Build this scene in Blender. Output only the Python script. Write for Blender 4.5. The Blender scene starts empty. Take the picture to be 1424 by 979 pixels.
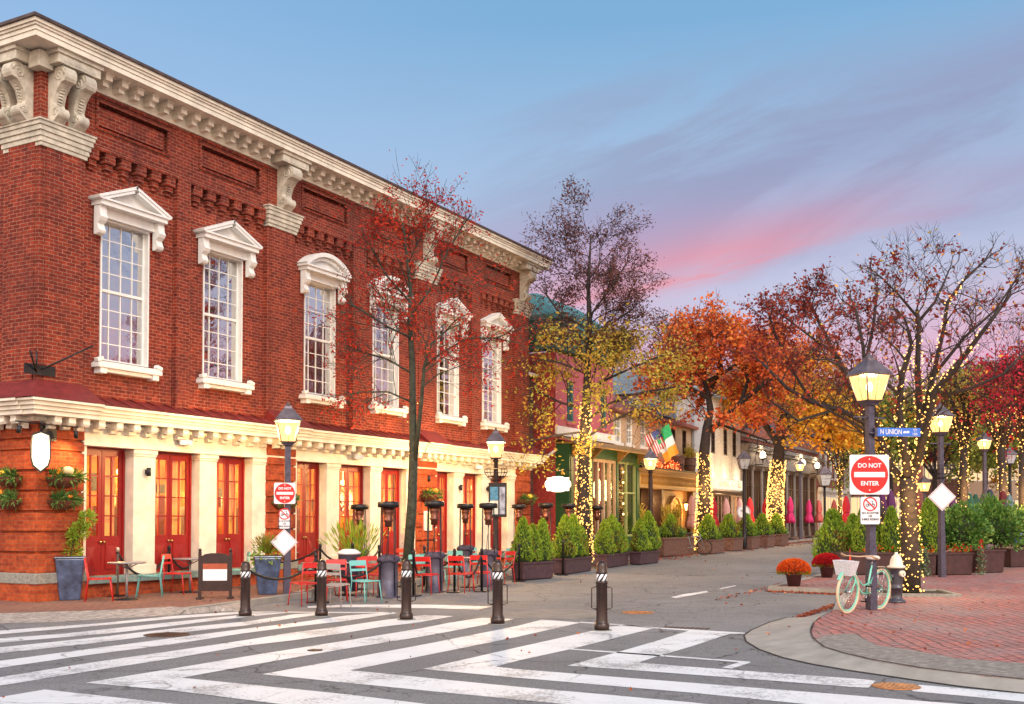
import bpy, math, random
from mathutils import Vector, Matrix
R=math.radians; PI=math.pi
S=bpy.context.scene; COL=S.collection
# ---------------- camera (street axis = +x, hall front = plane y 0) ----------------
F_=1500.0; PITCH=R(1.7); YAW=math.atan2(.4756,.8796)
CAM=Vector((-14.0,-18.07,1.6))
hx,hy=math.cos(YAW),math.sin(YAW)
RGT=Vector((hy,-hx,0)); HOR=Vector((hx,hy,0)); ZZ=Vector((0,0,1))
FWD=HOR*math.cos(PITCH)+ZZ*math.sin(PITCH); UPV=-HOR*math.sin(PITCH)+ZZ*math.cos(PITCH)
Y0=722-F_*math.tan(PITCH)
cd=bpy.data.cameras.new('camera'); cam=bpy.data.objects.new('camera',cd); COL.objects.link(cam)
cd.sensor_width=36; cd.lens=36*F_/1424; cd.shift_y=(Y0-489.5)/1424; cd.clip_start=.1; cd.clip_end=3000
cam.matrix_world=Matrix((( RGT.x,UPV.x,-FWD.x,CAM.x),(RGT.y,UPV.y,-FWD.y,CAM.y),(RGT.z,UPV.z,-FWD.z,CAM.z),(0,0,0,1)))
S.camera=cam
# ---------------- exposure ----------------
S.view_settings.view_transform='Standard'; S.view_settings.look='None'
S.view_settings.exposure=0; S.view_settings.gamma=1; S.view_settings.use_curve_mapping=False
S.cycles.use_denoising=True; S.cycles.max_bounces=6; S.cycles.transparent_max_bounces=12
S.cycles.diffuse_bounces=3; S.cycles.glossy_bounces=3; S.cycles.sample_clamp_indirect=6; S.cycles.caustics_reflective=False; S.cycles.caustics_refractive=False
# ---------------- node helper ----------------
def lin(h):
    h=h.lstrip('#'); c=[int(h[i:i+2],16)/255 for i in (0,2,4)]
    return tuple((v/12.92 if v<=.04045 else ((v+.055)/1.055)**2.4) for v in c)+(1,)
def C(c): return lin(c) if isinstance(c,str) else (tuple(c)+(1,))[:4]
class NT:
    def __init__(s,tree): s.t=tree; s.t.nodes.clear()
    def n(s,typ,**kw):
        nd=s.t.nodes.new(typ)
        for k,v in kw.items(): setattr(nd,k,v)
        return nd
    def put(s,sock,v):
        if v is None: return
        if isinstance(v,bpy.types.NodeSocket): s.t.links.new(v,sock)
        else:
            try: sock.default_value=v
            except Exception: sock.default_value=v[:3]
    def m(s,op,a,b=None,c=None):
        nd=s.n('ShaderNodeMath',operation=op); s.put(nd.inputs[0],a); s.put(nd.inputs[1],b); s.put(nd.inputs[2],c); return nd.outputs[0]
    def vm(s,op,a,b=None):
        nd=s.n('ShaderNodeVectorMath',operation=op); s.put(nd.inputs[0],a); s.put(nd.inputs[1],b)
        return nd.outputs['Value'] if op in('DOT_PRODUCT','LENGTH') else nd.outputs[0]
    def mix(s,f,a,b,mode='MIX'):
        nd=s.n('ShaderNodeMix',data_type='RGBA',blend_type=mode); s.put(nd.inputs[0],f); s.put(nd.inputs[6],a); s.put(nd.inputs[7],b); return nd.outputs[2]
    def ramp(s,f,stops,interp='LINEAR'):
        nd=s.n('ShaderNodeValToRGB'); cr=nd.color_ramp; cr.interpolation=interp
        while len(cr.elements)<len(stops): cr.elements.new(.5)
        for e,(p,c) in zip(cr.elements,stops): e.position=p; e.color=C(c) if not isinstance(c,(int,float)) else (c,c,c,1)
        s.put(nd.inputs[0],f); return nd.outputs[0]
    def noise(s,vec,scale,detail=4,rough=.55,dist=0):
        nd=s.n('ShaderNodeTexNoise'); s.put(nd.inputs['Vector'],vec); nd.inputs['Scale'].default_value=scale; nd.inputs['Detail'].default_value=detail; nd.inputs['Roughness'].default_value=rough; nd.inputs['Distortion'].default_value=dist
        return nd.outputs['Fac']
    def comb(s,x,y,z):
        nd=s.n('ShaderNodeCombineXYZ'); s.put(nd.inputs[0],x); s.put(nd.inputs[1],y); s.put(nd.inputs[2],z); return nd.outputs[0]
    def sep(s,v):
        nd=s.n('ShaderNodeSeparateXYZ'); s.put(nd.inputs[0],v); return nd.outputs
    def mapr(s,v,a,b,c=0,d=1,smooth=False):
        nd=s.n('ShaderNodeMapRange'); nd.interpolation_type='SMOOTHSTEP' if smooth else 'LINEAR'
        s.put(nd.inputs[0],v)
        for i,q in enumerate((a,b,c,d)): nd.inputs[i+1].default_value=q
        return nd.outputs[0]
# ---------------- world: dawn sky ----------------
W=bpy.data.worlds.new('World'); S.world=W; W.use_nodes=True
g=NT(W.node_tree)
tc=g.n('ShaderNodeTexCoord'); D=g.vm('NORMALIZE',tc.outputs['Generated'])
dh=g.vm('DOT_PRODUCT',D,tuple(HOR)); dr=g.vm('DOT_PRODUCT',D,tuple(RGT)); xyz=g.sep(D)
az=g.m('ARCTAN2',dr,dh); el=g.m('ARCSINE',xyz[2])
base=g.ramp(g.m('MULTIPLY',el,1/1.5),[(0,'#e9b3c6'),(.07,'#e6b8cd'),(.125,'#c9c6e0'),(.17,'#b4c6e4'),(.225,'#9fc0e3'),(.29,'#7fb0da'),(.45,'#6ca3d2'),(1,'#5587bd')])
# a lighter veil towards the left of the street
base=g.mix(g.m('MULTIPLY',g.mapr(az,.1,-.6,0,1,True),.5),base,C('#a3c3ee'))
nv=g.comb(g.m('MULTIPLY',az,1.6),g.m('SUBTRACT',g.m('MULTIPLY',el,9),g.m('MULTIPLY',az,1.6)),.3)
n1=g.noise(nv,1.6,5,.55,.4); n2=g.noise(nv,3.7,5,.6,.2)
def streak(col,center_az,el0,slope,lo,hi,saz,amt,base,nz,n0=.35,n1_=.65):
    global g
    d=g.m('SUBTRACT',el,g.m('ADD',g.m('MULTIPLY',g.m('SUBTRACT',az,center_az),slope),el0))
    dn=g.m('ADD',d,g.m('MULTIPLY',g.m('SUBTRACT',nz,.5),.05))
    up=g.m('EXPONENT',g.m('MULTIPLY',g.m('MULTIPLY',dn,dn),-1/(hi*hi)))
    dw=g.m('EXPONENT',g.m('MULTIPLY',g.m('MULTIPLY',dn,dn),-1/(lo*lo)))
    s_=g.m('GREATER_THAN',dn,0); f=g.m('ADD',g.m('MULTIPLY',s_,up),g.m('MULTIPLY',g.m('SUBTRACT',1,s_),dw))
    da=g.m('SUBTRACT',az,center_az); fa=g.m('EXPONENT',g.m('MULTIPLY',g.m('MULTIPLY',da,da),-1/(saz*saz)))
    f=g.m('MULTIPLY',g.m('MULTIPLY',f,fa),g.m('MULTIPLY',g.mapr(nz,n0,n1_,.45,1),amt))
    return g.mix(f,base,C(col))
n3=g.noise(g.comb(g.m('MULTIPLY',az,2.2),g.m('SUBTRACT',g.m('MULTIPLY',el,11),g.m('MULTIPLY',az,3.2)),.9),1.3,6,.6,.7)
bank=g.m('MULTIPLY',g.m('MULTIPLY',g.mapr(el,.18,.26,0,1,True),g.mapr(el,.44,.33,0,1,True)),g.mapr(az,-.22,.2,0,1,True))
base=g.mix(g.m('MULTIPLY',bank,g.mapr(n3,.40,.60,.15,.80,True)),base,C('#97a1c1'))
base=streak('#979bc0',.36,.345,.28,.035,.03,.34,.75,base,n1)
base=streak('#a6a2c6',.40,.275,.10,.03,.03,.28,.7,base,n2)
base=streak('#c99fc6',.12,.255,.05,.05,.03,.2,.5,base,n1)
base=streak('#c7d3ee',.22,.195,.10,.03,.03,.16,.8,base,n2)
base=streak('#f3939c',.15,.218,.21,.008,.032,.16,1.0,base,n2)
base=streak('#e5a3bf',.07,.15,.0,.05,.06,.12,.7,base,n1)
base=streak('#ecb0cb',.42,.14,.05,.06,.05,.2,.8,base,n2)
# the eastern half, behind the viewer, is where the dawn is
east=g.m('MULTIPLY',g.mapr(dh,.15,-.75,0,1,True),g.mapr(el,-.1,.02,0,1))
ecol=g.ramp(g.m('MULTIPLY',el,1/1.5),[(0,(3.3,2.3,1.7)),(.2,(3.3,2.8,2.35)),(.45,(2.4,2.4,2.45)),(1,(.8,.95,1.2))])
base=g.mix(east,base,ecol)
sky=g.n('ShaderNodeTexSky'); sky.sky_type='NISHITA'; sky.sun_disc=False; sky.sun_elevation=R(6); sky.sun_rotation=R(215)
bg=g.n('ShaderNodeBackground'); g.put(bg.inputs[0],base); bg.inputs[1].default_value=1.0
bg2=g.n('ShaderNodeBackground'); g.put(bg2.inputs[0],sky.outputs[0]); bg2.inputs[1].default_value=.004
ad=g.n('ShaderNodeAddShader'); g.t.links.new(bg.outputs[0],ad.inputs[0]); g.t.links.new(bg2.outputs[0],ad.inputs[1])
wo=g.n('ShaderNodeOutputWorld'); g.t.links.new(ad.outputs[0],wo.inputs[0])
# soft dawn light from behind the viewer
sd=bpy.data.lights.new('dawn_sun','SUN'); sd.energy=1.8; sd.angle=R(24); sd.color=(1,.93,.86)
so=bpy.data.objects.new('dawn_sun',sd); COL.objects.link(so)
so.rotation_euler=Vector((.45,.62,-.62)).to_track_quat('-Z','Y').to_euler()
# ---------------- materials ----------------
MATS={}
def pm(name,col,rough=.6,metal=0,bump=0,bscale=30,var=.15,vscale=6,spec=.4,coat=0,emit=None,estr=0):
    if name in MATS: return MATS[name]
    m=bpy.data.materials.new(name); m.use_nodes=True; g=NT(m.node_tree)
    b=g.n('ShaderNodeBsdfPrincipled'); o=g.n('ShaderNodeOutputMaterial'); g.t.links.new(b.outputs[0],o.inputs[0])
    tc=g.n('ShaderNodeTexCoord'); c=C(col)
    nz=g.noise(tc.outputs['Object'],vscale,5,.6)
    f=g.mapr(nz,.3,.7,1-var,1+var)
    nd=g.n('ShaderNodeVectorMath',operation='SCALE'); nd.inputs[0].default_value=c[:3]; g.put(nd.inputs['Scale'],f)
    g.put(b.inputs['Base Color'],nd.outputs[0])
    b.inputs['Roughness'].default_value=rough; b.inputs['Metallic'].default_value=metal; b.inputs['Specular IOR Level'].default_value=spec
    if coat: b.inputs['Coat Weight'].default_value=coat; b.inputs['Coat Roughness'].default_value=.15
    if bump:
        bn=g.n('ShaderNodeBump'); bn.inputs['Strength'].default_value=bump; bn.inputs['Distance'].default_value=.01
        g.put(bn.inputs['Height'],g.noise(tc.outputs['Object'],bscale,4)); g.t.links.new(bn.outputs[0],b.inputs['Normal'])
    if emit: b.inputs['Emission Color'].default_value=C(emit); b.inputs['Emission Strength'].default_value=estr
    MATS[name]=m; return m
def brickmat(name,c1,c2,mortar,bw=.21,bh=.075,ms=.010,stain=.25,flat=False,bump=.5,rough=.85,ang=0,dark=None):
    if name in MATS: return MATS[name]
    m=bpy.data.materials.new(name); m.use_nodes=True; g=NT(m.node_tree)
    b=g.n('ShaderNodeBsdfPrincipled'); o=g.n('ShaderNodeOutputMaterial'); g.t.links.new(b.outputs[0],o.inputs[0])
    tc=g.n('ShaderNodeTexCoord'); P=tc.outputs['Object']; x=g.sep(P)
    if flat:
        if ang:
            u=g.m('ADD',g.m('MULTIPLY',x[0],math.cos(ang)),g.m('MULTIPLY',x[1],math.sin(ang)))
            v=g.m('SUBTRACT',g.m('MULTIPLY',x[1],math.cos(ang)),g.m('MULTIPLY',x[0],math.sin(ang)))
            wv=g.m('MULTIPLY',g.m('SUBTRACT',g.noise(P,.5,2),.5),.35); v=g.m('ADD',v,wv)
            vec=g.comb(u,v,0)
        else: vec=g.comb(x[0],x[1],0)
    else:
        ge=g.n('ShaderNodeNewGeometry'); nn=g.sep(ge.outputs['True Normal'])
        isx=g.m('GREATER_THAN',g.m('ABSOLUTE',nn[0]),.7)
        u=g.m('ADD',g.m('MULTIPLY',isx,x[1]),g.m('MULTIPLY',g.m('SUBTRACT',1,isx),x[0]))
        vec=g.comb(u,x[2],0)
    bt=g.n('ShaderNodeTexBrick'); bt.offset=.5; g.put(bt.inputs['Vector'],vec)
    bt.inputs['Scale'].default_value=1; bt.inputs['Brick Width'].default_value=bw; bt.inputs['Row Height'].default_value=bh
    bt.inputs['Mortar Size'].default_value=ms; bt.inputs['Mortar Smooth'].default_value=.2; bt.inputs['Bias'].default_value=-.1
    bt.inputs['Color1'].default_value=C(c1); bt.inputs['Color2'].default_value=C(c2); bt.inputs['Mortar'].default_value=C(mortar)
    nz=g.noise(P,.55,5,.6); nf=g.noise(P,9,4,.7)
    col=g.mix(g.m('MULTIPLY',g.mapr(nz,.45,.75),stain),bt.outputs['Color'],C(dark or (.06,.02,.02)))
    if not flat:
        st_=g.noise(g.comb(g.m('MULTIPLY',u,2.2),g.m('MULTIPLY',x[2],.22),0),1.6,5,.65); col=g.mix(g.mapr(st_,.52,.74,0,.55),col,C((.07,.018,.02)))
    sc=g.n('ShaderNodeVectorMath',operation='SCALE'); g.put(sc.inputs[0],col); g.put(sc.inputs['Scale'],g.mapr(nf,.3,.7,.62,1.35))
    g.put(b.inputs['Base Color'],sc.outputs[0]); b.inputs['Roughness'].default_value=rough; b.inputs['Specular IOR Level'].default_value=.25
    bn=g.n('ShaderNodeBump'); bn.inputs['Strength'].default_value=bump; bn.inputs['Distance'].default_value=.012
    g.put(bn.inputs['Height'],g.m('SUBTRACT',g.m('MULTIPLY',nf,.4),bt.outputs['Fac'])); g.t.links.new(bn.outputs[0],b.inputs['Normal'])
    MATS[name]=m; return m
def glassmat(name,tint,refl=.35,rough=.03):
    if name in MATS: return MATS[name]
    m=bpy.data.materials.new(name); m.use_nodes=True; g=NT(m.node_tree)
    t=g.n('ShaderNodeBsdfTransparent'); t.inputs[0].default_value=C(tint)
    gl=g.n('ShaderNodeBsdfGlossy'); gl.inputs['Roughness'].default_value=rough
    bn=g.n('ShaderNodeBump'); bn.inputs['Strength'].default_value=.25; bn.inputs['Distance'].default_value=.02
    tc=g.n('ShaderNodeTexCoord'); g.put(bn.inputs['Height'],g.noise(tc.outputs['Object'],3.0,2)); g.t.links.new(bn.outputs[0],gl.inputs['Normal'])
    lw=g.n('ShaderNodeLayerWeight'); lw.inputs[0].default_value=.25
    f=g.m('ADD',g.m('MULTIPLY',lw.outputs['Facing'],.6),refl)
    mx=g.n('ShaderNodeMixShader'); g.put(mx.inputs[0],g.m('MINIMUM',f,.95)); g.t.links.new(t.outputs[0],mx.inputs[1]); g.t.links.new(gl.outputs[0],mx.inputs[2])
    o=g.n('ShaderNodeOutputMaterial'); g.t.links.new(mx.outputs[0],o.inputs[0]); MATS[name]=m; return m
def emitmat(name,col,st,transp=0,sample=True):
    if name in MATS: return MATS[name]
    m=bpy.data.materials.new(name); m.use_nodes=True; g=NT(m.node_tree)
    e=g.n('ShaderNodeEmission'); e.inputs[0].default_value=C(col); e.inputs[1].default_value=st
    o=g.n('ShaderNodeOutputMaterial')
    if transp:
        t=g.n('ShaderNodeBsdfTransparent'); mx=g.n('ShaderNodeMixShader'); mx.inputs[0].default_value=transp
        g.t.links.new(e.outputs[0],mx.inputs[1]); g.t.links.new(t.outputs[0],mx.inputs[2]); g.t.links.new(mx.outputs[0],o.inputs[0])
    else: g.t.links.new(e.outputs[0],o.inputs[0])
    if not sample: m.cycles.emission_sampling='NONE'
    MATS[name]=m; return m
def leafmat(name,stops,trans=.35,rough=.6):
    if name in MATS: return MATS[name]
    m=bpy.data.materials.new(name); m.use_nodes=True; g=NT(m.node_tree)
    ge=g.n('ShaderNodeNewGeometry'); tc=g.n('ShaderNodeTexCoord')
    r_=g.m('ADD',g.m('MULTIPLY',ge.outputs['Random Per Island'],.55),g.m('MULTIPLY',g.mapr(g.noise(tc.outputs['Object'],.9,3),.3,.7),.45))
    col=g.ramp(r_,stops)
    d=g.n('ShaderNodeBsdfPrincipled'); g.put(d.inputs['Base Color'],col); d.inputs['Roughness'].default_value=rough; d.inputs['Specular IOR Level'].default_value=.2
    t=g.n('ShaderNodeBsdfTranslucent'); g.put(t.inputs[0],col)
    mx=g.n('ShaderNodeMixShader'); mx.inputs[0].default_value=trans; g.t.links.new(d.outputs[0],mx.inputs[1]); g.t.links.new(t.outputs[0],mx.inputs[2])
    o=g.n('ShaderNodeOutputMaterial'); g.t.links.new(mx.outputs[0],o.inputs[0]); MATS[name]=m; return m
BRICK=brickmat('red_brick',(.265,.034,.014),(.13,.014,.008),(.31,.15,.10),ms=.007,stain=.6)
BRICKB=brickmat('orange_brick',(.40,.07,.018),(.25,.033,.012),(.28,.10,.05),ms=.006,stain=.35)
BRICKD=brickmat('dark_brick',(.11,.035,.025),(.07,.02,.018),(.22,.16,.14),stain=.3)
BRICKF=brickmat('far_brick',(.30,.07,.045),(.22,.045,.03),(.32,.2,.16),stain=.2)
CREAM=pm('cream_paint',(.70,.635,.52),.55,bump=.2,bscale=14,var=.17,vscale=2.5)
STONEW=pm('aged_cream_stone',(.50,.45,.36),.7,bump=.4,bscale=25,var=.3,vscale=5)
WHITE=pm('white_paint',(.74,.72,.68),.5,var=.07)
REDP=pm('red_door_paint',(.25,.008,.007),.42,var=.1,spec=.5)
TRED=pm('red_metal_roof',(.17,.022,.02),.5,var=.3,bump=.2)
GRAN=pm('granite',(.24,.23,.20),.8,bump=.5,bscale=60,var=.3,vscale=20)
SILLG=pm('teal_grey_ledge',(.16,.23,.22),.75,bump=.3,var=.35,vscale=8)
BLACK=pm('black_metal',(.018,.017,.02),.4,metal=.3,var=.3)
DARKB=pm('dark_bronze_metal',(.045,.026,.024),.35,metal=.4,var=.25)
PLUM=pm('aged_purple_metal',(.065,.055,.085),.5,metal=.2,var=.35,vscale=12)
SLATE=pm('roof_slate',(.12,.13,.15),.7,bump=.4,var=.3)
GLASS=glassmat('upper_glass',(.9,.94,1),.70)
GLASSD=glassmat('door_glass',(1,.95,.85),.04)
CURT=pm('white_curtain',(.62,.62,.66),.9,var=.1)
CONC=pm('concrete',(.30,.27,.235),.85,bump=.4,bscale=70,var=.22,vscale=2.2)
# ---------------- mesh builder ----------------
class MB:
    def __init__(s): s.v=[]; s.f=[]; s.m=[]; s.sm=[]; s.cur=0
    def add(s,vs,fs,smooth=False):
        o=len(s.v); s.v.extend([tuple(p) for p in vs]); s.f.extend([tuple(o+i for i in f) for f in fs]); s.m.extend([s.cur]*len(fs)); s.sm.extend([smooth]*len(fs)); return s
    def box(s,x0,x1,y0,y1,z0,z1):
        return s.add([(x0,y0,z0),(x1,y0,z0),(x1,y1,z0),(x0,y1,z0),(x0,y0,z1),(x1,y0,z1),(x1,y1,z1),(x0,y1,z1)],[(0,3,2,1),(4,5,6,7),(0,1,5,4),(1,2,6,5),(2,3,7,6),(3,0,4,7)])
    def boxc(s,c,sx,sy,sz,rz=0,rx=0,ry=0):
        M=Matrix.Translation(c)@Matrix.Rotation(rz,4,'Z')@Matrix.Rotation(ry,4,'Y')@Matrix.Rotation(rx,4,'X')
        vs=[M@Vector((a*sx/2,b*sy/2,d*sz/2)) for d in(-1,1) for a,b in((-1,-1),(1,-1),(1,1),(-1,1))]
        return s.add(vs,[(0,3,2,1),(4,5,6,7),(0,1,5,4),(1,2,6,5),(2,3,7,6),(3,0,4,7)])
    def frus(s,c,a0,b0,a1,b1,h):
        x,y,z=c
        return s.add([(x-a0,y-b0,z),(x+a0,y-b0,z),(x+a0,y+b0,z),(x-a0,y+b0,z),(x-a1,y-b1,z+h),(x+a1,y-b1,z+h),(x+a1,y+b1,z+h),(x-a1,y+b1,z+h)],[(0,3,2,1),(4,5,6,7),(0,1,5,4),(1,2,6,5),(2,3,7,6),(3,0,4,7)])
    def ext(s,poly,fn,a,b,smooth=False):
        """extrude a 2-D polygon: fn(u,v,w) gives the point, w runs a..b"""
        n=len(poly); vs=[fn(u,v,a) for u,v in poly]+[fn(u,v,b) for u,v in poly]
        s.add(vs,[tuple(range(n-1,-1,-1)),tuple(range(n,2*n))]); 
        s.add(vs,[(i,(i+1)%n,(i+1)%n+n,i+n) for i in range(n)],smooth); return s
    def tube(s,pts,rad,seg=8,cap=True,smooth=True):
        pts=[Vector(p) for p in pts]; n=len(pts)
        if n<2: return s
        rs=rad if isinstance(rad,(list,tuple)) else [rad]*n
        t=(pts[1]-pts[0]).normalized(); a=t.orthogonal().normalized(); vs=[]
        for i,p in enumerate(pts):
            t2=((pts[min(i+1,n-1)]-pts[max(i-1,0)])); t2=t2.normalized() if t2.length>1e-9 else t
            a=(a-t2*a.dot(t2)); a=a.normalized() if a.length>1e-6 else t2.orthogonal().normalized()
            b=t2.cross(a)
            for k in range(seg):
                q=2*PI*k/seg; vs.append(p+(a*math.cos(q)+b*math.sin(q))*rs[i])
        fs=[(i*seg+k,i*seg+(k+1)%seg,(i+1)*seg+(k+1)%seg,(i+1)*seg+k) for i in range(n-1) for k in range(seg)]
        s.add(vs,fs,smooth)
        if cap: o=len(s.v)-n*seg; s.f.append(tuple(o+k for k in range(seg-1,-1,-1))); s.f.append(tuple(o+(n-1)*seg+k for k in range(seg))); s.m+= [s.cur]*2; s.sm+=[False]*2
        return s
    def lathe(s,prof,c=(0,0,0),seg=16,smooth=True,ph=0,sx=1,sy=1):
        vs=[(c[0]+r*sx*math.cos(ph+2*PI*k/seg),c[1]+r*sy*math.sin(ph+2*PI*k/seg),c[2]+z) for r,z in prof for k in range(seg)]
        n=len(prof); s.add(vs,[(i*seg+k,i*seg+(k+1)%seg,(i+1)*seg+(k+1)%seg,(i+1)*seg+k) for i in range(n-1) for k in range(seg)],smooth)
        o=len(s.v)-n*seg; s.f.append(tuple(o+k for k in range(seg-1,-1,-1))); s.f.append(tuple(o+(n-1)*seg+k for k in range(seg))); s.m+=[s.cur]*2; s.sm+=[False]*2
        return s
    def ball(s,c,r,seg=8,rings=5,sz=1):
        return s.lathe([(max(1e-4,r*math.sin(PI*i/rings)),-r*sz*math.cos(PI*i/rings)) for i in range(rings+1)],c,seg)
    def tri(s,c,r):   # tiny octahedron
        x,y,z=c; return s.add([(x+r,y,z),(x-r,y,z),(x,y+r,z),(x,y-r,z),(x,y,z+r),(x,y,z-r)],[(0,2,4),(2,1,4),(1,3,4),(3,0,4),(2,0,5),(1,2,5),(3,1,5),(0,3,5)])
    def sheet(s,poly,z):
        return s.add([(p[0],p[1],z(p[0],p[1]) if callable(z) else z) for p in poly],[tuple(range(len(poly)))])
    def leaf(s,p,sz,rnd,asp=.6,d=None,up=None):
        if d is None:
            d=Vector((rnd.gauss(0,1),rnd.gauss(0,1),rnd.gauss(0,1)))
        d=d.normalized(); u=d.orthogonal().normalized(); q=rnd.random()*6.28; w=d.cross(u); u,w=u*math.cos(q)+w*math.sin(q),w*math.cos(q)-u*math.sin(q)
        p=Vector(p); s.add([p,p+d*sz*.5+u*sz*asp*.5,p+d*sz,p+d*sz*.5-u*sz*asp*.5],[(0,1,2,3)])
    def build(s,name,mat,parent=None,loc=None,bevel=0,rz=0):
        me=bpy.data.meshes.new(name); me.from_pydata(s.v,[],s.f)
        for m in (mat if isinstance(mat,(list,tuple)) else [mat]): me.materials.append(m)
        me.polygons.foreach_set('material_index',s.m); me.polygons.foreach_set('use_smooth',s.sm); me.update()
        o=bpy.data.objects.new(name,me); COL.objects.link(o)
        if parent: o.parent=parent
        if loc: o.location=loc
        if rz: o.rotation_euler.z=rz
        if bevel:
            b=o.modifiers.new('bevel','BEVEL'); b.width=bevel; b.segments=2; b.limit_method='ANGLE'; b.angle_limit=R(40)
        return o
def tag(o,label=None,cat=None,group=None,kind=None):
    if label: o['label']=label
    if cat: o['category']=cat
    if group: o['group']=group
    if kind: o['kind']=kind
    return o
def thing(name,label,cat,loc=(0,0,0),rz=0,group=None):
    o=bpy.data.objects.new(name,None); COL.objects.link(o); o.empty_display_size=.2
    o.location=loc; o.rotation_euler=(0,0,rz); return tag(o,label,cat,group)
def copy_tree(o,parent=None):
    c=o.copy(); COL.objects.link(c); c.parent=parent
    for ch in list(o.children): copy_tree(ch,c)
    return c
class Place:   # first use moves the prototype itself, later uses copy it
    def __init__(s,proto): s.p=proto; s.used=False
    def __call__(s,loc,rz=0,label=None,group=None,sc=None):
        o=s.p if not s.used else copy_tree(s.p); s.used=True
        o.location=loc; o.rotation_euler=(0,0,rz)
        if sc: o.scale=(sc,sc,sc) if isinstance(sc,(int,float)) else sc
        return tag(o,label,None,group)
def walls(mb,x0,x1,z0,z1,y0,y1,holes,axis='x'):
    """a wall slab with rectangular holes (hx0,hx1,hz0,hz1)"""
    xs=sorted({x0,x1,*[min(max(h[0],x0),x1) for h in holes],*[min(max(h[1],x0),x1) for h in holes]})
    for a,b in zip(xs,xs[1:]):
        if b-a<1e-5: continue
        m=(a+b)/2; hs=sorted((h[2],h[3]) for h in holes if h[0]<m<h[1]); z=z0
        for p,q in hs+[(z1,z1)]:
            if p-z>1e-5:
                if axis=='x': mb.box(a,b,y0,y1,z,p)
                else: mb.box(y0,y1,a,b,z,p)
            z=max(z,q)
# ---------------- ground levels ----------------
RD=-.10
def rise(x): return 0 if x<8 else min(.008*(x-8),.75)
def zr(x,y=0): return RD+rise(x)
def zp(x,y=0): return rise(x)
def ray(px,py): return FWD+RGT*((px-712)/F_)+UPV*((Y0-py)/F_)
def at(px,py,off=0.0):
    """ground point seen at photo pixel; off 0 = pavement level, RD = road level"""
    d=ray(px,py); z=off
    for _ in range(6):
        t=(z-CAM.z)/d.z; q=CAM+d*t; z=off+rise(q.x)
    return Vector((q.x,q.y,z))
def dep(px,py,depth): return CAM+ray(px,py)*depth
def onx(px,y): # x where pixel column meets plane y
    d=ray(px,722); t=(y-CAM.y)/d.y; return CAM.x+d.x*t
# ================= GROUND =================
def strip(mb,y0,y1,off,xs=(-60,8,20,40,60,80,101.75,300)):
    for a,b in zip(xs,xs[1:]):
        mb.add([(a,y0,off+rise(a)),(b,y0,off+rise(b)),(b,y1,off+rise(b)),(a,y1,off+rise(a))],[(0,1,2,3)])
# asphalt
m=bpy.data.materials.new('asphalt'); m.use_nodes=True; g=NT(m.node_tree)
b=g.n('ShaderNodeBsdfPrincipled'); o=g.n('ShaderNodeOutputMaterial'); g.t.links.new(b.outputs[0],o.inputs[0])
tc=g.n('ShaderNodeTexCoord'); P=tc.outputs['Object']
big=g.noise(P,.18,4,.6); mid=g.noise(P,1.6,5,.65); fine=g.noise(P,32,4,.85)
def cracks(scale,width,dist):
    nn=g.n('ShaderNodeTexNoise'); g.put(nn.inputs['Vector'],P); nn.inputs['Scale'].default_value=scale*2.2; nn.inputs['Detail'].default_value=6
    v=g.vm('ADD',P,g.vm('SCALE',nn.outputs['Color'])); sc=[n for n in g.t.nodes if n.type=='VECT_MATH'][-2:]
    for q in g.t.nodes:
        if q.type=='VECT_MATH' and q.operation=='SCALE' and not q.inputs['Scale'].is_linked and q.inputs['Scale'].default_value==1: q.inputs['Scale'].default_value=dist
    vo=g.n('ShaderNodeTexVoronoi'); vo.feature='DISTANCE_TO_EDGE'; g.put(vo.inputs['Vector'],v); vo.inputs['Scale'].default_value=scale
    return g.mapr(vo.outputs['Distance'],0,width,1,0)
ck=g.m('MULTIPLY',cracks(.45,.011,.9),g.mapr(g.noise(P,.3,3),.40,.5))
ck2=g.m('MULTIPLY',cracks(1.6,.02,.5),g.mapr(g.noise(P,.23,3),.48,.58))
col=g.ramp(big,[(.3,(.142,.138,.14)),(.5,(.186,.18,.18)),(.7,(.23,.222,.22))])
col=g.mix(g.mapr(mid,.35,.75,0,.5),col,C((.135,.125,.122)))
sc=g.n('ShaderNodeVectorMath',operation='SCALE'); g.put(sc.inputs[0],col); g.put(sc.inputs['Scale'],g.mapr(fine,.3,.7,.5,1.5))
col=g.mix(g.m('MINIMUM',g.m('MULTIPLY',g.m('ADD',ck,ck2),.8),.85),sc.outputs[0],C((.02,.018,.018)))
g.put(b.inputs['Base Color'],col); b.inputs['Roughness'].default_value=.82; b.inputs['Specular IOR Level'].default_value=.35
bn=g.n('ShaderNodeBump'); bn.inputs['Strength'].default_value=.5; bn.inputs['Distance'].default_value=.01; g.put(bn.inputs['Height'],g.m('SUBTRACT',fine,g.m('MULTIPLY',ck,2))); g.t.links.new(bn.outputs[0],b.inputs['Normal'])
ASPH=m
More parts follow.
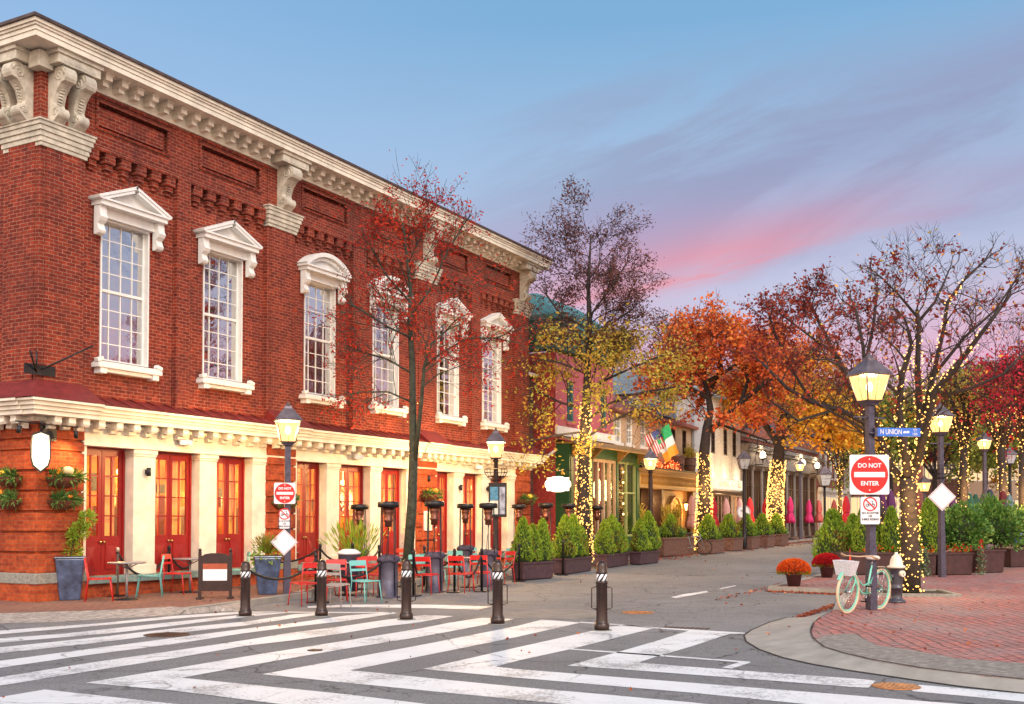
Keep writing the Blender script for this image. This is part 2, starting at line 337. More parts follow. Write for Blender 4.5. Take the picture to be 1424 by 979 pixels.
# worn marking paint: chips down to the asphalt
m=bpy.data.materials.new('marking_paint'); m.use_nodes=True; g=NT(m.node_tree)
b=g.n('ShaderNodeBsdfPrincipled'); o=g.n('ShaderNodeOutputMaterial'); g.t.links.new(b.outputs[0],o.inputs[0])
tc=g.n('ShaderNodeTexCoord'); P=tc.outputs['Object']
w=g.m('ADD',g.m('MULTIPLY',g.noise(P,24,6,.75),.6),g.m('MULTIPLY',g.noise(P,1.1,4,.6),.55))
chip=g.mapr(w,.60,.69,0,1)
col=g.mix(g.mapr(g.noise(P,5,4),.3,.7,0,.3),C((.70,.69,.685)),C((.48,.465,.455)))
col=g.mix(g.m('MULTIPLY',chip,.75),col,C((.17,.16,.158)))
ck=cracks(.45,.009,.9); ck=g.m('MULTIPLY',ck,g.mapr(g.noise(P,.3,3),.40,.5)); col=g.mix(g.m('MULTIPLY',ck,.7),col,C((.05,.045,.045)))
g.put(b.inputs['Base Color'],col); b.inputs['Roughness'].default_value=.6; PAINT=m
PLAZA=brickmat('plaza_brick',(.43,.145,.12),(.27,.145,.135),(.07,.045,.042),bw=.20,bh=.16,ms=.011,stain=.85,flat=True,ang=.42,dark=(.29,.235,.22),bump=.9)
SIDEB=brickmat('pavement_brick',(.27,.12,.08),(.19,.09,.07),(.12,.075,.06),bw=.2,bh=.1,ms=.006,stain=.5,flat=True,dark=(.20,.14,.11))
TACT=brickmat('grey_ramp_brick',(.27,.235,.205),(.22,.19,.165),(.13,.11,.10),bw=.2,bh=.1,ms=.006,stain=.3,flat=True,dark=(.19,.16,.15),ang=.9)
TACTL=brickmat('grey_apron_brick',(.36,.31,.27),(.31,.26,.23),(.2,.17,.15),bw=.3,bh=.15,ms=.006,stain=.3,flat=True,dark=(.26,.21,.19))
mb=MB(); xs=(-1500,-60,8,20,40,60,80,101.75,300,1500)
for a,b in zip(xs,xs[1:]):
    for c,d in ((-1500,-20),(-20,0),(0,1500)):
        mb.add([(a,c,RD+rise(a)),(b,c,RD+rise(b)),(b,d,RD+rise(b)),(a,d,RD+rise(a))],[(0,1,2,3)])
tag(mb.build('road',ASPH),kind='structure')
# left pavement
def zz(p,off): return off+rise(p[0])
def slab(poly,top,bot,mb,mk):
    """pavement slab with vertical edge down to the road"""
    n=len(poly); T=[(x,y,top+rise(x)) for x,y in poly]; B=[(x,y,bot+rise(x)) for x,y in poly]
    mb.cur=mk[0]; mb.add(T,[tuple(range(n))]); mb.cur=mk[1]; mb.add(T+B,[(i,i+n,(i+1)%n+n,(i+1)%n) for i in range(n)])
L=[at(px,py) for px,py in ((0,853),(70,851),(140,849),(200,846),(240,843.6),(263,846.2))]
K=[at(px,py) for px,py in ((334,837),(400,828),(432,824.5))]
left=[(-60,L[0].y-.35)]+[(p.x,p.y) for p in L]+[(p.x,p.y) for p in K]+[(4.6,-2.75),(5.2,-2.45),(8,-2.4),(20,-2.4),(40,-2.4),(60,-2.4),(80,-2.4),(101.75,-2.4),(140,-2.4),(140,40),(-60,40)]
def poly_sheet(poly,fz,name,mat,skirt=None):
    """triangulated through bmesh so concave outlines are fine"""
    import bmesh
    bm=bmesh.new(); vs=[bm.verts.new((x,y,fz(x,y))) for x,y in poly]; f=bm.faces.new(vs); f.normal_update()
    if f.normal.z<0: f.normal_flip()
    bmesh.ops.triangulate(bm,faces=[f])
    if skirt is not None:
        n=len(vs); lo=[bm.verts.new((v.co.x,v.co.y,v.co.z-skirt)) for v in vs]
        for i in range(n): bm.faces.new((vs[i],vs[(i+1)%n],lo[(i+1)%n],lo[i]))
    me=bpy.data.meshes.new(name); bm.to_mesh(me); bm.free(); me.materials.append(mat)
    o=bpy.data.objects.new(name,me); COL.objects.link(o); return o
tag(poly_sheet(left,zp,'pavement',SIDEB,.4),kind='structure')
# apron between brick and asphalt, sloping down to the road
A0=[at(px,py) for px,py in ((-40,853.5),(0,853),(70,851),(140,849),(200,846),(240,843.6),(263,846.2),(300,843),(334,837))]
A1=[at(px,py,RD) for px,py in ((-40,868),(0,867),(60,866),(110,863.5),(180,859.5),(240,856),(270,853.8),(299,851),(336,850))]
mb=MB(); n=len(A0)
mb.add([(p.x,p.y,p.z+.004) for p in A0]+[(p.x,p.y,RD+.004) for p in A1],[(i,i+n,i+n+1,i+1) for i in range(n-1)]); tag(mb.build('kerb_apron',TACTL),kind='structure')
def kerb(path,w,name,side=1,h=.012,mat=CONC):
    mb=MB(); path=[Vector((p[0],p[1],0)) for p in path]; n=len(path); a=[];b=[]
    for i,p in enumerate(path):
        t=(path[min(i+1,n-1)]-path[max(i-1,0)]).normalized(); q=Vector((-t.y,t.x,0))*side
        o=p-q*.02; i2=p+q*w; a.append(o); b.append(i2)
    vs=[]
    for o,i2 in zip(a,b): vs+= [(o.x,o.y,zr(o.x)-.05),(o.x,o.y,zp(o.x)+h),(i2.x,i2.y,zp(i2.x)+h),(i2.x,i2.y,zp(i2.x)-.1)]
    mb.add(vs,[(4*i+k,4*i+4+k,4*i+5+k,4*i+1+k) for i in range(n-1) for k in range(3)]); mb.add(vs[:4]+vs[-4:],[(3,2,1,0),(4,5,6,7)])
    return tag(mb.build(name,mat),kind='structure')
kerb([(p.x,p.y) for p in [L[-1]]+K]+[(4.6,-2.75),(5.2,-2.45),(8,-2.4),(20,-2.4),(40,-2.4),(80,-2.4),(101.75,-2.4),(140,-2.4)],.16,'kerb')
# right plaza
RB=[at(px,py) for px,py in ((1160,848),(1132.7,865),(1128,879),(1131,889),(1148,901),(1172,908.5),(1200,915.3),(1250,924.5),(1308,932.8),(1365,940),(1424,945.4),(1500,951))]
plz=[(p.x,p.y) for p in RB]+[(-2.2,-40),(140,-40),(140,-11.3),(101.75,-11.3),(80,-11.3),(60,-11.3),(40,-11.3),(20,-11.3),(11.0,-11.35),(10.75,-13.2),(8,-13.55)]
tag(poly_sheet(plz,zp,'plaza',PLAZA,.3),kind='structure')
kerb([(p.x,p.y) for p in RB[:1]]+[(8,-13.55),(10.75,-13.2),(11.0,-11.35),(20,-11.3),(40,-11.3),(80,-11.3),(101.75,-11.3),(140,-11.3)],.16,'kerb',side=-1)
# concrete ramp round the corner
OUT=[at(px,py,RD) for px,py in ((1112,860),(1094.7,859.5),(1070.5,866),(1046.4,876.5),(1036,884),(1038.6,892),(1056.7,903),(1089.5,914.5),(1132.7,924),(1184,932.5),(1268,945),(1340,955),(1424,964),(1500,971))]
INN=[at(px,py) for px,py in ((1150,852),(1140,858),(1132.7,865),(1129,873),(1128,879),(1129,885),(1134,892),(1148,901),(1172,908.5),(1210,917.5),(1280,929.5),(1340,937),(1424,945.4),(1500,951))]
mb=MB(); n=len(OUT)
mb.add([(p.x,p.y,p.z+.006) for p in INN]+[(p.x,p.y,RD+.006) for p in OUT],[(i,i+1,i+n+1,i+n) for i in range(n-1)]); tag(mb.build('corner_ramp',CONC),kind='structure')
# dark joint, grey tactile band on the plaza edge
G1=[at(px,py) for px,py in ((1134,889.5),(1150,901),(1172,907.7),(1210,916.6),(1280,928.6),(1340,936),(1424,944.4),(1500,950))]
G2=[at(px,py) for px,py in ((1148,884),(1170,881.5),(1187,881),(1217.7,897),(1268,904.5),(1335.7,916.7),(1424,922.6),(1500,929))]
mb=MB(); n=len(G1); mb.add([(p.x,p.y,p.z+.004) for p in G1]+[(p.x,p.y,p.z+.004) for p in G2],[(i,i+1,i+n+1,i+n) for i in range(n-1)]); tag(mb.build('ramp_paving',TACT),kind='structure')
DK=pm('joint_dirt',(.03,.022,.02),.95)
mb=MB()
for pts,off,w in (([(1132,866),(1128,874),(1127.6,880),(1130.5,888.5),(1146,900.5),(1172,908.6),(1210,917.6),(1280,929.6),(1340,937),(1424,945.6),(1500,951.2)],.009,.02),):
    pp=[at(a,b_) for a,b_ in pts]
    for p,q in zip(pp,pp[1:]):
        t=(q-p).normalized(); nn=Vector((-t.y,t.x,0))*w/2; mb.add([(v.x,v.y,off+.006) for v in (p-nn,q-nn,q+nn,p+nn)],[(0,1,2,3)])
pp=[at(a,b_,RD) for a,b_ in ((1112,859.5),(1094,858.8),(1070,865.3),(1045.5,876),(1035,884),(1037.5,892.5),(1056,903.8),(1089,915.3),(1132,924.9),(1184,933.6),(1268,946),(1340,956),(1424,965))]
for p,q in zip(pp,pp[1:]):
    t=(q-p).normalized(); nn=Vector((-t.y,t.x,0))*.016; mb.add([(v.x,v.y,RD+.005) for v in (p-nn,q-nn,q+nn,p+nn)],[(0,1,2,3)])
tag(mb.build('paving_joint',DK),kind='structure')
# crosswalk stripes traced on the ground plane
ST=[
[(-30,881),(0,877.3),(60,872.5),(140,867),(240,856.8),(334,850.5),(400,850.8),(345,853),(240,860.6),(140,870),(60,877),(0,882.3),(-30,886)],
[(-30,892),(0,888),(82,882),(140,876),(240,865.3),(317,857.3),(350,853.6),(402,851.4),(398,852.4),(350,857.5),(317,861),(240,870.5),(150,881.5),(82,887),(0,894),(-30,898)],
[(-30,905),(0,900.7),(120,888.2),(240,874.5),(320,866.5),(341,864.8),(408,854.6),(455,851.6),(458,853),(408,860),(341,870.2),(320,872.5),(240,881),(120,896),(0,909),(-30,913)],
[(-30,924),(0,919.2),(120,903.2),(240,887.6),(341,874.4),(408,866.6),(480,856.4),(545,851.3),(552,852.8),(480,863.8),(408,871.8),(341,880.6),(240,896),(120,911.5),(0,929),(-30,934)],
[(-30,947),(0,942),(120,922.8),(240,905.5),(341,890.4),(408,879.7),(480,870.6),(530,863),(570,857.8),(590,855.6),(631,857),(581,866),(530,872),(480,880.4),(408,890.6),(341,898.4),(240,916),(120,934.4),(0,954),(-30,959)],
[(119,949.8),(240,930.2),(360,910.2),(480,891.4),(581,875),(623,866.6),(670,859.4),(716,861),(623,879),(581,886.5),(480,902.6),(360,923.4),(252.6,943),(480,965.8),(588,979),(660,988),(560,1000),(385,979),(240,960.6)],
[(364.7,937.8),(480,916.6),(581,898),(623,889.8),(665,881.5),(720,870.6),(753.7,861.8),(807.6,866),(720,885.8),(636.8,902.6),(486.7,932.4),(600,943.6),(720,955.4),(840,966),(960,977),(1060,988),(900,993),(780.7,979),(720,973.2),(600,961.5),(480,949.6)],
[(587,930.7),(720,900.4),(814,879.6),(850,871.5),(872,868.8),(910.5,873.6),(792.5,903.3),(720,919.2),(689,927.4),(720,930.9),(840,940.5),(960,949.8),(1080,959.2),(1184,967.3),(1327,979),(1450,990),(1300,996),(1115,979),(960,963.5),(840,953.2),(720,942.9)],
[(789,926),(858,907.5),(910,892.5),(960,876.8),(1015,881.7),(960,899.8),(922,910.8),(887,921.8),(960,927.7),(1080,936.5),(1200,945),(1217.7,947.4),(1207.6,957),(1184,955.8),(1080,947.5),(960,938.4),(875,932)],
[(1278,952.6),(1340,957.8),(1424,965.4),(1500,972),(1500,984),(1424,976.2),(1340,968),(1268,961.4)],
[(-30,978),(0,969.8),(62.4,959.2),(150,969),(240,979),(340,990),(250,1010),(-40,1010)],
[(428,843.2),(480,841),(600,841),(684,843.6),(665,848),(600,846),(480,844.6),(428,845.4)],
[(400,850.8),(480,851.2),(545,851.3),(545,852.4),(480,852.5),(400,852)],
[(807,864.9),(870,868.9),(910,872.6),(960,875.6),(1015,879),(1036,880.2),(1036,881.6),(1013,882),(960,877.5),(910,874),(870,870.2),(807,866.2)],
[(792,902),(860,907),(930,912),(990,916.5),(1043,920.6),(1043,922.4),(990,918.4),(930,914),(860,908.6),(792,903.6)],
[(1004,928.5),(1030,920.5),(1043,922),(1018,930)],
[(932.9,830.4),(950,826.5),(982,822),(986,823.4),(962,828),(940,831.8)],
[(1000,818.5),(1022,814.2),(1024,815),(1003,819.4)],
]
for i,s_ in enumerate(ST):
    pts=[at(a,b_,RD) for a,b_ in s_]
    o=poly_sheet([(p.x,p.y) for p in pts],lambda x,y,k=i:zr(x)+.003+.0006*(k%3),'road_marking',PAINT); tag(o,kind='structure')
# lighter repaired asphalt
CP=pm('asphalt_patch',(.21,.185,.165),.85,bump=.4,bscale=90,var=.2,vscale=3)
pts=[at(a,b_,RD) for a,b_ in ((640,862),(690,852),(760,847),(820,848),(850,856),(800,861.5),(740,859))]
tag(poly_sheet([(p.x,p.y) for p in pts],lambda x,y:zr(x)+.0025,'asphalt_repair',CP),kind='structure')
# ================= HALL =================
H=thing('brick_hall','large red brick hall with white cornice, scroll brackets and red glazed doors','building')
PIL=[(0,1.07),(6.6,7.65),(13.3,14.4),(19.65,20.7)]
STRIP=[(3.6,4.0),(10.15,10.75),(16.65,17.2)]
WIN=[(2.25,'t'),(5.2,'t'),(8.85,'a'),(11.9,'a'),(15.35,'t'),(18.2,'t')]
XE=20.7; YB=14.0
wz0,wz1=4.92,7.9
holes=[(c-.66,c+.66,wz0,wz1) for c,_ in WIN]
mb=MB(); walls(mb,1.07,19.65,3.95,9.0,.14,.5,holes)          # window wall, set back
for a,b in STRIP: mb.box(a,b,0,.139,3.95,9.32)
PANELS=[(a+.25,b-.25,9.68,10.3) for a,b in [(1.07,3.6),(4.0,6.6),(7.65,10.15),(10.75,13.3),(14.4,16.65),(17.2,19.65)]]
walls(mb,1.07,19.65,9.32,10.52,.02,.5,PANELS)
for p in PANELS: mb.box(p[0],p[1],.13,.5,p[2],p[3]); mb.box(p[0]+.13,p[1]-.13,.06,.13,p[2]+.12,p[3]-.12)
# corbel table
ends=[(1.07,3.6),(4.0,6.6),(7.65,10.15),(10.75,13.3),(14.4,16.65),(17.2,19.65)]
for a,b in ends:
    mb.box(a,b,-.04,.3,9.24,9.32); n=6; w=(b-a)/n
    for k in range(n):
        c=a+w*(k+.5); mb.box(c-w*.30,c+w*.30,-.02,.3,9.03,9.24); mb.box(c-w*.23,c+w*.23,.03,.3,8.91,9.03); mb.box(c-w*.14,c+w*.14,.08,.3,8.82,8.91)
    # raised rim of the sunk frieze panels
    p0,p1=a+.25,b-.25; z0,z1=9.68,10.3
    for q in ((p0,p1,z1-.05,z1),(p0,p1,z0,z0+.05)): mb.box(q[0],q[1],-.02,.02,q[2],q[3])
    for q in ((p0,p0+.06),(p1-.06,p1)): mb.box(q[0],q[1],-.021,.02,z0+.05,z1-.05)
    mb.box(a,b,-.012,.02,10.36,10.44)
mb.build('brick_wall',BRICK,H)
# side and rear walls
mb=MB(); mb.box(.14,.5,1.1,YB,3.95,10.52); mb.box(XE-.5,XE-.12,1.1,YB,0,10.52); mb.box(.14,XE-.12,YB-.4,YB,0,10.52); mb.box(.14,.5,1.1,YB,0,3.95)
mb.build('side_wall',BRICK,H)
mb=MB(); mb.box(.3,XE-.3,.3,YB-.2,10.75,10.8); mb.build('roof',SLATE,H)
mb=MB()
mb.box(.5,XE-.5,.5,YB-.4,3.9,4.0); mb.build('upper_floor',pm('floor_boards',(.2,.11,.06),.6),H)
# pilasters: upper smooth brick, lower banded
for i,(a,b) in enumerate(PIL):
    mb=MB(); y1=.5 if 0<i<3 else 1.07
    mb.box(a,b,0,y1,3.95,10.52)
    if i==0: mb.box(-.03,.0,.12,.9,3.95,9.0)
    mb.box(a+.12,b-.12,-.03,0,3.95,9.0)
    mb.build('pilaster',BRICK,H)
    mb=MB(); z=.55; k=0
    hs=[.42,.40,.40,.40,.40,.40,.22]
    for h in hs:
        mb.box(a-.02,b+.02,-.06,y1+.03,z,z+h-.045); mb.box(a+.03,b-.03,-.02,y1,z+h-.045,z+h); z+=h
    mb.box(a-.02,b+.02,-.06,y1+.03,z,z+.4)
    mb.build('banded_pier',BRICKB,H,bevel=.012)
    mb=MB(); mb.box(a-.06,b+.06,-.12,y1+.07,.34,.55); mb.build('granite_band',GRAN,H,bevel=.015)
    mb=MB(); mb.box(a-.04,b+.04,-.10,y1+.05,-.1,.34); mb.build('brick_foot',BRICKB,H)
    # capital
    mb=MB(); x0,x1=a-.02,b+.02
    for (z0,z1,p) in ((8.92,9.0,.02),(9.0,9.1,.045),(9.1,9.2,.07),(9.2,9.3,.10),(9.3,9.38,.125),(9.38,9.42,.15)):
        mb.box(a-p if i in(0,) or 1 else a,b+p,-p-.03,(y1+p if i in(0,3) else .3),z0,z1)
    mb.build('capital',STONEW,H,bevel=.008)
    # entablature block above the scrolls
    mb=MB(); mb.box(a+.03,b-.03,-.47,.1,10.5,10.76); mb.box(a-.02,b+.02,-.51,.1,10.68,10.765)
    if i==0: mb.box(-.47,.1,.13,1.04,10.501,10.759); mb.box(-.512,.1,.1,1.09,10.681,10.764); mb.box(-.2,.12,-.2,.12,10.4,10.72)
    mb.box(a+.14,b-.14,-.475,-.46,10.54,10.66)
    mb.build('cornice_block',STONEW,H,bevel=.006)
def scroll(mb,M,w=.24):
    prof=[]
    def arc(cx,cz,r,a0,a1,n):
        return [(cx+r*math.cos(R(a0+(a1-a0)*k/n)),cz+r*math.sin(R(a0+(a1-a0)*k/n))) for k in range(n+1)]
    prof+=[(0,9.42),(.16,9.42)]+arc(.2,9.6,.115,-70,95,8)+[(.16,9.8),(.22,10.0),(.36,10.16)]+arc(.33,10.31,.19,-40,120,8)+[(.12,10.5),(0,10.5)]
    mb.ext(prof,lambda u,v,ww:M@Vector((ww,-u,v)),-w/2,w/2)
    for sgn in (-1,1):
        for (cx,cz,r0) in ((.32,10.31,.15),(.2,9.6,.085)):
            pts=[]
            for k in range(15):
                q=k/14*3.6*PI; rr=r0*(1-k/15); pts.append(M@Vector((sgn*w/2,-(cx+rr*math.cos(q)),cz+rr*math.sin(q))))
            mb.tube(pts,.016,4)
    for k in range(9):   # beaded face
        z=9.74+k*.055; u=.155+max(0,(z-9.8))*.36; mb.boxc(M@Vector((0,-u-.01,z)),.1,.04,.03)
for i,(a,b) in enumerate(PIL):
    for dx in ((.24,-.24) if i in (0,) else (0,)):
        mb=MB(); scroll(mb,Matrix.Translation(((a+b)/2+dx,0,0)),.26 if i==0 else .36); mb.build('scroll_bracket',STONEW,H)
for dx in (.35,.82):
    mb=MB(); scroll(mb,Matrix.Translation((0,dx,0))@Matrix.Rotation(-PI/2,4,'Z'),.26); mb.build('scroll_bracket',STONEW,H)
mb=MB(); scroll(mb,Matrix.Translation((XE,.6,0))@Matrix.Rotation(PI/2,4,'Z'),.3); mb.build('scroll_bracket',STONEW,H)
# main cornice, wraps three sides
def ring(mb,p,z0,z1,inn=.3):
    mb.box(-p,XE+p,-p,inn,z0,z1); mb.box(-p,inn,inn,YB+p,z0,z1); mb.box(XE-inn,XE+p,inn,YB+p,z0,z1)
mb=MB(); ring(mb,.05,10.44,10.72); ring(mb,.08,10.72,10.76,.29); ring(mb,.57,10.765,10.87); ring(mb,.59,10.873,10.95,.31); ring(mb,.62,10.953,11.0,.32); ring(mb,.655,11.003,11.07,.33)
x=1.35
ring_n=0
for (a,b) in ((1.15,6.55),(7.7,13.25),(14.45,19.6)):
    n=13; st=(b-a)/n
    for k in range(n):
        c=a+st*(k+.5); mb.box(c-.085,c+.085,-.35,-.05,10.62,10.762); mb.box(c-.07,c+.07,-.24,-.05,10.52,10.62); mb.box(c-.1,c+.1,-.37,-.05,10.72,10.763)
for k in range(26):
    c=1.5+k*.45; mb.box(-.4,-.05,c-.085,c+.085,10.62,10.762); mb.box(-.24,-.05,c-.07,c+.07,10.52,10.62)
mb.build('cornice',CREAM,H)
mb=MB(); ring(mb,.70,11.072,11.13,.4); mb.build('roof_edge',pm('roof_edge_metal',(.07,.045,.04),.6,var=.4),H)
# lower entablature
mb=MB()
mb.box(1.07,XE-1.07,-.03,.25,3.12,3.55)
def ring2(mb,p,z0,z1,inn=.1):
    mb.box(-p,XE+p,-p,inn,z0,z1); mb.box(-p,inn,inn,3.0,z0,z1); mb.box(XE-inn,XE+p,inn,3.0,z0,z1)
for (a,b) in ((1.07,6.58),(7.67,13.28),(14.32,19.63)): mb.box(a,b,-.07,.2,3.1,3.17); mb.box(a,b,-.05,.2,3.45,3.5)
for p,z0,z1 in ((.12,3.5,3.58),(.36,3.60,3.70),(.39,3.70,3.76),(.43,3.76,3.84),(.48,3.84,3.9)): ring2(mb,p,z0,z1,.1+p*.01)
for i,(a,b) in enumerate(PIL):  # cornice breaks forward over the piers
    for p,z0,z1 in ((.16,3.52,3.6),(.42,3.602,3.69),(.46,3.692,3.77),(.51,3.772,3.85),(.57,3.852,3.905)):
        mb.box(a-.08-(p-.12 if i==0 else 0)+.002*i,b+.08+(p-.12 if i==3 else 0),-p,-.1,z0,z1)
        if i==0: mb.box(-p,-.1,-.1,1.15,z0,z1)
mb.build('lower_cornice',CREAM,H,bevel=.006)
mb=MB()
def lb(mb,M,s=1):
    prof=[(0,3.36),(.06,3.36)]+[(.09+.04*math.cos(R(t)),3.4+.04*math.sin(R(t))) for t in (-60,-20,20,60)]+[(.12,3.45),(.18,3.47)]+[(.24+.06*math.cos(R(t)),3.5+.07*math.sin(R(t))) for t in (-60,-10,40)]+[(.3,3.595),(0,3.595)]
    mb.ext(prof,lambda u,v,w:M@Vector((w,-.03-u,v)),-.085*s,.085*s)
BRK=[Matrix.Translation((a+(b-a)*(k+.5)/12,0,0)) for (a,b) in ((1.07,6.6),(7.65,13.3),(14.4,19.65)) for k in range(12)]
BRK+=[Matrix.Translation((c,-.05,0)) for (a,b) in PIL for c in (a+.2,(a+b)/2,b-.2)]+[Matrix.Translation((-.05,c,0))@Matrix.Rotation(-PI/2,4,'Z') for c in (.2,.55,.95)]
for M_ in BRK: mb=MB(); lb(mb,M_,.95); mb.build('cornice_bracket',CREAM,H)

# red metal pent roof
mb=MB()
def pent(a,b,p,z0=3.91,z1=4.14,yt=.14):
    mb.add([(a,-p,z0),(b,-p,z0),(b,yt,z1),(a,yt,z1),(a,yt,z0),(b,yt,z0)],[(0,1,2,3),(0,3,4),(1,5,2),(0,4,5,1)])
    n=int((b-a)/.45)
    for k in range(n+1):
        c=a+(b-a)*k/max(n,1); mb.tube([(c,-p+.02,z0+.03),(c,yt,z1+.02)],.014,4)
pent(1.0,6.7,.49); pent(7.55,13.4,.49); pent(14.3,19.75,.49)
for i,(a,b) in enumerate(PIL):
    e0=.47 if i==0 else 0; e1=.47 if i==3 else 0
    mb.add([(a-.1-e0,-.58,3.912),(b+.1+e1,-.58,3.912),(b+.02,-.03,4.32),(a-.02,-.03,4.32),(a-.02 if i else a-.1-e0,(.0 if i else 1.2),4.32 if i else 3.912),(-.03,1.1,4.32)],[(0,1,2,3)]+([(4,0,3,5)] if i==0 else []))
    if i in(1,2,3): mb.add([(a-.1,-.58,3.912),(a-.02,-.03,4.32),(a-.02,.14,3.912)],[(0,1,2)])
    if i in(0,1,2): mb.add([(b+.1,-.58,3.912),(b+.02,-.03,4.32),(b+.02,.14,3.912)],[(1,0,2)])
mb.add([(XE+.57,-.58,3.912),(XE+.57,3,3.912),(XE-.02,3,4.32),(XE+.02,-.03,4.32)],[(0,1,2,3)])
mb.build('pent_roof',TRED,H)
# small iron stub brackets on the roof at the corner
mb=MB(); mb.tube([(.0,-.1,4.5),(.85,-.55,5.05)],.02,5); mb.tube([(-.05,-.05,4.45),(-.4,-.3,4.8)],.02,5); mb.tube([(-.05,-.05,4.45),(-.1,-.1,4.85)],.02,5); mb.boxc((.02,-.05,4.5),.7,.02,.2)
mb.build('iron_stay',BLACK,H)
# upper windows
def window(c,kind):
    fr=MB(); y0=.06; y1=.2; x0,x1=c-.72,c+.72; gx0,gx1=c-.62,c+.62
    walls(fr,c-.655,c+.655,wz0+.001,wz1-.001,.12,.33,[(gx0,gx1,wz0+.03,wz1-.04)])
    zm=6.42; fr.box(gx0,gx1,.24,.31,zm-.03,zm+.03); fr.box(gx0,gx0+.04,.245,.31,wz0+.03,wz1-.04); fr.box(gx1-.04,gx1,.245,.31,wz0+.03,wz1-.04)
    for k in (1,2,3):
        xk=gx0+(gx1-gx0)*k/4; fr.box(xk-.011,xk+.011,.265,.30,wz0+.03,zm-.03); fr.box(xk-.011,xk+.011,.265,.30,zm+.03,wz1-.04)
        for a,b in ((wz0+.03,zm-.035),(zm+.035,wz1-.04)):
            zk=a+(b-a)*k/4; fr.box(gx0+.04,gx1-.04,.27,.295,zk-.010,zk+.010)
    W_=fr.build('window',WHITE,H)
    p=MB(); p.add([(gx0,.282,wz0+.02),(gx1,.282,wz0+.02),(gx1,.282,wz1-.02),(gx0,.282,wz1-.02)],[(0,1,2,3)]); p.build('pane',GLASS,W_)
    s=MB(); s.box(c-.86,c+.86,-.10,.14,4.74,4.84); s.box(c-.82,c+.82,-.07,.14,4.84,4.875); s.box(c-.79,c-.62,-.07,.14,4.62,4.74); s.box(c+.62,c+.79,-.07,.14,4.62,4.74); s.box(c-.62,c+.62,-.03,.14,4.66,4.74)
    s.boxc((c+.8,-.03,4.91),.16,.12,.08,ry=.3); s.boxc((c-.8,-.03,4.91),.16,.12,.08,ry=-.3)
    s.build('sill',WHITE,W_,bevel=.012)
    h=MB(); z=7.98
    h.box(c-.78,c+.78,.02,.14,7.9,8.1); h.box(c-.90,c+.90,-.17,.14,8.1,8.2); h.box(c-.95,c+.95,-.21,.14,8.2,8.24)
    for sg in (-1,1):   # consoles
        cx=c+sg*.79
        prof=[(0,7.5),(.08,7.5)]+[(.1+.06*math.cos(R(t)),7.58+.06*math.sin(R(t))) for t in (-60,0,60)]+[(.1,7.72)]+[(.14+.08*math.cos(R(t)),7.85+.08*math.sin(R(t))) for t in (-60,0,60)]+[(.16,8.1),(0,8.1)]
        h.ext(prof,lambda u,v,w:Vector((w,.14-u-.06,v)),cx-.09,cx+.09)
    if kind=='t':
        h.ext([(-.95,8.242),(.95,8.242),(0,8.62)],lambda u,v,w:Vector((c+u,w,v)),-.02,.14)
        for sg in (-1,1):
            P0=Vector((c+sg*.96,0,8.23)); P1=Vector((c,0,8.63)); d=(P1-P0); L_=d.length; an=math.atan2(d.z,d.x)
            h.boxc(((P0.x+P1.x)/2,-.04,(P0.z+P1.z)/2+.02),L_+.05,.35,.06,ry=-an if sg<0 else -an)
            h.boxc(((P0.x+P1.x)/2,-.05,(P0.z+P1.z)/2-.05),L_-.12,.3,.06,ry=-an)
    else:
        n=12; Rr=1.28; zc=8.242-Rr*math.cos(math.asin(.91/Rr)); a0=math.asin(.91/Rr)
        arc=[(Rr*math.sin(-a0+2*a0*k/n),zc+Rr*math.cos(-a0+2*a0*k/n)) for k in range(n+1)]
        h.ext([(-.91,8.242)]+arc[1:-1]+[(.91,8.242)],lambda u,v,w:Vector((c+u,w,v)),-.02,.14)
        for r0,r1,yy in ((1.23,1.34,-.19),(1.14,1.22,-.11)):
            A=[(r1*math.sin(-a0+2*a0*k/n),zc+r1*math.cos(-a0+2*a0*k/n)) for k in range(n+1)]; B=[(r0*math.sin(-a0+2*a0*k/n),zc+r0*math.cos(-a0+2*a0*k/n)) for k in range(n,-1,-1)]
            for k in range(n):
                h.ext([A[k],A[k+1],B[n-k-1],B[n-k]],lambda u,v,w:Vector((c+u,w,v)),yy,.139)
    h.build('window_hood',WHITE,W_)
    cu=MB()
    for sg in (-1,1):   # gathered curtains
        pts=[]
        for k in range(22):
            t=k/21; xx=c+sg*(.64-t*.42); pts.append((xx,.47+.03*math.sin(t*40)))
        vs=[]; 
        for (xx,yy) in pts: vs.append((xx,yy,wz1)); 
        for k,(xx,yy) in enumerate(pts): vs.append((c+sg*(.64-(k/21)*.42*.9),yy,6.2))
        for k,(xx,yy) in enumerate(pts): vs.append((c+sg*(.64-(k/21)*.22),yy,4.9))
        n=22; cu.add(vs,[(k,k+1,n+k+1,n+k) for k in range(n-1)]+[(n+k,n+k+1,2*n+k+1,2*n+k) for k in range(n-1)],True)
    cu.build('curtain',CURT,W_)
for c,k in WIN: window(c,k)
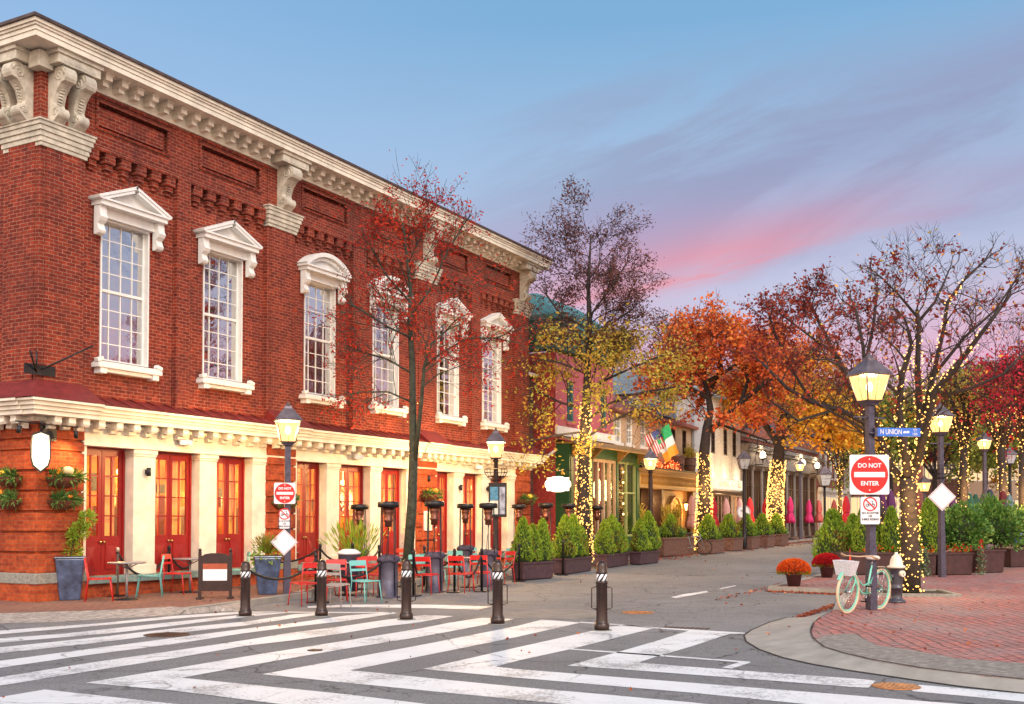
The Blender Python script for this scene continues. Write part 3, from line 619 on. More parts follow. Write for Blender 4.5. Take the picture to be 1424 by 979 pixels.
# ground floor: white piers, red doors, ledge
PIERS=[(1.07,1.2),(2.42,3.03),(4.36,4.9),(6.12,6.6),(7.65,7.78),(9.0,9.55),(10.98,11.5),(12.8,13.3),(14.4,14.5),(15.5,16.08),(17.3,17.88),(19.1,19.65)]
for a,b in PIERS:
    mb=MB(); mb.box(a,b,.0,.38,.42,3.12)
    if b-a>.3: mb.box(a-.03,b+.03,-.04,.39,3.0,3.1); mb.box(a-.015,b+.015,-.02,.385,2.95,3.0); mb.box(a-.02,b+.02,-.03,.385,.42,.62)
    mb.build('column',CREAM,H,bevel=.008)
mb=MB()
for a,b in ((1.13,6.54),(7.71,13.24),(14.46,19.59)): mb.box(a,b,-.16,.3,.28,.42)
mb.build('ledge',SILLG,H,bevel=.01)
mb=MB()
for a,b in ((1.11,6.56),(7.69,13.26),(14.44,19.61)): mb.box(a,b,-.08,.3,-.1,.28)
mb.build('brick_plinth',BRICKB,H)
for (a0,a),(b,b0) in zip(PIERS,PIERS[1:]):
    if b-a<.5 or b-a>1.6: continue
    x0,x1=a+.02,b-.02; mid=(x0+x1)/2
    d=MB(); d.box(x0,x0+.05,.24,.36,.42,3.12); d.box(x1-.05,x1,.24,.36,.42,3.12); d.box(x0,x1,.235,.36,3.04,3.12)
    for (l,r) in ((x0+.05,mid-.006),(mid+.006,x1-.05)):
        walls(d,l,r,.43,3.04,.27,.32,[(l+.08,r-.08,1.25,2.93)])
        mm=(l+r)/2; d.box(mm-.014,mm+.014,.275,.315,1.25,2.93)
        for k in (1,2,3):
            zz_=1.25+1.68*k/4; d.box(l+.08,r-.08,.277,.313,zz_-.014,zz_+.014)
        d.box(l+.1,r-.1,.255,.27,.55,1.1); d.add([(l+.16,.255,.62),(r-.16,.255,.62),(r-.16,.255,1.03),(l+.16,.255,1.03),((l+r)/2,.225,.825)],[(0,1,4),(1,2,4),(2,3,4),(3,0,4)])
    D_=d.build('door',REDP,H)
    p=MB(); p.add([(x0+.05,.296,1.2),(x1-.05,.296,1.2),(x1-.05,.296,3.0),(x0+.05,.296,3.0)],[(0,1,2,3)]); p.build('pane',GLASSD,D_)
    kb=MB(); kb.ball((mid-.05,.23,1.12),.03); kb.ball((mid+.05,.23,1.12),.03); kb.build('handle',pm('brass',(.5,.35,.12),.3,metal=.9),D_)
# dining room behind the doors
WARM=pm('warm_plaster',(.40,.175,.04),.8,var=.8,vscale=1.6)
mb=MB(); mb.add([(.6,5.5,0),(20,5.5,0),(20,5.5,3.6),(.6,5.5,3.6)],[(0,1,2,3)]); mb.add([(.6,.5,3.3),(20,.5,3.3),(20,5.5,3.3),(.6,5.5,3.3)],[(0,1,2,3)]); mb.add([(.55,.5,0),(.55,5.5,0),(.55,5.5,3.4),(.55,.5,3.4)],[(0,1,2,3)]); mb.add([(20.1,.5,0),(20.1,5.5,0),(20.1,5.5,3.4),(20.1,.5,3.4)],[(0,1,2,3)])
mb.build('dining_room_wall',WARM,H)
mb=MB(); mb.add([(.6,.4,.4),(20,.4,.4),(20,5.5,.4),(.6,5.5,.4)],[(0,1,2,3)]); mb.build('dining_room_floor',pm('inside_floor',(.16,.07,.03),.4),H)
rn=random.Random(4)
WD=pm('dark_inside_wood',(.09,.03,.012),.4); PC=[pm('picture_a',(.05,.06,.05),.5,var=.8,vscale=9),pm('picture_b',(.5,.3,.08),.5,var=.7,vscale=9),pm('picture_c',(.32,.03,.02),.5,var=.6)]
mb=MB()
for k in range(52):
    x=1+k*.37; y=rn.uniform(1.0,4.6); w=rn.uniform(.15,.6); mb.box(x,x+w*.5,y,y+.3,.4,rn.choice((1.2,1.5,1.9,2.2)))
for k in range(9): mb.box(1+k*2.1,2.3+k*2.1,1.0,1.1,1.16,1.22); mb.box(1.1+k*2.1,1.16+k*2.1,1.0,1.1,.4,1.16)
mb.build('dining_furniture',WD,H)
for k in range(24):
    mb=MB(); x=1.2+k*.78+rn.uniform(-.1,.1); z=rn.uniform(1.3,2.5); w=rn.uniform(.2,.5); mb.box(x,x+w,5.40,5.46,z,z+rn.uniform(.2,.6)); mb.build('wall_picture',PC[k%3],H)
for k,(x,y) in enumerate([(1.9,1.4),(4.0,2.2),(5.9,1.2),(8.6,1.8),(10.6,1.2),(12.6,2.2),(15.2,1.4),(17.1,2.0),(18.9,1.3)]):
    mb=MB(); mb.ball((x,y,2.72),.085,10,6); mb.tube([(x,y,2.8),(x,y,3.3)],.01,4); mb.cur=0
    o=mb.build('pendant_lamp',emitmat('pendant_glow',(1,.62,.25),9),H)
    ld=bpy.data.lights.new('pendant_light','POINT'); ld.energy=520; ld.color=(1,.60,.18); ld.shadow_soft_size=.2; lo=bpy.data.objects.new('pendant_light',ld); COL.objects.link(lo); lo.parent=H; lo.location=(x,y+.3,2.2)
# blinds of warm cloth in the outer lights of some doors
CL=pm('amber_blind',(.9,.56,.17),.8,var=.15)
mb=MB()
for x in (1.98,3.9,5.7,8.6,10.45,12.4,15.2,17.0,18.8): mb.box(x,x+.3,.42,.44,.9,2.95)
mb.build('door_blinds',CL,H)
# rooms behind the upper windows
mb=MB(); mb.add([(.6,4.5,4),(20,4.5,4),(20,4.5,8.6),(.6,4.5,8.6)],[(0,1,2,3)]); mb.add([(.6,.5,8.5),(20,.5,8.5),(20,4.5,8.5),(.6,4.5,8.5)],[(0,1,2,3)])
mb.build('upper_room_wall',pm('upper_plaster',(.35,.26,.2),.9,var=.3),H)
UD=pm('maroon_drape',(.10,.012,.03),.9); mb=MB()
for c,_ in WIN: mb.box(c-.2,c-.05,.7,.76,4.4,5.9); mb.boxc((c+.1,.9,4.9),.4,.3,.9)
mb.build('upper_room_furniture',UD,H)
for c,_ in WIN[::2]+WIN[1:2]:
    ld=bpy.data.lights.new('room_light','POINT'); ld.energy=120; ld.color=(1,.6,.28); ld.shadow_soft_size=.15; lo=bpy.data.objects.new('room_light',ld); COL.objects.link(lo); lo.parent=H; lo.location=(c-.1,1.8,6.3)
    mb=MB(); mb.ball((c-.25,1.4,6.25),.11,8,6,1.4); mb.build('room_lamp',emitmat('room_glow',(1,.5,.18),5),H)
# ================= PLANTS =================
BARK=pm('bark',(.032,.025,.025),.9,bump=.8,bscale=40,var=.4,vscale=14)
BARKM=pm('mossy_bark',(.040,.044,.032),.9,bump=.8,bscale=40,var=.5,vscale=9)
BARKO=pm('brown_bark',(.036,.025,.022),.9,bump=.8,bscale=40,var=.4,vscale=12)
LR=leafmat('maple_red_leaves',[(0,(.20,.012,.014)),(.4,(.42,.025,.018)),(.8,(.55,.055,.02)),(1,(.55,.14,.03))])
LO=leafmat('orange_leaves',[(0,(.36,.045,.02)),(.35,(.62,.11,.035)),(.7,(.78,.22,.05)),(1,(.80,.40,.07))])
LY=leafmat('yellow_leaves',[(0,(.35,.26,.03)),(.35,(.75,.48,.05)),(.7,(.85,.34,.035)),(1,(.42,.42,.07))])
LG=leafmat('yellow_green_leaves',[(0,(.18,.20,.04)),(.35,(.42,.38,.06)),(.7,(.62,.40,.07)),(1,(.60,.20,.05))])
LB=leafmat('brown_leaves',[(0,(.06,.03,.025)),(.5,(.13,.05,.04)),(1,(.23,.07,.045))],.2)
LC=leafmat('crimson_leaves',[(0,(.26,.015,.03)),(.5,(.55,.03,.06)),(1,(.72,.08,.06))])
LD=leafmat('dark_red_brown_leaves',[(0,(.12,.02,.02)),(.5,(.29,.04,.028)),(1,(.42,.10,.04))])
LE=leafmat('far_green_leaves',[(0,(.10,.14,.04)),(.5,(.26,.32,.06)),(1,(.5,.45,.08))])
def wob(rnd,d,a): return (d+Vector((rnd.gauss(0,a),rnd.gauss(0,a),rnd.gauss(0,a)))).normalized()
class Tree:
    def __init__(s,seed,twigdepth=4,up=.12,spread=.75,ratio=.7,minr=.006,nch=(2,3),seglen=None):
        s.r=random.Random(seed); s.w=MB(); s.tw=[]; s.D=twigdepth; s.up=up; s.sp=spread; s.ra=ratio; s.minr=minr; s.nch=nch
    def limb(s,pts,rads,start=.3,n=5,L=1.6,depth=3,tip=True,seg=8):
        """a traced limb; side shoots leave it from `start` on"""
        P=[Vector(p) for p in pts]; s.w.tube(P,rads,seg)
        ln=len(P)-1
        for k in range(n):
            t=start+(1-start)*(k+.5)/n; f=t*ln; i=min(int(f),ln-1); p=P[i].lerp(P[i+1],f-i); d=(P[i+1]-P[i]).normalized()
            rr=rads[i]+(rads[i+1]-rads[i])*(f-i)
            ax=d.orthogonal().normalized(); q=s.r.random()*6.28; side=ax*math.cos(q)+d.cross(ax)*math.sin(q)
            s.grow(p,(d*.45+side*s.sp+Vector((0,0,s.up))).normalized(),L*(1.1-.45*t)*s.r.uniform(.75,1.2),max(min(rr*.5,.03),s.minr*1.3),depth)
        if tip:
            d=(P[-1]-P[-2]).normalized()
            for k in range(2): s.grow(P[-1],wob(s.r,d,.35),L*.45,min(rads[-1],.02),max(depth-1,1))
    def grow(s,p,d,L,r,depth):
        n=3 if depth>0 else 2; pts=[Vector(p)]; dd=d
        for k in range(n):
            dd=wob(s.r,dd,.14); dd=(dd+Vector((0,0,s.up*.35))).normalized(); pts.append(pts[-1]+dd*L/n)
        r1=max(r*.5,s.minr*.45); rads=[r+(r1-r)*k/n for k in range(n+1)]
        s.w.tube(pts,rads,6 if r>.04 else (4 if r>.015 else 3),cap=False)
        if depth<=1: s.tw.append(pts)
        if depth<=0: return
        for k in range(s.r.randint(*s.nch)):
            t=s.r.uniform(.3,1); f=t*n; i=min(int(f),n-1); q=pts[i].lerp(pts[i+1],f-i)
            ax=dd.orthogonal().normalized(); a=s.r.random()*6.28; side=ax*math.cos(a)+dd.cross(ax)*math.sin(a)
            s.grow(q,(dd*.7+side*s.sp+Vector((0,0,s.up))).normalized(),L*s.ra*s.r.uniform(.75,1.15),max(r*.55,s.minr),depth-1)
        s.grow(pts[-1],wob(s.r,dd,.2),L*s.ra,max(r1,s.minr),depth-1)
    def leaves(s,n,size,spread=.12,asp=.6,keep=None,clump=1,droop=.2):
        m=MB(); tw=[t for t in s.tw if (keep is None or keep((t[0]+t[-1])/2))]
        if not tw: return m
        wts=[s.r.random()**.7+.15 for _ in tw]
        for pts in s.r.choices(tw,weights=wts,k=n//clump):
            f=s.r.random()*(len(pts)-1); i=min(int(f),len(pts)-2); p=pts[i].lerp(pts[i+1],f-i)
            for _ in range(clump):
                q=p+Vector((s.r.gauss(0,spread),s.r.gauss(0,spread),s.r.gauss(0,spread)-droop*spread))
                m.leaf(q,size*s.r.uniform(.6,1.3),s.r,asp,d=Vector((s.r.gauss(0,1),s.r.gauss(0,1),s.r.gauss(-.3,.8))))
        return m
    def make(s,name,label,base,bark,crowns,group=None,cat='tree'):
        o=thing(name,label,cat,base,group=group)
        def sh(mb):
            b=Vector(base); mb.v=[(x-b.x,y-b.y,z-b.z) for x,y,z in mb.v]; return mb
        sh(s.w).build('trunk',bark,o)
        for mb,mat in crowns: sh(mb).build('crown',mat,o)
        return o
def P3(base,lst):
    """trace points (photo px, photo py, metres nearer/farther) at the tree's own distance"""
    d0=(Vector(base)-CAM).dot(FWD); return [dep(a,b_,d0+c) for a,b_,c in lst]
BULB=emitmat('warm_bulb',(1,.50,.12),4.0,sample=False)
WIRE=pm('wire_green',(.02,.025,.015),.6)
BULBMESH=None
def wrap(paths,label,base,rnd,step=.11,pitch=.16,br=.017,group='strings of warm lights wrapped round the tree trunks',extra=1.15,glow=0):
    o=thing('string_lights',label,'string lights',base,group=group); w=MB(); b=MB(); B=Vector(base); BL=[]
    for pts,rads in paths:
        pts=[Vector(p)-B for p in pts]; tot=sum((q-p).length for p,q in zip(pts,pts[1:])); ang=rnd.random()*6; run=[]; 
        a=None; acc=0; i=0; s_=0.0; n=int(tot/.02)+1; lastb=0; arc=0
        for k in range(n):
            t=tot*k/n; 
            while i<len(pts)-2 and t>acc+(pts[i+1]-pts[i]).length: acc+=(pts[i+1]-pts[i]).length; i+=1
            L_=(pts[i+1]-pts[i]).length; f=min((t-acc)/L_,1); p=pts[i].lerp(pts[i+1],f); r=(rads[i]+(rads[i+1]-rads[i])*f)*extra+.012
            d=(pts[i+1]-pts[i]).normalized(); ax=d.cross(Vector((.3,.9,.1))).normalized(); bx=d.cross(ax)
            ang+=2*PI*(tot/n)/max(pitch,.12); q=p+(ax*math.cos(ang)+bx*math.sin(ang))*r; run.append(q)
            arc+=math.hypot(2*PI*(tot/n)/pitch*r,tot/n)/step
            while arc>1:
                arc-=1; qa=rnd.random()*2*PI; qq=p+d*rnd.uniform(-.03,.03)+(ax*math.cos(qa)+bx*math.sin(qa))*(r+.015); BL.append((qq,br*rnd.uniform(.5,1.45)))
        if len(run)>2: w.tube(run,.004,3,cap=False)
    if glow:
        ld=bpy.data.lights.new('string_glow','POINT'); ld.energy=glow; ld.color=(1,.6,.22); ld.shadow_soft_size=.5; lo=bpy.data.objects.new('string_glow',ld); COL.objects.link(lo); lo.parent=o; pp=paths[0][0]; lo.location=(pp[len(pp)//2]-B)-HOR*(paths[0][1][0]+.55)+Vector((0,0,.3))
    w.build('cable',WIRE,o)
    global BULBMESH
    if BULBMESH is None:
        q=MB(); q.tri((0,0,0),1); t=q.build('bulb',BULB,o); BULBMESH=t.data; bpy.data.objects.remove(t)
    # bulbs on the viewer's side show largest: up to 100 are parts of their own
    BL.sort(key=lambda e:(e[0]+B-CAM).dot(HOR)-12*e[1])
    for qq,rr in BL[:100]:
        t=bpy.data.objects.new('bulb',BULBMESH); COL.objects.link(t); t.parent=o; t.location=qq; t.scale=(rr,rr,rr)
    if len(BL)>100:
        for qq,rr in BL[100:]: b.tri(qq,rr)
        b.build('bulbs',BULB,o)['kind']='stuff'
    return o
# --- red maple before the hall
base=Vector((7.9,-3.3,zp(8)))
T=Tree(3,up=.15,spread=.75,ratio=.66)
b=base
tr=P3(b,[(572,775,0),(573,700,0),(575,640,0),(574,560,0),(573,500,.05),(570,450,.1),(571,400,.1),(565,350,.1),(560,310,0)])
T.limb([b]+tr[1:],[.135,.12,.11,.085,.075,.06,.045,.03,.02],start=.62,n=8,L=.95,depth=3,tip=False)
s2=P3(b,[(577,640,-.05),(586,560,-.2),(590,510,-.3),(600,478,-.4),(618,462,-.5)]); T.limb(s2,[.06,.05,.04,.03,.02],.4,5,1.1,3)
for l,rr in (([(574,520,0),(540,500,.2),(505,490,.5)],.03),([(572,470,0),(540,455,-.3),(500,430,-.5)],.03),([(571,440,.1),(600,400,.3),(622,350,.5),(640,320,.6)],.03),([(575,560,0),(540,545,-.3),(500,545,-.6)],.025),
  ([(590,510,-.3),(615,490,-.6),(650,470,-.9),(690,470,-1.0)],.028),([(570,420,.1),(535,380,.3),(520,350,.3)],.026),([(585,540,0),(610,520,.4),(650,505,.8)],.02),([(566,370,.1),(585,330,.2),(600,290,.3)],.022)):
    P_=P3(b,l); T.limb(P_,[rr*(1-.5*k/len(P_)) for k in range(len(P_))],.2,8,1.1,2,seg=6)
T.make('maple_tree','slender maple with thin scarlet leaves growing before the hall windows',b,BARKM,[(T.leaves(8200,.095,.09,.4),LR)])
o=wrap([([b+Vector((0,0,.1))]+tr[1:4],[.135,.12,.11,.085])],'unlit dark cable and few sparse bulbs wound on the slender maple',b,random.Random(3),step=1.0,pitch=.35,br=.012)
# --- pin oak with lights in front of the green shop
b=Vector((19.9,-2.55,zp(20)))
T=Tree(11,up=.1,spread=.8,ratio=.68,minr=.008)
tr=P3(b,[(812,770,0),(811,700,0),(812,620,0),(815,560,0),(818,500,.1),(820,450,.2),(818,400,.2),(820,360,.2),(822,325,.2)])
T.limb([b]+tr[1:],[.27,.22,.185,.15,.12,.10,.07,.045,.025],start=.34,n=20,L=1.5,depth=3,tip=False)
for l,rr in (([(813,610,0),(845,588,-.5),(880,572,-1),(912,568,-1.3)],.05),([(815,570,0),(780,560,.5),(750,545,.8)],.05),([(816,600,0),(775,605,-.6),(745,612,-1)],.04),([(817,540,0),(860,520,.5),(905,500,.8),(935,490,1)],.05),
  ([(819,480,.1),(785,445,.5),(760,410,.6)],.045),([(820,440,.2),(850,400,.4),(872,365,.5)],.04),([(814,585,0),(850,560,-.6),(895,545,-1.0),(930,540,-1.3)],.045),([(818,470,.1),(850,450,-.6),(880,430,-.8)],.04),([(816,520,0),(780,505,-.5),(755,500,-.8)],.04)):
    P_=P3(b,l); T.limb(P_,[rr*(1-.5*k/len(P_)) for k in range(len(P_))],.2,7,1.15,2,seg=6)
z0=dep(0,475,37).z; zf=dep(0,578,37).z
T.make('oak_tree','tall oak, brown above and yellow-green below, before the green shopfront',b,BARK,[(T.leaves(12000,.11,.13,.4,keep=lambda p:p.z>z0-.2),LB),(T.leaves(5600,.14,.16,.5,keep=lambda p:p.z<z0+.5 and not(p.z<zf and (p-CAM).dot(RGT)/(p-CAM).dot(FWD)>.095) and not((p-CAM).dot(RGT)/(p-CAM).dot(FWD)<.028 and T.r.random()<.75)),LG)])
wrap([([b]+tr[1:4],[.28,.23,.19,.15])],'dense warm lights wound up the oak trunk before the green shop',b,random.Random(5),step=.13,pitch=.085,br=.024,glow=220)
# --- orange oak
b=Vector((32.8,-2.5,zp(33)))
T=Tree(21,up=.12,spread=.8,ratio=.7,minr=.010)
tr=P3(b,[(981,750,0),(980,690,0),(979,630,0),(983,595,0),(988,570,.2),(984,545,.3),(978,525,.4)])
T.limb([b]+tr[1:],[.33,.28,.25,.21,.16,.12,.08],.5,5,1.6,3,tip=False)
for l,rr in (([(984,600,0),(1005,585,-.5),(1030,560,-1),(1060,535,-1.5),(1085,515,-1.5)],.15),([(1030,560,-1),(1040,530,-.5),(1036,500,0)],.10),([(988,555,.2),(960,540,.5),(935,520,.8)],.12),([(990,540,.2),(1002,515,0),(1000,490,0),(1006,470,0)],.11),([(985,520,.4),(965,495,.6),(950,480,.7)],.08),([(1000,590,0),(1035,602,-1),(1065,612,-1.3)],.07),([(985,530,0),(1020,510,-.6),(1050,490,-.8)],.09)):
    P_=P3(b,l); T.limb(P_,[rr*(1-.5*k/len(P_)) for k in range(len(P_))],.25,6,1.35,3,seg=6)
zo=dep(0,598,47).z
T.make('oak_tree','forked oak in full orange leaf beside the white building',b,BARKO,[(T.leaves(14500,.165,.15,.75,keep=lambda p:p.z>zo),LO)])
wrap([([b]+tr[1:3],[.34,.285,.255])],'dense warm lights wound round the forked orange oak trunk',b,random.Random(6),step=.17,pitch=.08,br=.032,glow=220)
# --- yellow oak
b=Vector((44.6,-2.7,zp(44)))
T=Tree(33,up=.1,spread=.8,ratio=.7,minr=.012)
tr=P3(b,[(1077,748,0),(1078,690,0),(1082,640,0),(1086,600,0),(1088,560,.2)])
T.limb([b]+tr[1:],[.40,.36,.33,.28,.2],.6,5,2.0,3,tip=False)
for l,rr in (([(1084,620,0),(1060,585,.5),(1045,560,1)],.2),([(1086,610,0),(1115,590,-1),(1150,575,-2),(1185,575,-2)],.14),([(1088,580,0),(1110,540,0),(1130,510,1)],.2),([(1086,590,0),(1130,610,-1.5),(1165,615,-2)],.12),([(1087,560,0),(1075,520,0),(1090,480,0)],.18)):
    P_=P3(b,l); T.limb(P_,[rr*(1-.5*k/len(P_)) for k in range(len(P_))],.2,6,1.6,3,seg=6)
zc=dep(0,520,58).z
T.make('oak_tree','thick-trunked oak with yellow leaves beside the grey stone storefront',b,BARKO,[(T.leaves(10500,.22,.22,.75,keep=lambda p:dep(0,622,58).z<p.z<zc+1),LY),(T.leaves(5000,.18,.22,.7,keep=lambda p:p.z>zc-.5),LO)])
wrap([([b]+tr[1:3],[.41,.365,.335])],'dense warm lights wound round the thick yellow oak trunk',b,random.Random(7),step=.17,pitch=.08,br=.038,glow=520)
# --- tree with dark russet leaves above the lane
b=Vector((24.5,-13.2,zp(24)))
T=Tree(44,up=.12,spread=.8,ratio=.7,minr=.007)
d0=b
tr=P3(b,[(1212,765,0),(1214,700,0),(1212,640,0),(1205,590,0),(1195,560,.2)])
T.limb([b]+tr[1:],[.22,.19,.17,.14,.1],.7,3,1.8,3)
for l,rr in (([(1205,590,0),(1170,570,-.4),(1130,560,-.8),(1095,540,-1.2),(1060,505,-1.5)],.09),([(1130,560,-.8),(1105,520,-.5),(1080,470,-.4),(1070,440,-.4)],.055),([(1195,560,.2),(1165,500,.3),(1140,450,.3),(1125,420,.3)],.08),([(1200,570,.1),(1205,500,.5),(1215,450,.6),(1220,400,.6)],.07),([(1160,570,-.4),(1110,585,-.8),(1075,560,-1.2)],.05),([(1170,500,0),(1130,470,-.6),(1090,440,-.9)],.05)):
    P_=P3(b,l); T.limb(P_,[rr*(1-.5*k/len(P_)) for k in range(len(P_))],.25,6,1.0,3,seg=6)
zr_=dep(0,545,38).z
T.make('lane_tree','half bare tree with dark russet leaves arching over the lane',b,BARK,[(T.leaves(4800,.115,.09,.7,keep=lambda p:p.z>zr_),LD)])
wrap([([b]+tr[1:],[.22,.19,.17,.14,.1])],'sparse warm lights wound on the trunk of the russet tree',b,random.Random(8),step=.16,pitch=.22,br=.018,glow=40)
# --- big bare tree with lights on every limb
b=at(1265,826)
T=Tree(55,up=.12,spread=.75,ratio=.72,minr=.005,nch=(1,3))
tr=P3(b,[(1265,826,0),(1266,770,0),(1264,720,0),(1263,690,0),(1262,665,0)])
T.limb([b]+tr[1:],[.23,.19,.175,.165,.16],.9,0,1,2,tip=False,seg=12)
LM=[([(1262,672,0),(1240,650,.2),(1225,610,.4),(1215,570,.4),(1205,530,.3),(1200,480,.3),(1190,430,.3)],.10),
 ([(1262,668,0),(1258,620,-.3),(1250,570,-.4),(1255,520,-.5),(1268,480,-.5),(1262,455,-.6)],.11),
 ([(1264,668,0),(1281,630,.2),(1280,590,.3),(1276,520,.4),(1278,450,.5),(1275,430,.5)],.12),
 ([(1272,652,.1),(1287,600,-.3),(1300,545,-.6),(1345,490,-.8),(1375,450,-1),(1405,410,-1)],.10),
 ([(1281,590,.3),(1296,530,.3),(1312,460,.3),(1318,420,.3),(1340,390,.3),(1370,362,.3)],.07),
 ([(1275,450,.5),(1300,420,.6),(1312,395,.6),(1320,375,.7)],.045),
 ([(1262,560,-.4),(1230,530,-.6),(1190,520,-.8),(1150,500,-.9)],.05),
 ([(1240,600,.2),(1200,595,-.4),(1160,575,-.8),(1130,555,-1)],.05),
 ([(1310,550,-.5),(1350,540,-.9),(1395,520,-1.2),(1424,490,-1.3)],.05),
 ([(1300,520,.3),(1340,470,.6),(1385,430,.9),(1415,385,1)],.05),
 ([(1275,440,.5),(1250,410,.5),(1225,385,.4)],.04)]
paths=[([b]+tr[1:],[.23,.19,.175,.165,.16])]
for l,rr in LM:
    P_=P3(b,l); rads=[rr*.82*(1-.75*k/len(P_)) for k in range(len(P_))]; T.limb(P_,rads,.25,6,.75,3,seg=7)
    if rr>=.07: paths.append((P_[:5],rads[:5]))
T.make('street_tree','large nearly bare tree with many lit limbs behind the fire hydrant',b,BARKO,[(T.leaves(1300,.10,.05,.6,clump=4),LD),(T.leaves(350,.09,.1,.5),LY)])
wrap(paths,'warm lights wound up the trunk and every limb behind the hydrant',b,random.Random(9),step=.105,pitch=.15,br=.017,glow=160)
# --- further lit trees on the right side
def simple_tree(seed,b,px,pyt,lf,n,ls,label,bark=BARKO,r=.2,W=70,lights=True,name='street_tree',pyf=620,sub=3,L=2.0,step=.2,br=.03):
    T=Tree(seed,up=.1,spread=.85,ratio=.7,minr=.012); rn=random.Random(seed)
    d0=(b-CAM).dot(FWD); basepy=722-(b.z-CAM.z)*F_/d0
    tr=P3(b,[(px,basepy,0),(px+rn.uniform(-4,4),(basepy+pyf)/2,0),(px,pyf,0)])
    T.limb([b]+tr[1:],[r,r*.85,r*.75],.9,1,L,sub,tip=False)
    paths=[([b]+tr[1:],[r,r*.85,r*.75])]
    for k in range(5):
        dx=W*(k-2)/2.2+rn.uniform(-8,8); dz=rn.uniform(-1.5,1.5); P_=P3(b,[(px,pyf+4,0),(px+dx*.35,pyf-(pyf-pyt)*.4,dz*.4),(px+dx*.8,pyf-(pyf-pyt)*(.75-.1*abs(k-2)),dz)])
        T.limb(P_,[r*.5,r*.35,r*.2],.2,5,L*.7,sub,seg=6); paths.append((P_[:2],[r*.5,r*.35]))
    T.make(name,label,b,bark,[(T.leaves(n,ls,.2,.7),lf)])
    if lights: wrap(paths,'warm lights on the '+label,b,rn,step=step,pitch=step*1.3,br=br,glow=220)
def gx(px,x):   # ground point on pixel column at street x
    d=ray(px,722); t=(x-CAM.x)/d.x; return Vector((x,CAM.y+d.y*t,zp(x)))
simple_tree(61,gx(1340,30),1340,500,LG,1800,.12,'slim lit tree between the two right street lamps',W=60,L=1.4,step=.16,br=.022,r=.17)
simple_tree(62,gx(1392,38),1392,500,LC,4600,.16,'crimson-leaved tree behind the right lamps',W=80,L=1.9,lights=True,step=.22,br=.026)
simple_tree(63,gx(1418,26),1422,470,LC,2600,.12,'crimson tree at the right edge of the view',W=50,L=1.2,step=.18,br=.02,r=.14)
simple_tree(64,gx(1168,66),1168,570,LB,300,.2,'small bare tree wound with lights beside the red house',W=60,L=2.2,step=.25,br=.045,r=.16,pyf=660)
simple_tree(65,gx(1300,62),1300,560,LE,9000,.26,'green tree far down the lane behind the lit trunk',lights=False,W=110,L=3.4,pyf=660)
simple_tree(66,gx(1372,70),1372,540,LE,9000,.28,'tall green tree far behind the crimson tree',lights=False,W=120,L=3.6,pyf=650)
simple_tree(67,gx(1180,86),1180,535,LY,8000,.30,'yellow tree in front of the far gabled house',lights=False,W=90,L=3.6,pyf=640)
simple_tree(68,gx(1238,76),1238,560,LG,7000,.26,'olive and gold tree behind the street name sign',lights=False,W=100,L=3.2,pyf=650)
simple_tree(69,gx(1424,60),1430,500,LE,7000,.26,'green tree reaching in from the right edge',lights=False,W=120,L=3.4,pyf=650)
simple_tree(71,gx(1335,95),1335,575,LY,6000,.32,'pale yellow tree at the far end of the lane',lights=False,W=140,L=4.2,pyf=660)
simple_tree(72,gx(1270,100),1262,590,LR,5000,.32,'red-leaved tree at the far end of the lane',lights=False,W=90,L=3.6,pyf=665)
def roof_tree(seed,px,pyt,depth,lf,n,label,bh):
    b=dep(px,pyt,depth); b.z=zp(b.x); T=Tree(seed,up=.15,spread=.8,ratio=.7,minr=.018)
    P_=[b,Vector((b.x,b.y,3))]+P3(b,[(px,pyt+70,0),(px+3,pyt+30,0)]); T.limb(P_,[.3,.25,.16,.08],.55,10,2.6,3); T.make('back_tree',label,b,BARK,[(T.leaves(n,.2,.15,.6),lf)])
roof_tree(81,952,480,66,LD,2200,'thin dark red tree rising behind the beige building',0)
roof_tree(82,905,505,62,LG,3200,'olive tree rising behind the public house roof',0)
# arborvitae bushes
LT=leafmat('arborvitae_foliage',[(0,(.07,.14,.015)),(.45,(.22,.36,.03)),(.8,(.42,.50,.06)),(1,(.55,.45,.08))],.25)
LT2=leafmat('arborvitae_brown_side',[(0,(.12,.06,.02)),(.5,(.24,.13,.03)),(1,(.20,.22,.04))],.25)
LV=leafmat('laurel_foliage',[(0,(.03,.09,.02)),(.5,(.10,.22,.04)),(1,(.34,.45,.10))],.15,.35)
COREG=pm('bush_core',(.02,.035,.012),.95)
def arb(seed,h,r,n=2600,sz=.06,mat=LT,bend=.04,brown=.12):
    rn=random.Random(seed); m=MB(); mb_=MB()
    ph=[rn.random()*6.28 for _ in range(4)]
    for k in range(n):
        t=rn.random()**1.25; prof=(math.sin(min(1,t*3.2+.25)*PI/2))*(1-t)**.62*1.1
        a=rn.random()*6.28; lump=1+.16*math.sin(3*a+ph[0]+t*7)+.12*math.sin(7*a+ph[1]+t*15)+.08*math.sin(13*t+ph[2])
        rr=r*prof*lump*(1-.35*rn.random()**2); p=Vector((rr*math.cos(a),rr*math.sin(a),h*t))
        d=Vector((math.cos(a)*.55,math.sin(a)*.55,1.1))+Vector((rn.gauss(0,.35),rn.gauss(0,.35),rn.gauss(0,.2)))
        tgt=mb_ if (math.sin(a+ph[3])>.9-brown*2 and t<.6 and rn.random()<.6) else m
        tgt.leaf(p,sz*rn.uniform(.7,1.7),rn,.45,d=d)
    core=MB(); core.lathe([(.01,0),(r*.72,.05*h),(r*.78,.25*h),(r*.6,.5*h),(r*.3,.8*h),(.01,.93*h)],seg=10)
    return m,mb_,core
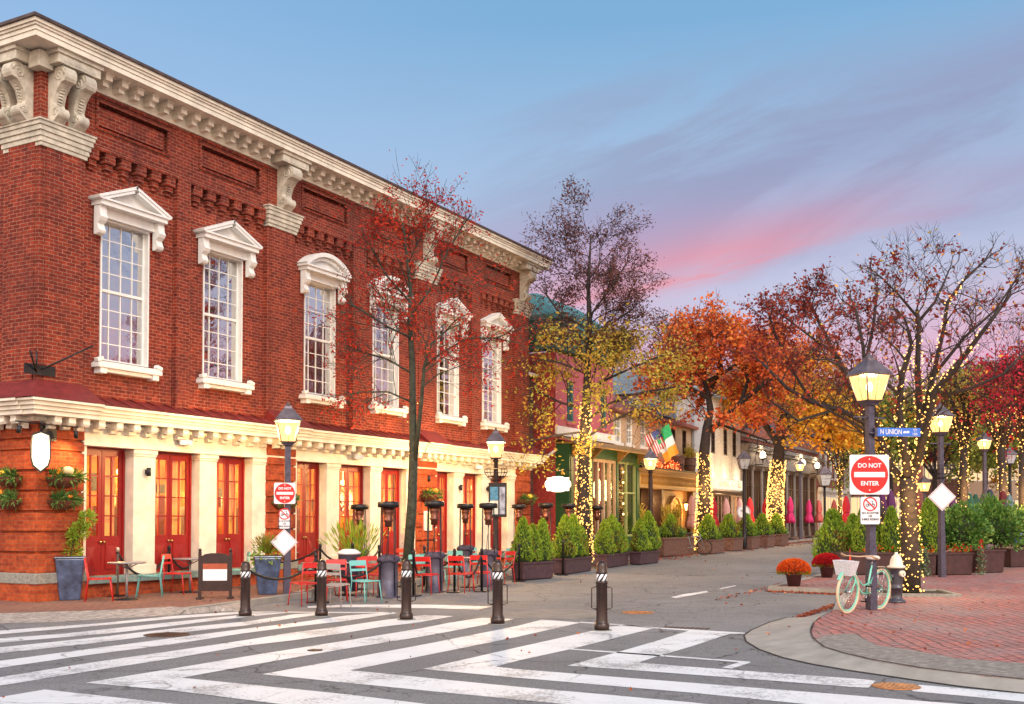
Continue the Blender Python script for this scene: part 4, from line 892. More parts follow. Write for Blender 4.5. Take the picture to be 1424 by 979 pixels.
def bush(seed,h,r,name='evergreen_shrub',label='x',cat='shrub',**k):
    a,b_,c=arb(seed,h,r,**k); o=thing(name,label,cat); mat=k.get('mat',LT); a.build('foliage',mat,o); 
    if b_.v: b_.build('brown_foliage',LT2,o)
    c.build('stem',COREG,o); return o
ARB=[Place(bush(100+k,1.25,.36,n=3000,brown=(.02,.2,.3)[k])) for k in range(3)]
def rnd_bush(seed,r,h,n,sz,mat,name,cat='shrub'):
    rn=random.Random(seed); m=MB()
    for k in range(n):
        a=rn.random()*6.28; u=rn.uniform(-.75,1); rr=math.sqrt(1-u*u); lump=1+.14*math.sin(4*a+seed)+.12*math.sin(5*u+3*a)
        q=(1-.3*rn.random()**2)*lump; p=Vector((r*rr*math.cos(a)*q,r*rr*math.sin(a)*q,h*.5*(1+u*q))); d=Vector((p.x,p.y,p.z-h*.4))+Vector((rn.gauss(0,.25),rn.gauss(0,.25),rn.gauss(0,.25)))
        m.leaf(p,sz*rn.uniform(.6,1.4),rn,.6,d=d)
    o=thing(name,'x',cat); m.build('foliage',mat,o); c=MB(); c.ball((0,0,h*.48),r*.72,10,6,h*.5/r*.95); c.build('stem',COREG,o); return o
# ================= STREET FURNITURE =================
def textmesh(txt,size,name,mat,parent,loc,rot,align='CENTER',sx=1,ext=.002,bold=0):
    cu=bpy.data.curves.new('t','FONT'); cu.body=txt; cu.size=size; cu.align_x=align; cu.align_y='CENTER'; cu.extrude=ext; cu.offset=bold
    o=bpy.data.objects.new('t',cu); COL.objects.link(o); bpy.context.view_layer.update()
    me=bpy.data.meshes.new_from_object(o.evaluated_get(bpy.context.evaluated_depsgraph_get())); bpy.data.objects.remove(o)
    me.materials.clear(); me.materials.append(mat); r=bpy.data.objects.new(name,me); COL.objects.link(r); r.parent=parent; r.location=loc; r.rotation_euler=rot; r.scale=(sx,1,1); return r
LAMPGLOW=emitmat('lamp_glass_lit',(1,.53,.15),3.1,transp=.35); MANTLE=emitmat('lamp_mantle',(1,.78,.42),22)
FROST=pm('lamp_glass_unlit',(.45,.47,.5),.3)
COPPER=pm('lamp_hood_metal',(.13,.10,.11),.45,metal=.4,var=.4)
def lamp(label,loc,h,rz=0,lit=True,power=220,basket=False,style='post',w=.17,scale=1,group='old street lanterns',arm=None,mat=PLUM):
    o=thing('street_lamp',label,'street lamp',loc,rz,group)
    zb=h-.90*scale; s=scale
    p=MB()
    if mat is PLUM: q_=.068; p.frus((0,0,0),q_*1.08,q_*1.08,q_*1.05,q_*1.05,1.15); p.frus((0,0,1.15),q_*.92,q_*.92,q_*.86,q_*.86,zb-1.15); p.frus((0,0,zb-.06),.10,.10,.12,.12,.05)
    else: p.lathe([(w*.78,0),(w*.78,.5),(w*.7,.55),(w*.55,.75),(w*.5,1.1),(w*.46,zb-.5),(w*.36,zb-.12),(w*.5,zb-.09),(w*.5,zb-.05),(w*.3,zb)],seg=8,ph=PI/8)
    p.build('post',mat,o,bevel=.004)
    if arm: a=MB(); a.tube([(-arm,0,zb-.28),(arm,0,zb-.28)],.018,6); a.build('cross_arm',mat,o)
    f=MB(); a0,a1=.15*s,.25*s; z0,z1=zb+.02,zb+.47*s
    f.frus((0,0,zb-.01),a0*.9,a0*.9,a0+.015,a0+.015,.035)
    for sx in (-1,1):
        for sy in (-1,1): f.tube([(sx*a0,sy*a0,z0),(sx*a1,sy*a1,z1)],.014*s,4)
    f.frus((0,0,z1-.01),a1+.025,a1+.025,a1+.03,a1+.03,.035)
    for sx,sy in ((1,0),(-1,0),(0,1),(0,-1)): f.tube([(sx*a0,sy*a0,z0),(sx*a1,sy*a1,z1)],.006,4)
    f.build('lantern_frame',COPPER,o)
    g_=MB(); e=.004; b0,b1=a0-.004,a1-.004
    cs=[(-1,-1),(1,-1),(1,1),(-1,1)]
    g_.add([(x*b0,y*b0,z0+.02) for x,y in cs]+[(x*b1,y*b1,z1-.01) for x,y in cs],[(0,1,5,4),(1,2,6,5),(2,3,7,6),(3,0,4,7)])
    g_.build('lantern_glass',LAMPGLOW if lit else FROST,o)
    r=MB(); r.frus((0,0,z1+.025),a1+.03,a1+.03,.10*s,.10*s,.24*s); r.frus((0,0,z1+.025+.24*s),.085*s,.085*s,.07*s,.07*s,.06*s); r.lathe([(.09*s,z1+.32*s),(.05*s,z1+.35*s),(.02,z1+.38*s),(.03,z1+.40*s),(.001,z1+.43*s)],seg=8)
    r.build('lantern_hood',COPPER,o,bevel=.004)
    if lit:
        b=MB(); b.ball((0,0,zb+.27*s),.06*s,8,6,1.5); b.build('lamp_mantle',MANTLE,o)
        ld=bpy.data.lights.new('lamp_light','POINT'); ld.energy=power; ld.color=(1,.58,.22); ld.shadow_soft_size=.16; lo=bpy.data.objects.new('lamp_light',ld); COL.objects.link(lo); lo.parent=o; lo.location=(0,0,zb+.3)
    if basket:
        zc=basket; bk=MB()
        for z,r_ in ((zc,.33),(zc-.1,.33),(zc-.22,.26),(zc-.32,.13)): bk.tube([(r_*math.cos(t*PI/9),r_*math.sin(t*PI/9),z) for t in range(19)],.009,4,cap=False)
        for k in range(18):
            c,s_=math.cos(k*PI/9),math.sin(k*PI/9); bk.tube([(.33*c,.33*s_,zc),(.33*c,.33*s_,zc-.1),(.26*c,.26*s_,zc-.22),(.13*c,.13*s_,zc-.32),(.07*c,.07*s_,zc-.36)],.006,3)
        bk.build('hanging_basket_frame',BLACK,o)
    return o
face=math.atan2(-RGT.x*0+HOR.y,HOR.x)-PI/2   # rz that turns a thing's -y side to the viewer
LA=at(1212,848); lamp('lit lantern on a dark post carrying the near red round sign beside the bicycle',LA,4.58,face+.35,power=450,arm=.34,mat=PLUM)
LBp=at(1310,803); lamp('lit lantern with wire flower basket and blank diamond sign by laurel planters',LBp,4.7-LBp.z,face+.3,power=600,basket=2.95,arm=.34,scale=.92)
LCp=at(399,826); lamp('lit lantern with three signs on its blue post by the red brick pier',LCp,4.14-LCp.z,face+.3,power=2200,mat=PLUM)
LDp=Vector((12.99,-2.95,zp(13))); lamp('lit lantern with wire basket and poster case before the last red doors',LDp,4.2,face,power=4800,basket=3.0,mat=DARKB)
LEp=Vector((26.4,-2.5,zp(26))); lamp('lit lantern on a brown post in front of the gold pub sign board',LEp,4.3,face,power=900,w=.2,mat=DARKB)
LFp=Vector((37.0,-3.2,zp(37))); lamp('unlit black lantern on a slim post between the two oaks with lights',LFp,4.75,face,lit=False,scale=1.1,mat=BLACK)
LGp=gx(992,42); LGp=Vector((46.5,-1.9,zp(46))); 
LGp=Vector((onx(991,-4.2),-4.2,0)); LGp.z=zp(LGp.x)
LHp=gx(1370,32); lamp('lit lantern behind the laurels, just left of the unlit one',LHp,4.85,face+.2,power=700,scale=.8)
LIp=gx(1405,44); lamp('unlit lantern behind the laurels at the right',LIp,4.9,face,lit=False,scale=1.0,mat=BLACK)
p_=Vector((onx(1147,-3.6),-3.6,0)); p_.z=zp(p_.x); lamp('distant unlit lantern in front of the white house with bay windows',p_,4.6,face,lit=False,scale=1.5,mat=BLACK)
lamp('distant lit lantern seen between the big lit trunk and the basket lamp',gx(1286,58),4.0,face,power=200,scale=1.2)
p_=Vector((onx(1112,-3.8),-3.8,0)); 
# signs
SW=pm('sign_white',(.72,.70,.72),.35,var=.04); SR=pm('sign_red',(.60,.012,.012),.35,var=.06); SBL=pm('sign_blue',(.03,.14,.55),.35,var=.05); SK=pm('sign_black',(.03,.03,.04),.5); SBK=pm('sign_back',(.3,.3,.3),.5,metal=.5)
def plate(mb,w,h,y=0,t=.004,r=.03,z=0):
    pts=[]
    for cx,cz,a0 in ((w/2-r,h/2-r,0),(-w/2+r,h/2-r,90),(-w/2+r,-h/2+r,180),(w/2-r,-h/2+r,270)):
        pts+=[(cx+r*math.cos(R(a0+a)),cz+r*math.sin(R(a0+a))) for a in (0,30,60,90)]
    mb.ext(pts,lambda u,v,q:(u,q,v+z),y-t/2,y+t/2)
def disc(mb,r,y,t=.003,seg=40,r0=0,cx=0,cz=0):
    if r0==0: mb.ext([(cx+r*math.cos(2*PI*k/seg),cz+r*math.sin(2*PI*k/seg)) for k in range(seg)],lambda u,v,q:(u,q,v),y-t,y)
    else:
        for k in range(seg):
            a,b=2*PI*k/seg,2*PI*(k+1)/seg; mb.ext([(cx+r*math.cos(a),cz+r*math.sin(a)),(cx+r*math.cos(b),cz+r*math.sin(b)),(cx+r0*math.cos(b),cz+r0*math.sin(b)),(cx+r0*math.cos(a),cz+r0*math.sin(a))],lambda u,v,q:(u,q,v),y-t,y)
def dne(label,loc,rz,s=.72):
    o=thing('do_not_enter_sign',label,'road sign',loc,rz,'red round do not enter signs'); b=MB(); plate(b,s,s,r=.03); b.build('panel',SW,o)
    d=MB(); disc(d,s*.47,-.004); d.build('red_disc',SR,o); w=MB(); w.box(-s*.39,s*.39,-.012,-.008,-s*.065,s*.065); w.build('white_bar',SW,o)
    textmesh('DO NOT',s*.15,'lettering',SW,o,(0,-.011,s*.225),(PI/2,0,0),sx=.98,bold=.003); textmesh('ENTER',s*.15,'lettering',SW,o,(0,-.011,-s*.225),(PI/2,0,0),sx=1.02,bold=.003)
    for z in (.39,-.39): q=MB(); disc(q,.012,-.008,cz=z*s,seg=10); q.build('bolt',SW,o)
    return o
def scoot(label,loc,rz,w=.38,h=.54):
    o=thing('no_scooter_sign',label,'road sign',loc,rz,'white no scooter signs'); b=MB(); plate(b,w,h,r=.035); b.build('panel',SK,o); b=MB(); plate(b,w-.02,h-.02,y=-.004,r=.03); b.build('face',SW,o)
    rg=MB(); disc(rg,.125,-.008,r0=.103,cz=.115,t=.002); rg.boxc((0,-.011,.115),.022,.003,.22,ry=-PI/4); rg.build('red_ring',SR,o)
    k=MB(); disc(k,.03,-.0075,r0=.018,cx=-.05,cz=.095,seg=14,t=.001); disc(k,.03,-.0075,r0=.018,cx=.055,cz=.095,seg=14,t=.001); k.box(-.05,.03,-.0085,-.0075,.092,.102); k.boxc((.045,-.008,.13),.01,.001,.08,ry=-.2); k.box(.02,.05,-.0085,-.0075,.162,.172); k.build('scooter_symbol',SK,o)
    for i,t in enumerate(('NO SCOOTER','OR','E-BIKE RIDING')): textmesh(t,.052,'lettering',SK,o,(0,-.0085,-.045-.055*i),(PI/2,0,0),sx=.9,bold=.001)
    return o
def onpost(P,px,py,fw=.13):
    """a point a little in front of the post P at photo height py"""
    d=(P-CAM).dot(HOR)-fw; q=dep(px,py,d); return q
dne('near red round sign reading do not enter on the post by the bicycle',onpost(LA,1209,660),face+.02,.70)
scoot('no scooter sign below the near red round sign by the bicycle',onpost(LA,1210,710),face,.36,.50)
dne('smaller red round sign reading do not enter on the far left lamp post',onpost(LCp,396,686),face+.28,.45)
scoot('no scooter sign between red sign and diamond on the left lamp post',onpost(LCp,395.5,722),face+.28,.24,.42)
def diamond(label,loc,rz,s):
    o=thing('blank_diamond_sign',label,'road sign',loc,rz,'blank white diamond signs')
    for nm,k,y,m_ in (('panel',1,0,SW),('border',.93,-.005,pm('sign_line',(.35,.10,.12),.5)),('face',.89,-.008,SW)):
        b=MB(); b.ext([(0,s*k/2),(-s*k/2,0),(0,-s*k/2),(s*k/2,0)],lambda u,v,q:(u,q,v),y-.003,y+.002); b.build(nm,m_,o)
diamond('blank white diamond sign below the basket on the right lamp post',onpost(LBp,1310,691),face,.74)
diamond('blank white diamond sign lowest on the left lamp post',onpost(LCp,395,754),face+.28,.57)
# street name blade
o=thing('street_name_sign','blue street name sign reading N UNION ST on the near lamp post','road sign',onpost(LA,1250,601,.0),face+.12)
b=MB(); plate(b,.80,.15,r=.012,t=.02); b.build('panel',SBL,o)
b=MB(); b.boxc((-.43,0,-.005),.05,.05,.16); b.tube([(-.44,0,-.02),(-.58,.0,-.02)],.02,6); b.build('bracket',PLUM,o)
textmesh('N UNION',.125,'lettering',SW,o,(-.355,-.013,0),(PI/2,0,0),align='LEFT',sx=.74,bold=.001); textmesh('ST',.066,'lettering',SW,o,(.30,-.013,.033),(PI/2,0,0)); textmesh('100',.066,'lettering',SW,o,(.29,-.013,-.034),(PI/2,0,0))
b=MB(); b.ext([(.07,0),(.1,.022),(.13,.01),(.165,.026),(.2,.004),(.17,-.02),(.12,-.012),(.09,-.024)],lambda u,v,q:(u,q,v),-.0135,-.011); b.build('emblem',SW,o)
# bollards
STRW=brickmat; 
def stripemat():
    m=bpy.data.materials.new('reflective_stripe'); m.use_nodes=True; g=NT(m.node_tree); b=g.n('ShaderNodeBsdfPrincipled'); o=g.n('ShaderNodeOutputMaterial'); g.t.links.new(b.outputs[0],o.inputs[0])
    tc=g.n('ShaderNodeTexCoord'); x=g.sep(tc.outputs['Object']); a=g.m('ARCTAN2',x[1],x[0]); v=g.m('FRACT',g.m('ADD',g.m('MULTIPLY',a,7/(2*PI)),g.m('MULTIPLY',x[2],-9.5)))
    g.put(b.inputs['Base Color'],g.mix(g.m('GREATER_THAN',v,.45),C((.03,.025,.025)),C((.85,.85,.88)))); b.inputs['Roughness'].default_value=.35; return m
STR=stripemat(); BOLM=pm('bollard_brown',(.032,.014,.010),.32,metal=.3,var=.3,bump=.1,spec=.6)
def bollard(handles):
    o=thing('bollard','x','bollard'); b=MB(); b.lathe([(.115,0),(.115,.10),(.10,.11),(.095,.13),(.086,.16),(.085,.66),(.095,.67),(.095,.69),(.085,.70)],seg=20); b.build('post',BOLM,o)
    s=MB(); s.lathe([(.084,.70),(.084,.80)],seg=20); s.build('reflective_band',STR,o); s=MB(); s.lathe([(.084,.80),(.092,.81),(.092,.83),(.084,.84),(.084,.90),(.075,.94),(.05,.975),(.001,.99)],seg=20); s.build('cap',BOLM,o)
    s=MB(); s.lathe([(.16,.002),(.155,.012)],seg=20); s.build('base_plate',GRAN,o)
    if handles:
        for sg in (-1,1): h=MB(); h.tube([(sg*.08,0,.62),(sg*.155,0,.6),(sg*.155,0,.32),(sg*.08,0,.3)],.009,5); h.build('handle',BOLM,o)
    return o
b1=Place(bollard(False)); b2=Place(bollard(True))
for (px,py,p,l,h) in ((341,857,b1,'leftmost bollard, beside the sandwich board',.98),(447,857,b1,'second bollard from the left, in front of the grey chair',1.0),(565,862,b2,'middle bollard in line with the slender maple',1.04),(692,868,b2,'fourth bollard, before the brick hall lamp with poster case',1.05),(837,877,b2,'rightmost bollard alone in the lane with side handles',1.08)):
    p(at(px,py,RD),face,l,'bollards across the lane',sc=(1,1,h))
# bistro chairs and tables
CR=pm('chair_red',(.55,.02,.018),.35,var=.08,spec=.5); CT=pm('chair_turquoise',(.16,.45,.42),.4,var=.08); CG=pm('chair_grey',(.33,.29,.27),.45,var=.1); CP_=pm('table_metal',(.27,.25,.26),.4,metal=.3,var=.15)
def chair(mat,nm):
    o=thing(nm,'x','chair')
    s=MB()
    for k in range(6): y=-.2+k*.075; s.boxc((0,y,.455-.012*math.sin(k/5*PI)),.38,.06,.012)
    s.build('seat',mat,o)
    f=MB(); f.tube([(-.2,-.23,.44),(.2,-.23,.44),(.2,.2,.43),(-.2,.2,.43),(-.2,-.23,.44)],.012,5); f.build('seat_frame',mat,o)
    for sx in (-1,1):
        l=MB(); l.tube([(sx*.19,-.21,.45),(sx*.22,-.27,0)],.0125,5); l.build('leg',mat,o)
        l=MB(); l.tube([(sx*.2,.26,.84),(sx*.2,.19,.45),(sx*.22,.24,0)],.0125,5); l.build('leg',mat,o)
    b=MB()
    for z,h in ((.80,.11),(.66,.05)): b.boxc((0,.245 if z>.7 else .225,z),.40,.012,h,rx=-.14)
    b.build('backrest',mat,o)
    return o
CH={'r':Place(chair(CR,'red_chair')),'t':Place(chair(CT,'turquoise_chair')),'g':Place(chair(CG,'grey_chair'))}
def table():
    o=thing('bistro_table','x','table'); t=MB(); t.lathe([(.01,.72),(.36,.72),(.37,.73),(.37,.745),(.36,.75),(.01,.75)],seg=24); t.build('tabletop',CP_,o); l=MB(); l.tube([(0,0,.72),(0,0,.03)],.025,8)
    for k in range(4): c,s=math.cos(k*PI/2+.4),math.sin(k*PI/2+.4); l.tube([(0,0,.62),(.22*c,.22*s,.715)],.012,5)
    l.build('pedestal',CP_,o); b=MB(); b.lathe([(.23,0),(.23,.015),(.05,.04),(.01,.05)],seg=20); b.build('foot',BLACK,o); return o
TB=Place(table())
GC='bistro chairs on the terrace'; GT='grey bistro tables on the terrace'
# (kind, px, py, off, facing offset, label)
F0=0
chairs=[('r',137,836,0,1.9,'red chair between the blue corner pot and the first rope post'),
('t',209,830,0,-1.3,'turquoise chair behind the first rope, in front of the second white column'),
('r',246,826,0,1.4,'red chair behind the third rope post, before the second red doors'),
('t',330,819,0,-1.2,'turquoise chair just right of the sandwich board'),
('r',424,842,RD,-2.4,'red chair nearest the kerb, right of the left lamp post'),
('r',468,836,RD,.2,'red chair behind the grey chair with its back to the doors'),
('g',466,845,RD,2.9,'grey chair turned away, just behind the second bollard'),
('t',508,838,RD,.8,'turquoise chair right of the grey chair at the kerb'),
('r',492,830,RD,-.4,'red chair half hidden behind the turquoise chair at the kerb'),
('t',424,806,0,0,'turquoise chair before the fourth red doors behind the lamp post'),
('r',470,800,0,.1,'red chair behind the tables near the potted palm'),
('r',522,826,RD,.7,'red chair between the two nearest patio heaters'),
('t',583,822,RD,.3,'turquoise chair behind the middle bollard'),
('r',593,826,RD,2.8,'red chair right of the maple trunk'),
('r',583,806,RD,1.2,'red chair beyond the maple trunk, by the wall'),
('t',628,812,RD,-.3,'turquoise chair behind the two red chairs at the rope'),
('r',641,824,RD,2.7,'red chair turned side on beside the leaning rope post'),
('r',668,822,RD,3.0,'red chair left of the fourth bollard'),
('t',655,803,RD,.2,'turquoise chair by the wall beyond the third heater'),
('r',699,812,RD,-2.2,'red chair right of the heater with the purple cover'),
('t',713,806,RD,-.1,'turquoise chair left of the first evergreen planter'),
('r',548,806,RD,-.6,'red chair by the wall behind the nearest heater'),
('r',445,828,RD,1.2,'red chair side on behind the second bollard'),('t',478,818,RD,-1.6,'turquoise chair in the second row right of the second bollard'),
('r',610,812,RD,.4,'red chair behind the second large heater'),('r',681,812,RD,-.5,'red chair at the left foot of the poster case lamp'),
('t',602,818,RD,2.4,'turquoise chair half hidden by the second large heater'),('r',512,812,RD,.9,'red chair in the second row left of the nearest heater')]
for k,px,py,off,a,l in chairs: CH[k](at(px,py,off),face+a,l,GC)
for px,py,off,l in ((176,834,0,'grey table between red and turquoise chairs at the first doors'),(264,824,0,'grey table behind the third rope post'),(447,838,RD,'grey table behind the second bollard among red chairs'),(395,808,0,'grey table behind the left lamp post'),(480,828,RD,'grey table left of the nearest turquoise chair'),(560,816,RD,'grey table behind the maple trunk'),(652,817,RD,'grey table between the red chairs left of the fourth bollard'),(612,808,RD,'grey table behind the second large heater'),(498,820,RD,'grey table in the second row left of the nearest heater'),(690,803,RD,'grey table at the foot of the poster case lamp')):
    TB(at(px,py,off),0,l,GT)
# folded cloths / covers on far tables
for px,py,l,m_ in ((668,806,'white cloth heap on a table by the third red chairs',SW),(497,808,'white lid resting on a dark bin by the palm',SW)): pass
# patio heaters
COV=pm('heater_drum',(.075,.065,.095),.45,metal=.3,var=.3); CLOTH=pm('purple_cover_cloth',(.05,.04,.065),.8,var=.4,bump=.6,bscale=12); BRN=pm('burner_metal',(.16,.06,.04),.35,metal=.6,var=.4)
def heater():
    o=thing('patio_heater','x','heater'); b=MB(); b.lathe([(.26,0),(.26,.03),(.215,.04),(.21,.80),(.22,.82)],seg=18); b.build('tank_drum',COV,o)
    c=MB(); rn=random.Random(2)
    prof=[(.23,.78),(.24,.83),(.20,.89),(.14,.92),(.02,.90)]; vs=[]
    seg=16
    c.lathe(prof,seg=seg); c.v=[(x*(1+.12*math.sin(7*math.atan2(y,x)+z*9)),y*(1+.12*math.cos(5*math.atan2(y,x)+z*7)),z+.03*math.sin(4*math.atan2(y,x)+x*9)) for x,y,z in c.v]; c.build('cloth_cover',CLOTH,o)
    for k in range(4): a=PI/4+k*PI/2; p=MB(); p.tube([(.24*math.cos(a),.24*math.sin(a),.02),(.215*math.cos(a),.215*math.sin(a),1.0),(.195*math.cos(a),.195*math.sin(a),2.0)],.013,6); p.build('post',BLACK,o)
    h=MB(); h.lathe([(.20,1.98),(.235,1.985),(.235,2.09),(.20,2.11),(.02,2.12)],seg=22); h.build('hood',BLACK,o)
    n=MB(); n.lathe([(.03,1.55),(.08,1.56),(.08,1.66),(.105,1.68),(.105,1.72),(.08,1.74),(.11,1.86),(.12,1.98),(.02,1.98)],seg=14); n.build('burner',BRN,o)
    t=MB(); t.tube([(0,0,.85),(0,0,1.56)],.012,5); t.tube([(-.05,.1,.9),(-.05,.12,1.0),(.02,.05,1.6)],.008,4); t.build('gas_pipe',BLACK,o)
    return o
HT=Place(heater())
def hat(px,ringw,ground=RD):
    d=.47*F_/ringw; q=dep(px,722,d); q.z=ground+rise(q.x); return q
for px,w_,zt,l in ((500,25,701,'tall heater before the fifth red doors, left of the widest one'),(540,30,697,'nearest and widest heater, dark drum with rumpled cover, left of the maple'),(604,28,696,'heater right of the maple trunk in front of the brick pier'),(647,23,700,'narrower heater before the seventh red doors'),(679,26,699,'heater just left of the poster case lamp'),(721,19.5,701,'heater right of the poster case lamp, behind evergreens'),(759,21,699,'heater below the cloud shaped lit sign'),(791,20,700,'heater left of the lit oak trunk'),(830,17.5,703,'heater right of the lit oak trunk before the green shop')):
    q=hat(px,w_); ztop=dep(px,zt,(q-CAM).dot(FWD)).z; HT(q,face,l,'tall round patio heaters',sc=(1,1,(ztop-q.z)/2.12))
# rope posts and ropes
SILV=pm('steel_post',(.45,.38,.33),.35,metal=.7)
def rpost(mat,h=.98):
    o=thing('rope_post','x','rope post'); p=MB(); p.lathe([(.03,.02),(.028,h-.06),(.04,h-.05),(.04,h),(.03,h+.03),(.001,h+.045)],seg=10); p.build('pole',mat,o); f=MB(); f.boxc((0,0,.012),.34,.30,.024); f.build('foot',BLACK,o,bevel=.004); return o
rp=Place(rpost(BLACK)); rs=Place(rpost(SILV))
posts=[(163,829,0,rs,'bare steel rope post nearest the blue corner pot'),(234.6,822,0,rp,'black rope post between turquoise and red chairs'),(276,817.5,0,rp,'black rope post left of the sandwich board'),(336,812,0,rp,'black rope post right of the sandwich board'),(439,838,RD,rp,'black rope post leaning by the second bollard'),(445,815,0,rp,'black rope post before the fourth red doors'),(490,812,0,rp,'black rope post left of the potted palm'),(527,812,RD,rp,'black rope post behind the nearest heater'),(575,829,RD,rp,'black rope post just right of the middle bollard'),(590,815,RD,rp,'black rope post under the mailbox pier'),(632,824,RD,rp,'black rope post leaning left of the red chairs'),(670,823,RD,rp,'black rope post between two red chairs'),(722,809,RD,rp,'black rope post at the first evergreen planter'),(783,800,RD,rp,'black rope post between first and second evergreen planters')]
PP={}
for i,(px,py,off,pl,l) in enumerate(posts): q=at(px,py,off); PP[i]=q; pl(q,.3,l,'rope posts round the terrace')
ROPE=pm('black_rope',(.012,.012,.014),.6,bump=.5,bscale=80)
def rope(p,q,sag,label,r=.024,za=.9,zb=.9,mat=ROPE):
    p=p+Vector((0,0,za)); q=q+Vector((0,0,zb)); b=(p+q)/2; m=MB(); m.tube([p.lerp(q,t/14)-b-Vector((0,0,sag*(1-(2*t/14-1)**2))) for t in range(15)],r,6)
    for e in (p,q): m.ball(e-b,r*1.6,6,4)
    o=m.build('rope',mat,None,loc=b); return tag(o,label,'rope','black ropes between posts')
for i,j,s,l in ((0,1,.5,'rope hanging between steel post and first black post'),(1,2,.42,'rope hanging left of the sandwich board'),(2,3,.3,'rope passing behind the sandwich board'),(3,5,.35,'rope running behind the left lamp post'),(5,6,.3,'rope before the fourth and fifth doors'),(6,7,.3,'rope behind the potted palm'),(8,9,.55,'rope looping behind the maple trunk'),(9,10,.35,'rope beneath the mailbox pier'),(10,11,.55,'rope looping in front of the red chairs left of the fourth bollard'),(11,12,.55,'rope looping behind the fourth bollard')):
    rope(PP[i],PP[j],s,l)
hq=hat(540,30); rope(PP[4],hq,.42,'rope sagging from leaning post to the nearest heater',za=.88,zb=.92)
bq=at(341,857,RD); rope(bq,PP[4],.28,'braided rope from the leftmost bollard to the leaning post',r=.026,za=.84,zb=.86)
# sandwich board
q=at(299,833); o=thing('sandwich_board','dark brown sandwich board with blank white notice beside the rope posts','sign board',q,face+.12)
b=MB(); b.box(-.27,.27,-.02,.02,.16,.86); b.ext([(-.27,.86),(.27,.86),(.2,.9),(.08,.92),(-.08,.92),(-.2,.9)],lambda u,v,w:(u,w,v),-.02,.02); b.build('panel',DARKB,o)
for sx in (-1,1): l=MB(); l.boxc((sx*.30,0,.47),.06,.06,.94); l.lathe([(.02,.94),(.035,.97),(.03,1.0),(.001,1.02)],(sx*.30,0,0),8); l.boxc((sx*.30,0,.02),.1,.3,.04); l.build('leg',DARKB,o)
l=MB(); l.box(-.235,.235,-.03,-.021,.37,.70); l.build('notice',SW,o); l=MB(); l.box(-.235,.235,-.031,-.022,.60,.71) ; l.v=[(x,y-.004,z) for x,y,z in l.v]; l.build('notice_header',pm('notice_rust',(.35,.07,.03),.6),o)
# blue pots
POT=pm('blue_glaze',(.05,.07,.13),.25,var=.7,vscale=4,coat=.5,spec=.6)
def pot(label,loc,h,w0,w1,nm='blue_plant_pot'):
    o=thing(nm,label,'plant pot',loc,face+.3); b=MB(); b.frus((0,0,0),w0,w0,w1,w1,h); b.frus((0,0,h),w1+.02,w1+.02,w1+.02,w1+.02,.04); b.build('pot',POT,o,bevel=.02); s=MB(); s.box(-w1+.03,w1-.03,-w1+.03,w1-.03,h+.02,h+.045); s.build('soil',pm('soil',(.04,.025,.018),.95),o); return o
p1=at(98,834); pot('tall tapered blue pot with a twisted conifer at the hall corner',p1,.82,.19,.27)
p2=at(371,826); pot('tall tapered blue pot beside the left lamp post',p2,.78,.19,.28)
def leafclump(c,n,r,sz,rnd,asp=.3,up=.3,m=None):
    m=m or MB()
    for _ in range(n):
        v=Vector((rnd.gauss(0,1),rnd.gauss(0,1),rnd.gauss(0,1))).normalized(); p=Vector(c)+v*r*rnd.random()**.4; m.leaf(p,sz*rnd.uniform(.6,1.4),rnd,asp,d=v+Vector((0,0,up)))
    return m
rn=random.Random(12)
o=thing('twisted_conifer','little twisted conifer with clumps of foliage in the corner blue pot','plant',p1+Vector((0,0,.86))); t=MB(); t.tube([(0,0,0),(.03,0,.15),(.0,-.05,.3),(.18,-.12,.45),(.2,-.15,.62)],.018,6); t.tube([(.0,-.05,.3),(-.02,-.1,.42)],.012,5); t.build('stem',BARK,o)
m=leafclump((0,0,.08),500,.22,.06,rn); m=leafclump((.1,-.1,.5),500,.17,.07,rn,m=m); m=leafclump((.24,-.18,.75),450,.15,.07,rn,m=m); m=leafclump((-.05,-.1,.42),200,.1,.06,rn,m=m); m.build('foliage',LT,o)
o=thing('spiky_shrub','yellow-green shrub with trailing leaves in the pot by the lamp','plant',p2+Vector((0,0,.82))); m=MB()
for _ in range(420): v=Vector((rn.gauss(0,.45),rn.gauss(0,.45),1)).normalized(); m.leaf(Vector((0,0,0))+v*rn.uniform(.02,.42),.12,rn,.2,d=v)
m.build('foliage',leafmat('olive_shrub',[(0,(.12,.12,.02)),(.6,(.3,.28,.04)),(1,(.4,.2,.05))]),o); m=leafclump((0,0,-.01),500,.33,.07,rn,.6,-.2); m.build('trailing_leaves',LT,o)
pp_=at(492,810,0); o=thing('potted_palm','bushy potted palm before the fifth red doors','plant',pp_); b=MB(); b.lathe([(.16,0),(.22,.4),(.24,.42),(.2,.42)],seg=14); b.build('pot',COV,o); m=MB()
for _ in range(500):
    v=Vector((rn.gauss(0,.5),rn.gauss(0,.5),1)).normalized(); m.leaf(Vector((0,0,.45))+v*rn.uniform(.05,1.0),.26,rn,.12,d=v+Vector((0,0,.3)))
m.build('fronds',LT,o)
q=at(485,822,0); o=thing('litter_bin','dark round bin with white lid behind the turquoise chair at the kerb','bin',Vector((q.x,q.y,zp(q.x)))); b=MB(); b.lathe([(.2,0),(.24,.8),(.25,.82)],seg=18); b.build('barrel',COV,o); b=MB(); b.lathe([(.26,.82),(.27,.86),(.15,.93),(.01,.94)],seg=18); b.build('lid',SW,o)
